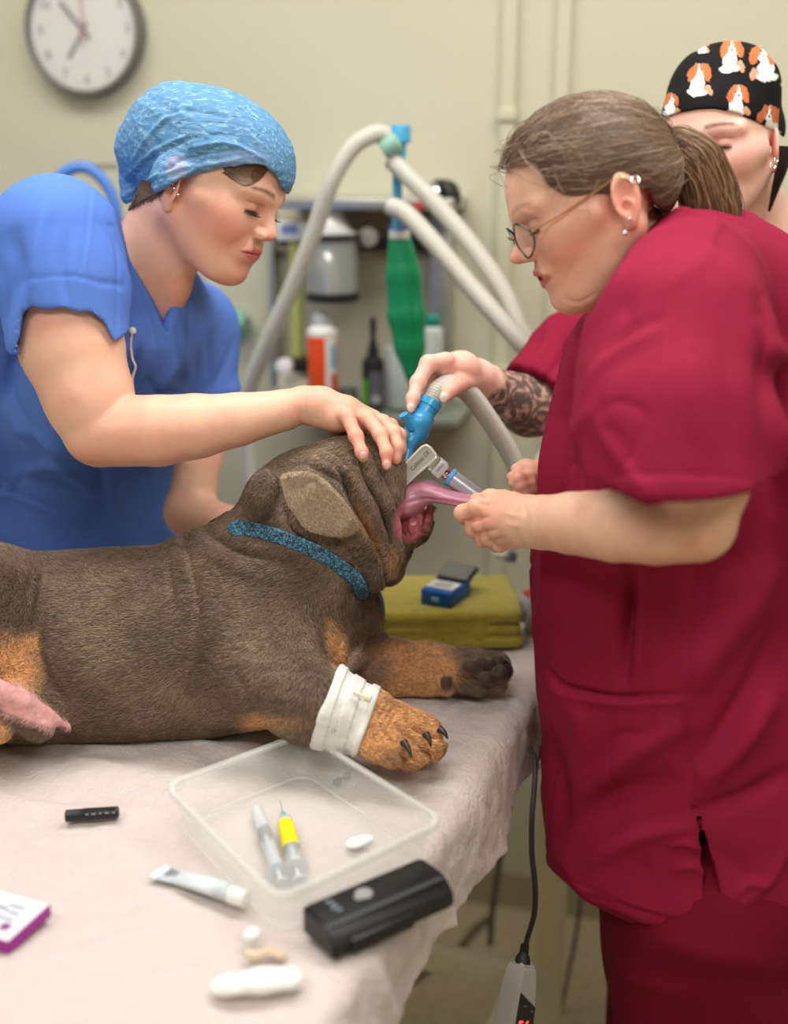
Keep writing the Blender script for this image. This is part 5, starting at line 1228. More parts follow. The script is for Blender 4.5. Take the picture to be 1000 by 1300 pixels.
# ------------------------------------------------------------------ the colleague behind, with the printed cap and tattooed arm
def woman_cap():
    root = empty('person', (.50, 1.78, 0), 'woman in maroon scrubs and black dog print cap with tattooed forearm', 'person')
    H = Head((.4400, 1.6642, 1.6189), (-.5523, -.832, -.053), .94, (0, .133, .991))
    F = Field(); H.build(F, nose=.95, cheek=1.15, jaw=1.2, fat=.006)
    F.chain([(935, 240, 1.70, 52), (950, 310, 1.74, 60), (960, 380, 1.76, 90)], .02)
    F.chain([(900, 420, 1.80, 80), (940, 560, 1.80, 110), (930, 800, 1.80, 110)], .03)
    F.chain([(870, 400, 1.76, 50), (800, 430, 1.74, 46), (735, 470, 1.70, 42), (700, 508, 1.66, 40)], .02)
    F.chain([(700, 512, 1.655, 41), (672, 515, 1.64, 40), (645, 505, 1.61, 33), (620, 487, 1.58, 23), (608, 478, 1.565, 20)], .004)
    # hand on the tube
    F.chain([(608, 478, 1.565, 20), (585, 468, 1.54, 21), (562, 464, 1.52, 16)], .010)
    F.chain([(600, 484, 1.555, 13), (582, 482, 1.53, 13)], .008)
    finger(F, [(566, 458, 1.515, 11.5), (544, 462, 1.50, 10.5), (530, 486, 1.48, 9.5), (524, 506, 1.46, 8.2), (522, 517, 1.452, 6.8)])
    finger(F, [(570, 462, 1.53, 11), (550, 468, 1.525, 10), (538, 488, 1.515, 9), (532, 505, 1.505, 8), (530, 515, 1.50, 6.5)])
    finger(F, [(574, 466, 1.545, 10.5), (558, 474, 1.55, 9.5), (546, 492, 1.54, 8.5), (542, 506, 1.53, 7)])
    finger(F, [(580, 472, 1.56, 10), (566, 482, 1.565, 8.5), (556, 496, 1.56, 7.5), (552, 506, 1.555, 6.5)])
    finger(F, [(596, 484, 1.54, 13), (582, 488, 1.51, 11), (570, 496, 1.485, 9.5), (564, 505, 1.475, 7.2)], .004)
    F.disp(lambda P: .0008*vnoise(P, 60))
    skin, red = srgb(240, 196, 178), srgb(232, 160, 150)
    fa, fb = at(700, 515, 1.65), at(622, 488, 1.58)
    def paint(V):
        C = skin_paint(V, skin, red, .4)
        C = H.paint(C, V, skin, srgb(200, 110, 112), srgb(92, 62, 54), srgb(40, 28, 26), srgb(238, 150, 142), .95)
        C = blend(C, pmask(V, 560, 480, 60, 50, 0, .9, 1.40, 1.6)*.3, srgb(232, 150, 134))
        C = blend(C, spot(V, at(586, 476, 1.50), .025, .8)*.35, srgb(214, 120, 104))
        # ornamental tattoo: dense dark scrolls from above the wrist to the sleeve
        ba = fb-fa; t = ((V-fa)@ba)/(ba@ba); d = np.linalg.norm(V-fa-t[:, None]*ba, axis=1)
        on = np.clip((1.04-t+.25*vnoise(V, 45, 3))/.06, 0, 1)*(t > -.6)*(d < .07)*(V[:, 1] > 1.5)*(V[:, 2] < at(700, 440, 1.66)[2])
        w1 = vnoise(V, 34, 2); w2 = vnoise(V, 62, 9); w3 = vnoise(V, 130, 4)
        w4 = vnoise(V, 260, 6); ink = np.clip(.55+1.1*np.abs(np.sin(11*w1+7*w2))-.5+1.6*w3+1.0*w4, 0, 1)
        C = blend(C, on*(.30+.58*ink), srgb(52, 50, 55))
        return np.clip(C, 0, 1)
    sdf_obj('body', F, .0022, MSKIN, root, paint)
    wn = mat('pale_nail', srgb(250, 232, 222), .2)
    nail_obj(521, 518, 1.4455, 4.6, 6, -5, wn, root); nail_obj(563.5, 505, 1.468, 5.0, 6.5, 10, wn, root)
    # ---- tunic
    T = Field()
    T.chain([(950, 420, 1.80, 110), (945, 560, 1.80, 130), (940, 800, 1.80, 140)], .04)
    T.chain([(1010, 360, 1.80, 76), (880, 400, 1.78, 66)], .03)
    S = Field(); S.chain([(870, 408, 1.76, 66), (800, 432, 1.74, 60), (735, 456, 1.70, 60), (690, 500, 1.66, 58)], .02)
    ax = at(676, 528, 1.65)-at(736, 452, 1.70); S.inter(prim_plane(at(686, 502, 1.66), ax), .003); T.u(S.prim(), .015)
    T.sub(prim_cone(at(725, 474, 1.69), at(660, 540, 1.64), .046, .052), .002)
    T.sub(polyprism([(925, 262), (950, 296), (968, 306), (976, 296), (984, 280), (1010, 240), (900, 230)], 1.70, 1.5, 2.0), .003)
    T.sub(prim_cone(at(940, 250, 1.70), at(955, 330, 1.75), .066, .060), .003)
    for pts, a, w in (([(700, 400), (692, 440), (668, 476)], .004, .006), ([(730, 410), (716, 450), (690, 486)], -.005, .006), ([(748, 420), (730, 470), (712, 500)], .004, .007), ([(664, 474), (686, 492), (704, 520)], .0025, .005)):
        crease(T, pts, a, w, (1.5, 1.9))
    T.disp(fold_noise(41, .003)); sdf_obj('tunic', T, .0042, MRED, root)
    # ---- cap with a print of sitting spaniels
    K = Field(); e = H.ell
    K.u(e((-.010, 0, .052), (.101, .078, .094)), 0); K.u(e((.034, 0, .052), (.066, .067, .070)), .02); K.u(e((-.02, 0, .104), (.078, .076, .066)), .02); K.u(e((-.075, 0, .03), (.062, .068, .062)), .02)
    K.sub(polyprism([(800, 150), (845, 149), (862, 143), (884, 139), (908, 138), (934, 143), (956, 153), (974, 163), (984, 166), (996, 176), (1010, 190), (1020, 260), (1000, 400), (840, 400)], 1.60, 1.4, 1.74), .002)
    K.sub(e((-.03, 0, -.06), (.2, .2, .055)), .003)
    crease(K, [(868, 66), (900, 60), (950, 58)], -.002, .003, (1.4, 1.8)); crease(K, [(964, 50), (980, 70), (1004, 90)], -.002, .003, (1.4, 1.8))
    K.disp(lambda P: .0015*vnoise(P, 30, 2))
    OR, WHT, BK = srgb(196, 106, 62), srgb(232, 230, 228), srgb(20, 19, 21)
    def kp(V):
        q = proj(V); C = np.tile(np.array(BK), (len(V), 1)); near = V[:, 1] < 1.68
        nz = np.stack([vnoise(V, 160, 1), vnoise(V, 160, 5)], 1)*3.2; q2 = q+nz
        def ell_(cx, cy, rx, ry, a, col, k=.95):
            nonlocal C
            d = q2-np.array((cx, cy)); c, s = math.cos(math.radians(a)), math.sin(math.radians(a)); x = (d[:, 0]*c+d[:, 1]*s)/rx; y = (-d[:, 0]*s+d[:, 1]*c)/ry
            C = blend(C, np.clip((1.05-np.sqrt(x*x+y*y))/.12, 0, 1)*near*k, col)
        def sit(cx, cy, s, flip=1, lean=0, brown=0):
            ell_(cx-.2*s*flip, cy+1.35*s, .62*s, .85*s, lean, WHT); ell_(cx-.25*s*flip, cy+1.95*s, .85*s, .38*s, 0, WHT); ell_(cx+.75*s*flip, cy+1.75*s, .28*s, .5*s, -20*flip, OR if brown else srgb(214, 150, 120))
            ell_(cx, cy+.15*s, .50*s, .70*s, lean, WHT)
            ell_(cx-.62*s, cy+.30*s, .34*s, .78*s, 14+lean, OR); ell_(cx+.60*s, cy+.30*s, .34*s, .78*s, -14+lean, OR); ell_(cx-.30*s, cy-.28*s, .26*s, .34*s, 20, OR); ell_(cx+.30*s, cy-.28*s, .26*s, .34*s, -20, OR)
            ell_(cx, cy+.2*s, .14*s, .5*s, 0, WHT)
            for dx in (-.2, .2): ell_(cx+dx*s, cy+.05*s, .07*s, .08*s, 0, srgb(30, 20, 20))
            ell_(cx, cy+.38*s, .11*s, .08*s, 0, srgb(30, 20, 20))
        sit(888, 88, 15, 1, 8); sit(929, 58, 15, 1, 0); sit(969, 64, 17, -1, 8); sit(937, 116, 14, 1, -4); sit(976, 142, 14, -1, 16); sit(852, 124, 10, 1, 0); sit(1006, 80, 14, 1, 0); sit(1012, 130, 13, 1, 0); sit(893, 52, 7, 1, 0)
        C = C*(1+.25*vnoise(V*np.array((1, 1, .4)), 420, 3))[:, None]
        return np.clip(C, 0, 1)
    sdf_obj('cap', K, .0016, mat('cap_cotton', rough=.85, attr=True, bump=[(1500, .2, .0005, ONE)], spec=.2), root, kp)['label'] = 'black cap printed with brown and white spaniels'
    # dark hair and loose cap ties below
    G = Field(); G.u(e((-.012, 0, .046), (.099, .0760, .0880)), 0)
    G.inter(polyprism([(962, 158), (968, 174), (974, 184), (980, 172), (990, 168), (990, 150), (962, 150)], 1.60, 1.4, 1.75), .003)
    hm = mat('dark_hair', srgb(34, 26, 26), .4, bump=[(300, .6, .002, (1, 1, .2))])
    b = Bm(); b.tube(spline([at(996, 186, 1.62), at(992, 212, 1.62), at(984, 240, 1.63), (at(976, 268, 1.64))], 14), np.linspace(.012, .002, 14), 10); b.build('hair', hm, root)
    for p, r in (((981, 210, 1.585), .0034), ((985, 203, 1.588), .0022)):
        b = Bm(); c = at(*p); b.tube([c+r*np.array((math.cos(a), .5*math.sin(a), math.sin(a))) for a in np.linspace(0, 2*math.pi, 18)], .0008, 6, caps=False); b.build('ear_ring', MGEM, root)
    for y in (1, -1): lashes(H, M['rubber'], root, y)
    legs_and_shoes(root, (.46, 1.80), (.64, 1.84), .80, .085, MRED, M['black'], (-1, -.6))
woman_cap()
# ------------------------------------------------------------------ tubes and instruments at the dog's mouth
MTUBE = mat('clear_corrugated_plastic', srgb(206, 204, 192), .3, alpha=.84, sss=.0, spec=.5)
MBLUEP = mat('blue_translucent_plastic', srgb(66, 172, 230), .22, trans=.2, spec=.6)
def ptube(name, pts, rpx, mat_, parent=None, corr=0.0, n=220, sides=14, pitch=.0045):
    """corrugated or smooth tube through (px, py, Y) points"""
    W = spline([at(*p[:3]) for p in pts], n); seg = np.r_[0, np.cumsum(np.linalg.norm(np.diff(W, axis=0), axis=1))]
    m = int(seg[-1]/pitch*4) if corr else n; m = max(12, min(m, 900)); s = np.linspace(0, seg[-1], m); W = np.stack([np.interp(s, seg, W[:, c]) for c in range(3)], 1)
    r = np.interp(np.linspace(0, 1, m), np.linspace(0, 1, len(rpx)), rpx)
    if corr: r = r*(1+corr*np.cos(s/pitch*2*math.pi))
    b = Bm(); b.tube(W, r, sides); o = b.build(name, mat_, parent, auto=False); return o
def text_mesh(name, body, size, M4, m, parent, ext=.0001):
    cu = bpy.data.curves.new(name, 'FONT'); cu.body = body; cu.size = size; cu.align_x = 'CENTER'; cu.align_y = 'CENTER'; cu.extrude = ext
    t = bpy.data.objects.new('tmp', cu); COL.objects.link(t); me = bpy.data.meshes.new_from_object(t); bpy.data.objects.remove(t); bpy.data.curves.remove(cu)
    me.transform(M4); me.materials.clear(); return link(name, me, m, parent, smooth=False)
def m4(c, x, y):
    x = Vector(x).normalized(); z = x.cross(Vector(y)).normalized(); y = z.cross(x)
    return Matrix(((x.x, y.x, z.x, c[0]), (x.y, y.y, z.y, c[1]), (x.z, y.z, z.z, c[2]), (0, 0, 0, 1)))
# held breathing tube with its blue elbow
def held_circuit():
    root = empty('breathing_tube', at(530, 545, 1.47), 'breathing tube with blue connector held over the dog\'s nose by the tattooed arm', 'tube')
    ptube('hose', [(545, 512, 1.475), (556, 496, 1.49), (574, 488, 1.51), (596, 500, 1.535), (622, 535, 1.55), (645, 572, 1.56), (664, 612, 1.56), (680, 660, 1.58), (690, 710, 1.60), (684, 760, 1.62), (676, 800, 1.66)], [.0125, .0125], MTUBE, root, corr=.10, pitch=.0036)
    b = Bm(); A, B_ = at(548, 508, 1.474), at(536, 528, 1.465); d = B_-A; L = np.linalg.norm(d); d = d/L
    b.lathe([(.0128, 0), (.0150, .001), (.0150, .010), (.0140, .011), (.0140, .020), (.0160, .021), (.0160, .026), (.0135, .028)], A, d, 28); b.build('blue_collar', MBLUEP, root)
    E = Field(); E.chain([(537, 528, 1.465, 13.5), (528, 548, 1.455, 14), (520, 560, 1.445, 10)], .008); E.chain([(520, 560, 1.445, 8), (514, 590, 1.43, 7)], .006); E.u(ball(532, 536, 1.455, 15.5), .006)
    sdf_obj('elbow', E, .0015, MBLUEP, root)
    b = Bm(); b.tube([at(522, 545, 1.44), at(514, 530, 1.435)], .0045, 12); b.tube([at(514, 530, 1.435), at(512, 526, 1.434)], .006, 12); b.build('sample_port', MBLUEP, root)
held_circuit()
def laryngoscope():
    root = empty('laryngoscope', at(545, 585, 1.40), 'steel laryngoscope with silver handle and blue ring held into the dog\'s open mouth', 'laryngoscope')
    Y = 1.385; c = lambda x, y, d=0: at(x, y, Y+d)
    # blade: an angled plate with a raised border
    outl = [(500, 604), (513, 590), (536, 567), (541, 565), (546, 568), (553, 577), (552, 582), (541, 592), (528, 603), (513, 618), (500, 628)]
    def plate(name, pts, y0, y1, m, parent, inset=0):
        b = Bm(); n = len(pts); V = [c(x, y, y0) for x, y in pts]+[c(x, y, y1) for x, y in pts]
        F = [tuple(range(n)), tuple(range(2*n-1, n-1, -1))]+[(i, (i+1) % n, n+(i+1) % n, n+i) for i in range(n)]; b.raw(V, F); return b.build(name, m, parent)
    BL = mat('blade_steel', srgb(214, 214, 212), .28, .45); o = plate('blade', outl, 0, .014, BL, root)
    outl = np.array(outl, float); nn = outl.mean(0)
    b = Bm(); b.tube([c(x, y, -.001) for x, y in outl[:8]], .0016, 8); b.build('blade_edge', mat('edge_steel', srgb(236, 236, 232), .2, .4), root)
    b = Bm(); b.tube([c(x, y, -.001) for x, y in ((552, 582), (541, 592), (528, 603), (513, 618))], .0014, 8); b.build('blade_edge', mat('edge_steel', srgb(236, 236, 232), .2, .4), root)
    ex = c(541, 571)-c(516, 597); ink = mat('engraved_text', srgb(90, 88, 92), .5)
    ey = np.cross(ex, (0, 1, 0)); text_mesh('engraving', 'Callisto CE', .0068, m4(c(533, 585, -.0022), -np.array(ex)*-1, -ey if ey[2] < 0 else ey), ink, root)
    # hinge block, label, neck, handle
    def blk(name, x, y, w, h, dpt, ang, m, yo=0.0, bev=.001):
        b = Bm(); s = mpp(x, y, Y); a = math.radians(ang); b.box(c(x, y, yo), (w*s, dpt, h*s), (0, a, 0), bev); return b.build(name, m, root)
    blk('hinge_block', 551, 588, 7, 19, .018, 40, M['chrome']); blk('lock_block', 558, 594, 13, 20, .020, 40, mat('satin_label', srgb(206, 208, 214), .35, .3))
    text_mesh('label_text', 'Callisto', .0042, m4(c(558, 594, -.0112), ex, -ey if ey[2] < 0 else ey), mat('blue_ink', srgb(90, 110, 170), .5), root)
    A, Bq = c(563, 599), c(571, 606); d = Bq-A; d /= np.linalg.norm(d)
    b = Bm(); b.lathe([(.006, 0), (.006, .003), (.0075, .003), (.0075, .006), (.0055, .007), (.0055, .012)], A, d, 20); b.build('neck', M['chrome'], root)
    A = c(569, 604); Bq = np.array(at(640, 655, 1.37)); d = Bq-A; d /= np.linalg.norm(d)
    b = Bm(); b.lathe([(.0095, 0), (.0118, .001), (.0118, .005), (.0110, .006)], A, d, 28); b.build('blue_ring', mat('blue_ring', srgb(92, 160, 216), .35), root)
    b = Bm(); b.lathe([(.0108, 0), (.0108, .030), (.0100, .085), (.006, .088)], A+d*.006, d, 28); b.build('handle', mat('satin_silver', srgb(186, 192, 200), .32, .6), root)
laryngoscope()
# ------------------------------------------------------------------ breathing circuit hung on the wall station
def circuit():
    root = empty('breathing_circuit', at(500, 230, 2.02), 'pale corrugated breathing hoses on a light blue post above the wall station', 'hose')
    ptube('hose', [(318, 620, 2.12), (315, 560, 2.12), (312, 520, 2.11), (322, 478, 2.09), (346, 420, 2.06), (372, 362, 2.04), (398, 296, 2.02), (420, 232, 2.0), (446, 188, 2.0), (474, 170, 2.01), (492, 172, 2.02)], [.0145, .0145], MTUBE, root, corr=.07, pitch=.006)
    ptube('hose', [(498, 204, 2.02), (516, 222, 2.0), (556, 262, 1.97), (602, 316, 1.93), (640, 372, 1.90), (662, 420, 1.88), (690, 462, 1.88), (726, 520, 1.9)], [.0145, .0145], MTUBE, root, corr=.07, pitch=.006)
    ptube('hose', [(496, 262, 2.0), (516, 272, 1.98), (552, 310, 1.94), (596, 362, 1.90), (640, 412, 1.86), (668, 444, 1.85), (700, 480, 1.86), (740, 540, 1.9)], [.0150, .0150], MTUBE, root, corr=.07, pitch=.006)
    bl = mat('light_blue_plastic', srgb(72, 162, 206), .3); gm = mat('green_clear_plastic', srgb(150, 196, 176), .3, alpha=.85)
    Y = 2.03; b = Bm(); s = mpp(505, 200, Y); c = at(507, 180, Y); b.lathe([(.016, -.012), (.0185, -.010), (.0185, .012), (.017, .016)], at(507, 172, Y), (0, 0, 1), 24); b.build('elbow_cap', bl, root)
    b = Bm(); b.lathe([(.010, 0), (.012, .012), (.012, .028), (.016, .034)], at(506, 204, Y), (0, 0, 1), 20); b.build('post', bl, root)
    b = Bm(); b.lathe([(.008, 0), (.008, .12)], at(504, 290, Y), (.0, 0, 1), 18); b.build('post', bl, root)
    b = Bm(); b.lathe([(.013, -.018), (.017, -.012), (.017, .010), (.012, .014)], at(497, 184, 2.01), (.8, 0, .5), 20); b.build('valve', gm, root)
circuit()
# blue hose looped behind the woman in blue
root = empty('blue_hose', at(115, 212, 2.2), 'blue hose looped behind the shoulder of the woman in blue', 'hose')
MBH = mat('blue_hose', srgb(82, 128, 204), .4)
ptube('hose', [(52, 330, 2.2), (56, 262, 2.2), (76, 224, 2.2), (104, 212, 2.2), (130, 228, 2.2), (146, 262, 2.2), (152, 330, 2.2)], [.0105, .0105], MBH, root)
b = Bm(); q = at(104, 212, 2.2); b.box(q+np.array((0, .02, 0)), (.03, .05, .012), (0, 0, YAW), .003); b.box(q+np.array((.0, .105, 0)), (.012, .16, .012), (0, 0, YAW), .002); b.build('hook', M['steel'], root)

# ------------------------------------------------------------------ wall station
def W_(px, py, off): return np.array(wall_point(px, py, off))
def wbox(b, x0, y0, x1, y1, off0, off1, bev=.003):
    """box whose front (off1 from the wall) covers the given pixel frame"""
    p = W_(x0, y0, off1); q = W_(x1, y1, off1); u0, u1 = (Vector(p)-room(0, 0)).dot(UX), (Vector(q)-room(0, 0)).dot(UX)
    z1, z0 = p[2], q[2]; c = room((u0+u1)/2, -(off0+off1)/2, (z0+z1)/2); b.box(c, (abs(u1-u0), off1-off0, abs(z1-z0)), (0, 0, YAW), bev); return b
def station():
    root = empty('wall_rack', W_(460, 300, .1), 'steel wall rack of the anaesthetic station between the two women', 'rack')
    for a in ((337, 270, 351, 492), (546, 262, 570, 530)):
        b = Bm(); wbox(b, *a, .0, .05, .004); b.build('post', M['steel'], root)
    b = Bm(); wbox(b, 345, 250, 574, 268, .0, .16, .004); b.build('top_shelf', M['steel'], root)
    b = Bm(); wbox(b, 352, 527, 580, 540, .0, .20, .006); b.build('lower_shelf', mat('shelf_grey', srgb(150, 158, 150), .35, .4), root)
    b = Bm(); wbox(b, 352, 295, 548, 315, .03, .06, .003); b.build('black_rail', M['black'], root)
    b = Bm(); wbox(b, 350, 316, 548, 322, .0, .02, .002); wbox(b, 350, 268, 548, 300, .0, .012, .002); b.build('back_panel', mat('rack_beige', srgb(184, 176, 150), .5), root)
    b = Bm(); b.lathe([(.012, 0), (.018, .004), (.018, .022), (.012, .026)], W_(470, 300, .06), -VX, 22); b.build('round_knob', M['white'], root)
    b = Bm(); wbox(b, 524, 256, 536, 268, .16, .18, .002); b.build('red_clip', mat('red_clip', srgb(176, 60, 70), .4), root)
    # gauge on top
    g = empty('pressure_gauge', W_(560, 246, .1), 'small round black and silver gauge on the rack\'s right end', 'gauge')
    b = Bm(); b.lathe([(.018, 0), (.030, .002), (.032, .012), (.032, .030), (.028, .034)], W_(570, 250, .10), UX*-.6+(-VX), 28); b.build('housing', M['black'], g)
    b = Bm(); b.lathe([(.016, .0), (.020, .003), (.020, .030), (.016, .032)], W_(556, 246, .13), -UX+(-VX)*.4, 24); b.build('cap', M['chrome'], g)
    # vaporiser canister
    v = empty('absorber_canister', W_(422, 330, .12), 'clear absorber canister with a white domed top under the steel shelf', 'canister')
    c0 = W_(422, 378, .12); s = float(np.linalg.norm(W_(422, 300, .12)-W_(422, 378, .12)))
    gl = mat('clear_canister', srgb(214, 218, 214), .12, alpha=.38, spec=.8)
    b = Bm(); b.lathe([(.046, 0), (.046, .010), (.048, .012), (.048, s*.96), (.044, s)], c0, (0, 0, 1), 36, cap=False); b.build('clear_jar', gl, v)
    b = Bm(); b.lathe([(.048, -.006), (.051, -.004), (.051, .008), (.048, .010)], c0, (0, 0, 1), 36); b.build('base_ring', M['black'], v)
    b = Bm(); b.lathe([(.051, s), (.052, s+.008), (.040, s+.012), (.024, s+.036), (.020, s+.050), (.012, s+.052)], c0, (0, 0, 1), 36); b.build('domed_top', mat('dome_grey', srgb(206, 206, 204), .35, .2), v)
    b = Bm(); b.lathe([(.049, s-.006), (.053, s-.004), (.053, s+.004), (.049, s+.006)], c0, (0, 0, 1), 36); b.build('black_band', M['black'], v)
    b = Bm(); b.lathe([(.022, .012), (.022, s*.72), (.010, s*.9)], c0+np.array((-.006, 0, 0)), (0, 0, 1), 24); b.build('inner_tube', M['chrome'], v)
    for q in (-.030, .028):
        b = Bm(); b.lathe([(.006, .010), (.006, s*.95)], c0+np.array(UX)*q, (0, 0, 1), 12); b.build('pillar', M['black'] if q < 0 else mat('green_pillar', srgb(90, 130, 110), .4), v)
    b = Bm(); b.lathe([(.013, .010), (.015, .020), (.015, .050), (.010, .056)], c0+np.array((-.026, -.010, 0)), (0, 0, 1), 16); b.build('plunger', M['black'], v)
    # flow meter
    f = empty('flow_meter', W_(372, 380, .10), 'tall flow meter with white head and yellow green tube at the rack\'s left', 'meter')
    b = Bm(); wbox(b, 349, 280, 390, 306, .05, .10, .004); b.build('head', M['white'], f)
    b = Bm(); wbox(b, 356, 285, 378, 297, .10, .101, .0); b.build('label', mat('label_bluegrey', srgb(120, 140, 190), .5), f)
    ca, cb = W_(375, 306, .08), W_(375, 460, .08)
    b = Bm(); b.lathe([(.013, 0), (.013, float(ca[2]-cb[2]))], (ca[0], ca[1], cb[2]), (0, 0, 1), 20); b.build('tube', mat('yellow_green_tube', srgb(186, 198, 112), .2, alpha=.8), f)
    b = Bm(); b.lathe([(.010, 0), (.016, .003), (.016, .022), (.012, .024)], W_(364, 464, .11), -VX, 20); b.build('knob', M['white'], f)
    b = Bm(); wbox(b, 368, 455, 391, 474, .06, .11, .003); b.build('valve_block', M['black'], f)
    b = Bm(); wbox(b, 352, 478, 392, 500, .05, .10, .003); b.build('foot', M['cream'], f)
station()
def on_shelf(px, off):
    """point on the lower shelf under pixel column px"""
    z = W_(460, 527, .2)[2]; p = W_(px, 527, off); return np.array((p[0], p[1], z))
def shelf_things():
    z = lambda py, px, off: float(W_(px, py, off)[2])
    # orange spray can
    c = on_shelf(411, .13); s = (z(395, 411, .13)-c[2]); r = .0295
    o = empty('spray_can', c, 'orange and white spray can with a pale cap on the rack shelf', 'can')
    b = Bm(); b.lathe([(r*.95, 0), (r, .004), (r, s*.74), (r*.99, s*.75)], c, (0, 0, 1), 32); b.build('can_body', mat('can_orange', srgb(238, 84, 30), .35), o)
    b = Bm(); b.lathe([(r, s*.75), (r, s*.80), (r*.6, s*.86), (r*.55, s*.87)], c, (0, 0, 1), 32); b.build('shoulder', M['white'], o)
    b = Bm(); b.lathe([(r*.62, s*.86), (r*.66, s*.87), (r*.62, s*.96), (r*.4, s)], c, (0, 0, 1), 24); b.build('cap', mat('cap_grey', srgb(200, 205, 205), .4), o)
    def wrap(name, a0, a1, z0, z1, m, rr):
        b = Bm(); V = []; n = 8
        for i in range(n+1):
            a = a0+(a1-a0)*i/n
            for zz in (z0, z1): V.append((c[0]+rr*math.cos(a), c[1]+rr*math.sin(a), c[2]+zz))
        b.raw(V, [(2*i, 2*i+2, 2*i+3, 2*i+1) for i in range(n)]); return b.build(name, m, o, auto=False)
    wrap('white_panel', -1.35, -.45, .004, s*.745, M['white'], r*1.012); wrap('blue_panel', -1.0, -.5, s*.42, s*.66, mat('panel_blue', srgb(140, 190, 210), .5), r*1.02)
    wrap('text_block', -1.0, -.5, s*.04, s*.36, mat('panel_orange', srgb(214, 84, 54), .5), r*1.02)
    # black pump bottle
    c = on_shelf(474, .13); s = z(402, 474, .13)-c[2]; r = .0215
    o = empty('pump_bottle', c, 'black bottle with tall nozzle and green side strip on the rack shelf', 'bottle')
    b = Bm(); b.lathe([(r*.95, 0), (r, .003), (r, s*.50), (r*.85, s*.55), (r*.45, s*.58)], c, (0, 0, 1), 28); b.build('bottle_body', M['black'], o)
    b = Bm(); b.lathe([(r*.5, s*.57), (r*.5, s*.66), (r*.32, s*.72), (r*.22, s*.80), (r*.28, s*.84), (r*.28, s*.97), (r*.15, s)], c, (0, 0, 1), 20); b.build('nozzle', M['black'], o)
    w = lambda name, a0, a1, z0, z1, m, rr: None
    def wrap2(name, a0, a1, z0, z1, m, rr, c=c, o=o):
        b = Bm(); V = []; n = 6
        for i in range(n+1):
            a = a0+(a1-a0)*i/n
            for zz in (z0, z1): V.append((c[0]+rr*math.cos(a), c[1]+rr*math.sin(a), c[2]+zz))
        b.raw(V, [(2*i, 2*i+2, 2*i+3, 2*i+1) for i in range(n)]); return b.build(name, m, o, auto=False)
    wrap2('green_strip', -2.9, -2.1, .002, s*.33, mat('strip_green', srgb(90, 170, 40), .4), r*1.02); wrap2('grey_label', -1.9, -.7, s*.05, s*.42, mat('label_grey', srgb(96, 98, 102), .5), r*1.02); wrap2('text_block', -1.7, -.9, s*.08, s*.16, mat('label_pale', srgb(170, 170, 172), .5), r*1.035)
    # clear bottle with teal cap, plastic jug
    c = on_shelf(548, .10); s = z(402, 548, .10)-c[2]; o = empty('clear_bottle', c, 'slim white bottle with teal cap behind the green bag', 'bottle')
    b = Bm(); b.lathe([(.019, 0), (.020, .003), (.020, s*.86), (.012, s*.9)], c, (0, 0, 1), 24); b.build('bottle_body', mat('milky_plastic', srgb(214, 220, 214), .35, alpha=.9), o)
    b = Bm(); b.lathe([(.014, s*.9), (.015, s*.91), (.015, s*1.0), (.012, s*1.02)], c, (0, 0, 1), 20); b.build('cap', mat('teal_cap', srgb(32, 140, 120), .4), o)
    c = on_shelf(510, .10); s = z(440, 510, .10)-c[2]; o = empty('plastic_jug', c, 'pale translucent plastic jug below the green bag', 'jug')
    b = Bm(); b.lathe([(.028, 0), (.031, .004), (.033, s*.9), (.035, s), (.033, s)], c, (0, 0, 1), 28, cap=False); b.lathe([(.028, .001), (.001, .001)], c, (0, 0, 1), 28, cap=False); b.build('jug_body', mat('jug_plastic', srgb(214, 224, 222), .3, alpha=.7), o)
    b = Bm(); b.tube(spline([c+np.array((0, .034, s*.85)), c+np.array((0, .055, s*.7)), c+np.array((0, .050, s*.3)), c+np.array((0, .033, s*.2))], 14), .004, 8); b.build('handle', mat('jug_plastic2', srgb(214, 224, 222), .3, alpha=.8), o)
    c = on_shelf(442, .10); o = empty('grey_cup', c, 'small grey cup between the orange can and the black bottle', 'cup')
    b = Bm(); b.lathe([(.014, 0), (.017, .002), (.020, .030), (.018, .030), (.015, .004), (.001, .004)], c, (0, 0, 1), 24, cap=False); b.build('cup_body', mat('cup_grey', srgb(120, 124, 124), .4), o)
shelf_things()
# green reservoir bag
o = empty('reservoir_bag', at(510, 300, 2.06), 'limp green rubber breathing bag hanging from the circuit', 'bag')
G = Field(); Yb = 2.06
for p, q in (((507, 304, 12), (512, 350, 20)), ((512, 350, 20), (516, 400, 22)), ((516, 400, 22), (520, 440, 17)), ((520, 440, 17), (524, 478, 6))):
    for t in np.linspace(0, 1, 5):
        x, y, r = [p[i]*(1-t)+q[i]*t for i in range(3)]; G.u(EP(x, y, Yb, r*1.05, 16, r*mpp(x, y, Yb)*.7), .012)
for x0 in (-.6, -.1, .45): crease(G, [(507+12*x0, 304), (513+22*x0, 360), (517+22*x0, 410), (523+8*x0, 470)], -.006, .005, (1.8, 2.06))
G.disp(lambda P: .003*vnoise(P*np.array((1, 1, .4)), 40, 2))
sdf_obj('bag', G, .0035, mat('green_rubber', srgb(22, 150, 98), .38, bump=[(60, .2, .003, (1, 1, .3))]), o)
b = Bm(); b.lathe([(.017, 0), (.018, .002), (.018, .014), (.015, .016)], at(507, 303, Yb), (0, 0, 1), 24); b.build('white_neck', M['white'], o)
b = Bm(); b.lathe([(.016, 0), (.0175, .001), (.0175, .008), (.012, .010)], at(507, 292, Yb), (0, 0, 1), 24); b.build('blue_neck', mat('neck_blue', srgb(60, 80, 160), .4), o)
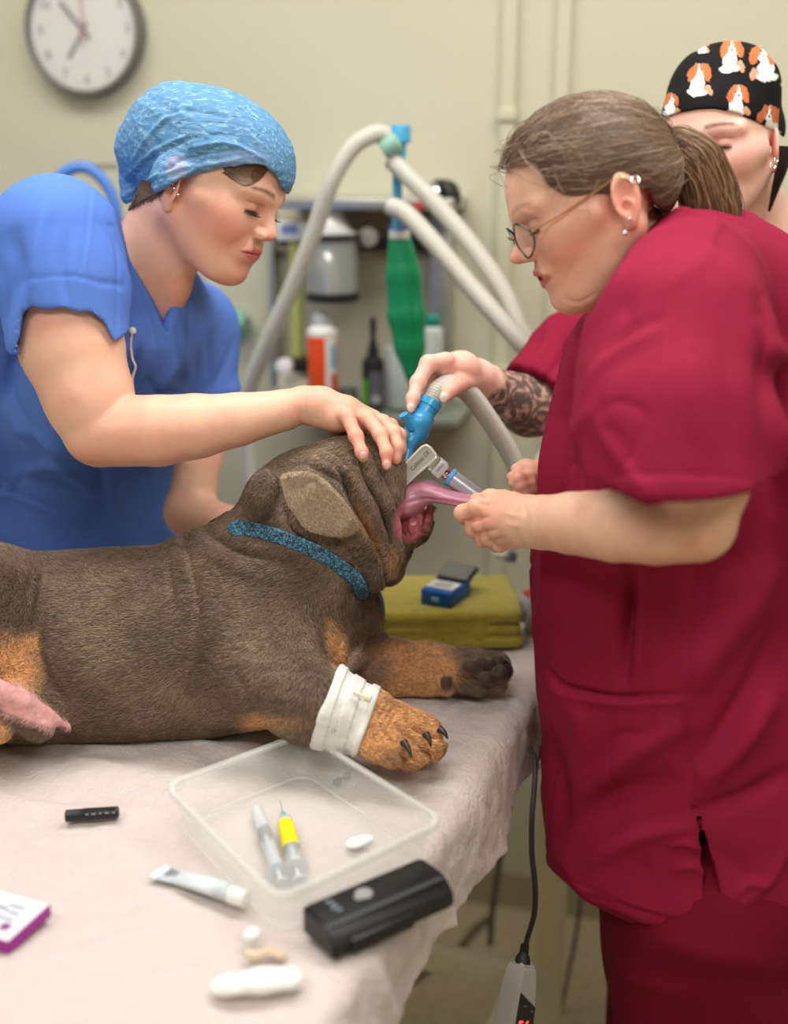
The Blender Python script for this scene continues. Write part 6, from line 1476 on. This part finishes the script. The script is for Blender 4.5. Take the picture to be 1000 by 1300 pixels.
# small breathing mask hanging on the wall
o = empty('breathing_mask', W_(298, 412, .04), 'small teal and clear breathing mask on the wall beside the rack', 'mask')
b = Bm(); b.lathe([(.034, 0), (.036, .004), (.028, .022), (.014, .040), (.010, .055)], W_(298, 414, .02), (.5, -.7, .2), 28, cap=False); b.build('cone', mat('mask_teal', srgb(130, 196, 176), .3, alpha=.75), o)
b = Bm(); b.tube(spline([W_(280, 380, .03), W_(262, 350, .03), W_(240, 330, .03)], 14), .006, 8); b.build('mask_hose', MTUBE, o)
b = Bm(); b.lathe([(.001, .0), (.006, .001), (.006, .022)], W_(298, 408, .0), -VX, 12); b.build('wall_peg', M['steel'], o)
# socket end with grey cap behind the hands
o = empty('hose_end', at(642, 700, 1.80), 'pale grey capped hose end hanging behind the gloveless hands'.replace('gloveless ', ''), 'hose')
ptube('hose', [(700, 560, 1.86), (672, 610, 1.84), (650, 660, 1.81), (640, 690, 1.80)], [.010, .010], MTUBE, o, corr=.06, pitch=.005)
b = Bm(); d = at(636, 712, 1.795)-at(640, 690, 1.80); b.lathe([(.012, 0), (.016, .003), (.016, .018), (.010, .024)], at(640, 690, 1.80), d, 20); b.build('white_cap', M['white'], o)
b = Bm(); b.lathe([(.006, 0), (.009, .002), (.009, .016), (.004, .018)], at(650, 700, 1.79), d, 16); b.build('grey_cap', mat('cap_dark', srgb(96, 98, 108), .4), o)
# ------------------------------------------------------------------ things lying on the table
ZB = TZ+.005                                    # top of the blanket
def gbox(b, c, ex, size, bev=.002, seg=2):
    """box standing on z = c[2], long side along ex (a horizontal direction)"""
    a = math.atan2(ex[1], ex[0]); b.box((c[0], c[1], c[2]+size[2]/2), size, (0, 0, a), bev, seg); return b
def towel():
    A, B_ = on_z(455, 822, ZB), on_z(622, 820, ZB); z1 = ZB+.058
    ex = (B_-A)/np.linalg.norm(B_-A); C = on_z(642, 762, z1); ey = C-B_; ey[2] = 0; dpt = .17; ey = ey/np.linalg.norm(ey)
    root = empty('folded_towel', (A+B_)/2+ey*.08, 'folded mustard yellow towel at the back of the table', 'towel')
    w = np.linalg.norm(B_-A)
    tm = mat('towel_terry', srgb(192, 176, 64), .95, bump=[(500, .8, .003, ONE), (1500, .5, .001, ONE)], mott=(60, srgb(174, 156, 46), .8), sheen=.4)
    def slab(z, h, grow, sd):
        G = Field(); x0 = -.03; 
        c = A+ex*(w/2-.01)+ey*dpt/2+np.array((0, 0, 0)); c[2] = z+h/2
        R = np.stack([ex, ey, np.array((0, 0, 1.0))], 1)
        ey2 = ey-ex*(ex@ey); ey2 /= np.linalg.norm(ey2); R = np.stack([ex, ey2, np.array((0, 0, 1.0))], 1)
        G.u(prim_box(c, (w/2+.004+grow, dpt/2, h/2), R, h/2*.9), 0)
        G.disp(lambda P: .003*vnoise(P, 22, sd)+.0012*vnoise(P, 90, sd)+.0005*vnoise(P, 320, sd)); return G
    for i in range(3): sdf_obj('fold', slab(ZB+.001+i*.0187, .0205, (.004, .0, .003)[i], i*3+1), .0028, tm, root, sm=1)
    G = Field(); c = A+ex*(w/2-.01)+np.array((0, 0, 0)); ey2 = ey-ex*(ex@ey); ey2 /= np.linalg.norm(ey2)
    c = c+ey2*.002; c[2] = ZB+.030; G.u(prim_box(c, (w/2+.014, .018, .0295), np.stack([ex, ey2, np.array((0, 0, 1.0))], 1), .016), 0)
    G.disp(lambda P: .003*vnoise(P, 22, 5)+.0012*vnoise(P, 90, 2)+.0005*vnoise(P, 320, 2)); sdf_obj('front_fold', G, .0028, tm, root, sm=1)
    return z1
ZT = towel()
def oximeter():
    z0 = ZT-.001; A, B_ = on_z(533, 768, z0), on_z(569, 775, z0)
    ex = B_-A; ex[2] = 0; L = np.linalg.norm(ex); ex /= L; C = on_z(606, 738, z0+.02); ey = np.array((-ex[1], ex[0], 0))
    root = empty('pulse_monitor', (A+B_)/2, 'blue boxed handheld monitor with dark screen lying on the yellow towel', 'monitor')
    R = m4((0, 0, 0), ex, ey); L = .050; D = .072
    ey = np.array((math.cos(math.atan2(ex[1], ex[0])+math.pi/2+.0), math.sin(math.atan2(ex[1], ex[0])+math.pi/2), 0))
    blue = mat('case_blue', srgb(24, 98, 178), .4); P = lambda u, v, z: A+ex*u+ey*v+np.array((0, 0, z))
    def bx(name, u, v, z, su, sv, sz, m, tilt=0, bev=.002):
        b = Bm(); b.box(P(u, v, z), (su, sv, sz), m4((0, 0, 0), ex, ey) @ Matrix.Rotation(tilt, 4, 'X'), bev); return b.build(name, m, root)
    bx('case', L/2, D/2, .013, L, D, .026, blue, 0, .004)
    bx('label', L/2, D*.38, .0268, L*.86, D*.44, .0012, M['white'], 0, .0004)
    for k in range(4): bx('text_line', L*.5, D*(.24+.085*k), .0276, L*(.70, .5, .66, .4)[k], .0016, .0006, mat('text_dark', srgb(70, 74, 84), .6), 0, 0)
    bx('screen', L/2, D*.82, .0275, L*.84, D*.34, .003, M['black'], .10, .001)
    bx('lid', L/2, D*1.02, .034, L*1.00, .040, .008, mat('lid_grey', srgb(112, 112, 106), .4), .30, .003)
    bx('lid_rim', L/2, D*1.02, .029, L*1.08, .048, .004, mat('case_navy', srgb(30, 60, 96), .4), .30, .002)
    bx('button', L/2, -.0004, .013, .012, .0016, .007, mat('logo_pale', srgb(150, 190, 226), .4), 0, .0005)
oximeter()
def toy():
    c = on_z(660, 796, ZB); root = empty('soft_toy', c, 'small grey plush toy with a red top beside the yellow towel', 'toy')
    pm = mat('grey_plush', srgb(160, 154, 152), .95, bump=[(500, .7, .002, ONE)], sheen=.4)
    G = Field(); Y = c[1]+.01
    G.u(EP(668, 772, Y, 24, 19, .020), .0); G.u(EP(648, 779, Y, 15, 13, .014), .006); G.u(EP(640, 784, Y, 8, 8, .009), .004); G.disp(lambda P: .0008*vnoise(P, 200)); sdf_obj('head', G, .0018, pm, root)
    G = Field(); G.u(EP(680, 757, Y+.004, 18, 10, .018), 0); G.u(EP(690, 768, Y+.004, 10, 10, .018), .004); sdf_obj('red_hat', G, .0018, mat('red_felt', srgb(176, 34, 44), .9, sheen=.3), root)
    G = Field(); G.u(EP(690, 786, Y, 12, 8, .016), 0); sdf_obj('dark_base', G, .0018, M['black'], root)
toy()
# ------------------------------------------------------------------ clear tray and what is in it
def tray():
    zr = TZ+.058
    K = [on_z(*p, zr) for p in ((386, 928), (207, 995), (352, 1142), (566, 1040))]; c = sum(K)/4
    root = empty('plastic_tray', (c[0], c[1], ZB), 'clear plastic storage tray in the middle of the blanket', 'tray')
    m = mat('clear_polypropylene', srgb(238, 240, 236), .22, alpha=.14, spec=.7); mr = mat('clear_rim', srgb(240, 242, 238), .25, alpha=.28, spec=.8)
    def ring(scale, z, n=10, rad=.022, grow=0):
        P = [c+(k-c)*scale for k in K]; out = []
        for i in range(4):
            a, p, b_ = P[i-1], P[i], P[(i+1) % 4]; d1 = (a-p)/np.linalg.norm(a-p); d2 = (b_-p)/np.linalg.norm(b_-p)
            for t in np.linspace(0, 1, n):
                q = (1-t)**2*(p+d1*rad)+2*t*(1-t)*p+t*t*(p+d2*rad); out.append(np.array((q[0], q[1], z)))
        return out
    prof = [(.965, zr), (.90, ZB+.006), (.87, ZB+.002)]; R = [ring(s, z) for s, z in prof]; n = len(R[0]); V = sum(R, []); F = []
    for j in range(len(R)-1):
        for i in range(n): F.append((j*n+i, j*n+(i+1) % n, (j+1)*n+(i+1) % n, (j+1)*n+i))
    F.append(tuple(2*n+i for i in range(n)))
    b = Bm(); b.raw(V, F); o = b.build('basin', m, root, auto=False); s_ = o.modifiers.new('t', 'SOLIDIFY'); s_.thickness = .0012
    b = Bm(); R = [ring(.960, zr), ring(1.0, zr+.001), ring(1.012, zr-.002), ring(1.012, zr-.008), ring(1.0, zr-.008), ring(.998, zr-.002), ring(.962, zr-.002)]; V = sum(R, []); F = []
    for j in range(len(R)):
        k = (j+1) % len(R)
        for i in range(n): F.append((j*n+i, j*n+(i+1) % n, k*n+(i+1) % n, k*n+i))
    b.raw(V, F); b.build('rim', mr, root)
    b = Bm(); Rr = ring(.90, ZB+.006); b.tube(Rr+[Rr[0]], .0014, 6, caps=False); b.build('base_edge', mr, root)
tray()
def syringe(name, label, pa, pb, z, lab=None, needle=None, stopper=True, R=.0075):
    """pa: nozzle end, pb: barrel end (pixels), lying at height z"""
    A, B_ = on_z(*pa, z+R), on_z(*pb, z+R); d = (B_-A)/np.linalg.norm(B_-A); L = float(np.linalg.norm(B_-A))
    root = empty(name, (A+B_)/2, label, 'syringe'); cl = mat('syringe_clear', srgb(226, 232, 236), .15, alpha=.45, spec=.8)
    b = Bm(); b.lathe([(.0022, -.008), (.0022, 0), (R*.95, .002), (R, .005), (R, L), (R*1.5, L+.001), (R*1.5, L+.003)], A, d, 24); b.build('barrel', cl, root)
    b = Bm(); b.lathe([(R*.3, L*.45), (R*.3, L+.022), (R*.95, L+.023), (R*.95, L+.026)], A, d, 18); b.build('plunger', mat('plunger_white', srgb(214, 218, 220), .4, alpha=.8), root)
    if stopper: b = Bm(); b.lathe([(.001, L*.32), (R*.92, L*.36), (R*.92, L*.46), (R*.8, L*.47)], A, d, 20); b.build('stopper', M['rubber'], root)
    if lab: b = Bm(); b.lathe([(R*1.04, lab[0]*L), (R*1.04, lab[1]*L)], A, d, 24, cap=False); b.build('label', lab[2], root, auto=False)
    if needle:
        b = Bm(); b.lathe([(.0030, -.010), (.0036, -.009), (.0030, 0)], A, d, 14); b.build('needle_hub', needle, root)
        b = Bm(); b.lathe([(.0004, -.040), (.0005, -.010)], A, d, 8); b.build('needle', M['chrome'], root)
zt = ZB+.004
syringe('syringe', 'syringe with a bright yellow label and teal needle in the clear tray', (361, 1040), (376, 1102), zt, (.12, .62, mat('yellow_label', srgb(246, 226, 20), .5)), mat('teal_hub', srgb(60, 170, 160), .35), R=.0085)
syringe('syringe', 'plain clear syringe with a black stopper in the clear tray', (326, 1028), (352, 1104), zt, None, None, R=.0072)
def lump(name, label, cat, parts, m, z, h=.0016, noise=.0012, child='body'):
    G = Field(); cs = []
    for (px, py, rx, ry, rz, a) in parts:
        c = on_z(px, py, z+rz); s = mpp(px, py, c[1]); aa = math.radians(a)
        ex = on_z(px+math.cos(aa)*10, py+math.sin(aa)*10, z+rz)-c; ex /= np.linalg.norm(ex); ey = np.cross((0, 0, 1.0), ex)
        G.u(prim_ell(c, (rx, ry, rz), np.stack([ex, ey, np.array((0, 0, 1.0))], 1)), .006); cs.append(c)
    G.disp(lambda P: noise*vnoise(P, 120, 1)+noise*1.5*vnoise(P, 50, 2)); c = np.mean(cs, 0)
    o = sdf_obj(name, G, h, m, None); return tag(o, label, cat)
MC = mat('cotton', srgb(240, 240, 238), .95, bump=[(400, .8, .002, ONE)], sheen=.4)
lump('cotton_swab', 'small white swab at the right side inside the clear tray', 'swab', [(452, 1070, .012, .008, .004, -20), (466, 1066, .008, .006, .004, -20)], MC, zt)
lump('needle_cap', 'small grey cap at the far corner inside the clear tray', 'cap', [(428, 992, .007, .0045, .004, -30), (440, 985, .006, .004, .004, -30)], mat('cap_slate', srgb(110, 112, 124), .5), zt, .0012, .0002)
lump('cotton_wad', 'large white cotton wad near the bottom edge of the blanket', 'cotton wad', [(300, 1250, .020, .011, .007, 0), (335, 1245, .020, .014, .010, -5), (366, 1243, .014, .013, .009, 0), (280, 1256, .009, .007, .004, 0)], MC, ZB)
lump('cotton_ball', 'small white cotton ball above the large cotton wad', 'cotton ball', [(320, 1186, .008, .009, .006, 20)], MC, ZB)
lump('paper_scrap', 'crumpled beige paper scrap touching the large cotton wad', 'paper', [(322, 1211, .011, .007, .004, 0), (345, 1207, .008, .006, .003, 30), (356, 1214, .006, .004, .003, 0)], mat('beige_paper', srgb(206, 184, 160), .8), ZB, .0014, .0016)
# pen cap
A, B_ = on_z(83, 1036, ZB+.0068), on_z(151, 1031, ZB+.0068); d = (B_-A)/np.linalg.norm(B_-A); L = float(np.linalg.norm(B_-A))
o = empty('pen_cap', (A+B_)/2, 'black marker pen cap lying alone at the left of the blanket', 'pen cap')
b = Bm(); b.lathe([(.0058, 0), (.0066, .001), (.0066, L*.35), (.0070, L*.36), (.0064, L-.001), (.0050, L)], A, d, 28); b.build('cap_body', M['black'], o)
b = Bm(); b.box((A+B_)/2+d*.008+np.array((0, -.0035, .0064)), (L*.62, .0026, .0018), (0, 0, math.atan2(d[1], d[0])), .0005); b.build('clip', M['black'], o)
for k in range(5):
    b = Bm(); p = (A+B_)/2+d*(-.004+.007*k)+np.array((0, -.0062, .0034)); b.box(p, ((.003, .005, .0025, .004, .003)[k], .0006, .0014), (0, 0, math.atan2(d[1], d[0])), 0); b.build('print', mat('print_grey', srgb(150, 150, 150), .6), o)
# ointment tube
A, B_ = on_z(203, 1103, ZB+.006), on_z(293, 1136, ZB+.008); d = (B_-A)/np.linalg.norm(B_-A); L = float(np.linalg.norm(B_-A)); s = np.cross((0, 0, 1.0), d)
o = empty('ointment_tube', (A+B_)/2, 'white and silver ointment tube lying left of the black device', 'tube')
V = []; F = []; n = 24; ks = 12
for j in range(ks+1):
    t = j/ks; w = .0105*(1-t)+.0088*t+.001; h = .0012*(1-t)**1.2+.0084*(1-(1-t)**1.4)
    for i in range(n): a = 2*math.pi*i/n; V.append(A+d*(L*t)+s*w*math.cos(a)+np.array((0, 0, 1))*(h*math.sin(a)+h-.006))
for j in range(ks):
    for i in range(n): F.append((j*n+i, j*n+(i+1) % n, (j+1)*n+(i+1) % n, (j+1)*n+i))
F += [tuple(range(n-1, -1, -1)), tuple(ks*n+i for i in range(n))]
b = Bm(); b.raw(V, F); b.build('tube_body', mat('tube_white', srgb(224, 230, 234), .35, mott=(30, srgb(160, 172, 178), .7)), o)
b = Bm(); b.box(A+np.array((0, 0, -.004))-d*.001, (.008, .024, .0022), (0, 0, math.atan2(d[1], d[0])), .0006); b.build('crimp', mat('crimp_white', srgb(220, 224, 226), .4), o)
b = Bm(); b.lathe([(.0085, 0), (.0092, .001), (.0080, .018), (.006, .019)], B_+np.array((0, 0, .001)), d, 24); b.build('screw_cap', M['white'], o)
for k in range(3):
    b = Bm(); p = A+d*(.012+.005*k)+np.array((0, 0, .0008+.0004*k)); b.box(p, (.003, .012-.002*k, .0006), (0, 0, math.atan2(d[1], d[0])), 0); b.build('print', mat('print_slate', srgb(130, 138, 150), .6), o)
# black device
hz = .030; K0, K1, K2 = on_z(383, 1150, ZB+hz), on_z(537, 1086, ZB+hz), on_z(425, 1186, ZB+hz)
ex = K1-K0; L = np.linalg.norm(ex); ex /= L; ey = np.array((ex[1], -ex[0], 0)); w = abs((K2-K0)@ey)
o = empty('handheld_device', (K0+K1)/2, 'long black plastic handheld device at the near edge of the table', 'device')
mdl = mat('device_black', srgb(30, 31, 32), .38, spec=.4)
def dv(u, v, z): return K0+ex*u+ey*v+np.array((0, 0, z-hz))
b = Bm(); prof = [(0, .006), (0, hz), (w*.62, hz+.001), (w*.80, hz-.003), (w, hz-.012), (w, .002), (0, .002)]
V = [dv(u, v, z) for u in (0, L*.96) for v, z in prof]+[dv(L, v*.9+w*.05, max(z-.004, .003)) for v, z in prof]; n = len(prof); F = [tuple(range(n))]
for j in range(2):
    for i in range(n): F.append((j*n+i, j*n+(i+1) % n, (j+1)*n+(i+1) % n, (j+1)*n+i))
F.append(tuple(2*n+i for i in range(n))[::-1]); b.raw(V, F); bmesh.ops.recalc_face_normals(b.b, faces=list(b.b.faces)); bmesh.ops.bevel(b.b, geom=list(b.b.edges), offset=.0022, segments=2, affect='EDGES'); b.build('housing', mdl, o)
b = Bm(); b.box(dv(L*.5, w*.74, hz-.0012), (L*.9, .007, .0014), (0, 0, math.atan2(ex[1], ex[0])), .0004); b.build('edge_strip', mat('strip_slate', srgb(58, 62, 66), .45), o)
b = Bm(); b.box(dv(L*.38, w*.98, .010), (L*.5, .010, .016), (0, 0, math.atan2(ex[1], ex[0])), .003); b.build('grip', mdl, o)
b = Bm(); b.lathe([(.0001, 0), (.0085, 0), (.0085, .0014), (.006, .0022), (.0001, .0022)], dv(L*.40, w*.36, hz+.0004), (0, 0, 1), 24); q = b.build('round_button', mat('button_grey', srgb(142, 142, 140), .5), o)
b = Bm(); b.box(dv(L*.355, w*.40, hz+.001), (.010, .008, .0014), (0, 0, math.atan2(ex[1], ex[0])), .0006); b.build('button_tab', mat('button_grey2', srgb(132, 132, 130), .5), o)
for k in range(4):
    b = Bm(); b.box(dv(L*.16+.0016*(k % 2), w*(.20+.10*k), hz+.0010), (.0075-.0016*(k % 2), .0022, .0006), (0, 0, math.atan2(ex[1], ex[0])), 0); b.build('print', mat('print_steel', srgb(128, 140, 150), .5), o)
# purple box
K0, K1, K2 = on_z(64, 1148, ZB+.014), on_z(10, 1196, ZB+.014), on_z(-60, 1126, ZB+.014)
ex = K1-K0; L = float(np.linalg.norm(ex)); ex /= L; v = K2-K0; ey = v-ex*(v@ex); W_l = float(np.linalg.norm(ey)); ey /= W_l
o = empty('medicine_box', K0, 'flat white box with a purple edge at the left edge of the blanket', 'box')
ct = K0+ex*L/2+ey*W_l/2; aa = math.atan2(ex[1], ex[0])
b = Bm(); b.box((ct[0], ct[1], ZB+.0072), (L, W_l, .013), (0, 0, aa), .0006); b.build('carton', mat('carton_purple', srgb(152, 30, 140), .45), o)
b = Bm(); b.box((ct[0], ct[1], ZB+.0139), (L*.97, W_l*.985, .0006), (0, 0, aa), 0); b.build('white_panel', mat('panel_white', srgb(222, 224, 234), .5), o)
MP = mat('print_purple', srgb(130, 70, 120), .6); MG2 = mat('print_gray', srgb(120, 124, 140), .6)
for k, (u, v_, su, sv, m_) in enumerate(((.25, .25, .018, .003, MG2), (.4, .22, .014, .003, MG2), (.55, .25, .020, .003, MG2), (.72, .16, .010, .010, MP), (.35, .45, .03, .004, MG2), (.6, .5, .03, .003, MG2))):
    p = K0+ex*L*u+ey*W_l*v_; b = Bm(); b.box((p[0], p[1], ZB+.0143), (sv, su, .0003), (0, 0, aa), 0); b.build('printed_line', m_, o)
# ------------------------------------------------------------------ hanging controller and cables
def controller():
    root = empty('controller', at(660, 1260, 1.14), 'grey handheld controller with red digits hanging on a black cable beside the table', 'controller')
    Y = 1.15; W = spline([at(672, 950, 1.25), at(679, 966, 1.22), at(678, 1000, 1.19), at(675, 1040, 1.17), at(675, 1085, 1.16), at(679, 1125, 1.15), at(678, 1160, 1.15), at(669, 1192, 1.15), at(666, 1206, 1.15)], 60)
    b = Bm(); b.tube(W, .0031, 10); b.build('cable', M['rubber'], root)
    up = at(667, 1204, Y)-at(648, 1330, 1.10); up /= np.linalg.norm(up)
    ax = up; top = at(663, 1221, Y)
    b = Bm(); b.lathe([(.0095, -.003), (.0085, .004), (.0052, .010), (.0052, .018), (.0040, .020)], top, ax, 14); b.build('strain_relief', M['rubber'], root)
    fx = np.array((.86, -.50, 0)); fx = fx-ax*(fx@ax); fx /= np.linalg.norm(fx); sd = np.cross(ax, fx)           # fx: face normal towards the viewer's right
    # body: a tapered block, face turned to the right
    nrm = np.array((.62, -.78, 0)); nrm = nrm-ax*(nrm@ax); nrm /= np.linalg.norm(nrm); wid = np.cross(nrm, ax)
    V = []; prof = [(0, .010, .008), (.004, .013, .0125), (.03, .0165, .0145), (.08, .0205, .0155), (.15, .0215, .0155), (.155, .019, .013)]
    for h, a, c_ in prof:
        for su, sv in ((-1, -1), (1, -1), (1, 1), (-1, 1)): V.append(top-ax*h+wid*su*a+nrm*sv*c_)
    F = [(0, 1, 2, 3)]
    for j in range(len(prof)-1):
        for i in range(4): F.append((j*4+i, j*4+(i+1) % 4, (j+1)*4+(i+1) % 4, (j+1)*4+i))
    F.append(tuple((len(prof)-1)*4+i for i in (3, 2, 1, 0))); b = Bm(); b.raw(V, F); bmesh.ops.bevel(b.b, geom=list(b.b.edges), offset=.0025, segments=2, affect='EDGES'); b.build('housing', mat('controller_grey', srgb(150, 146, 142), .45), root)
    q = lambda h, w_, n_=.0152: top-ax*h+wid*w_+nrm*n_
    V = [q(.030, .014), q(.046, -.015), q(.135, -.017), q(.135, .018)]; V2 = [p+nrm*.0012 for p in V]; b = Bm(); b.raw(V+V2, [(0, 1, 2, 3), (7, 6, 5, 4)]+[(i, (i+1) % 4, 4+(i+1) % 4, 4+i) for i in range(4)]); b.build('display_panel', mat('panel_black', srgb(14, 10, 16), .2), root)
    mm = m4(q(.068, .002, .0166), wid, ax)
    if (mm.col[2].to_3d()).dot(Vector(nrm)) < 0: mm = m4(q(.068, .002, .0166), -wid, ax)
    text_mesh('digits', '56', .021, mm, mat('red_led', (1, .03, .02), .5, emis=((1, .05, .04), 5)), root)
    for h, w_ in ((.050, -.008), (.044, .006), (.066, -.013)):
        b = Bm(); b.box(q(h, w_, .0166), (.004, .0012, .004), mm.to_3x3().to_4x4(), .0003); b.build('key', mat('key_grey', srgb(90, 86, 92), .5), root)
controller()
for nm, lab, pts, r, col in (('floor_cable', 'grey cable hanging behind the table leg, left of the upright', [(652, 950, 1.98), (645, 1010, 1.98), (636, 1080, 1.98), (626, 1146, 1.98), (622, 1200, 1.98)], .006, srgb(96, 88, 70)),
                        ('floor_cable', 'thin grey cable hanging beside the maroon trousers', [(745, 1000, 1.95), (740, 1100, 1.95), (732, 1180, 1.95), (716, 1260, 1.95), (700, 1330, 1.95)], .004, srgb(90, 84, 70))):
    pts3 = spline([at(*p) for p in pts], 40); pts3[:, 2] = np.maximum(pts3[:, 2], .01); b = Bm(); b.tube(pts3, r, 8); o = b.build(nm, mat(nm, col, .6)); tag(o, lab, 'cable')
W = spline([on_z(500, 1260, .008), on_z(548, 1228, .008), on_z(578, 1208, .008), on_z(602, 1180, .008), on_z(620, 1165, .008)], 40); b = Bm(); b.tube(W, .007, 8); o = b.build('floor_cable', mat('floor_cable_lying', srgb(104, 92, 72), .6)); tag(o, 'brownish cable lying in a curve on the floor under the table', 'cable')
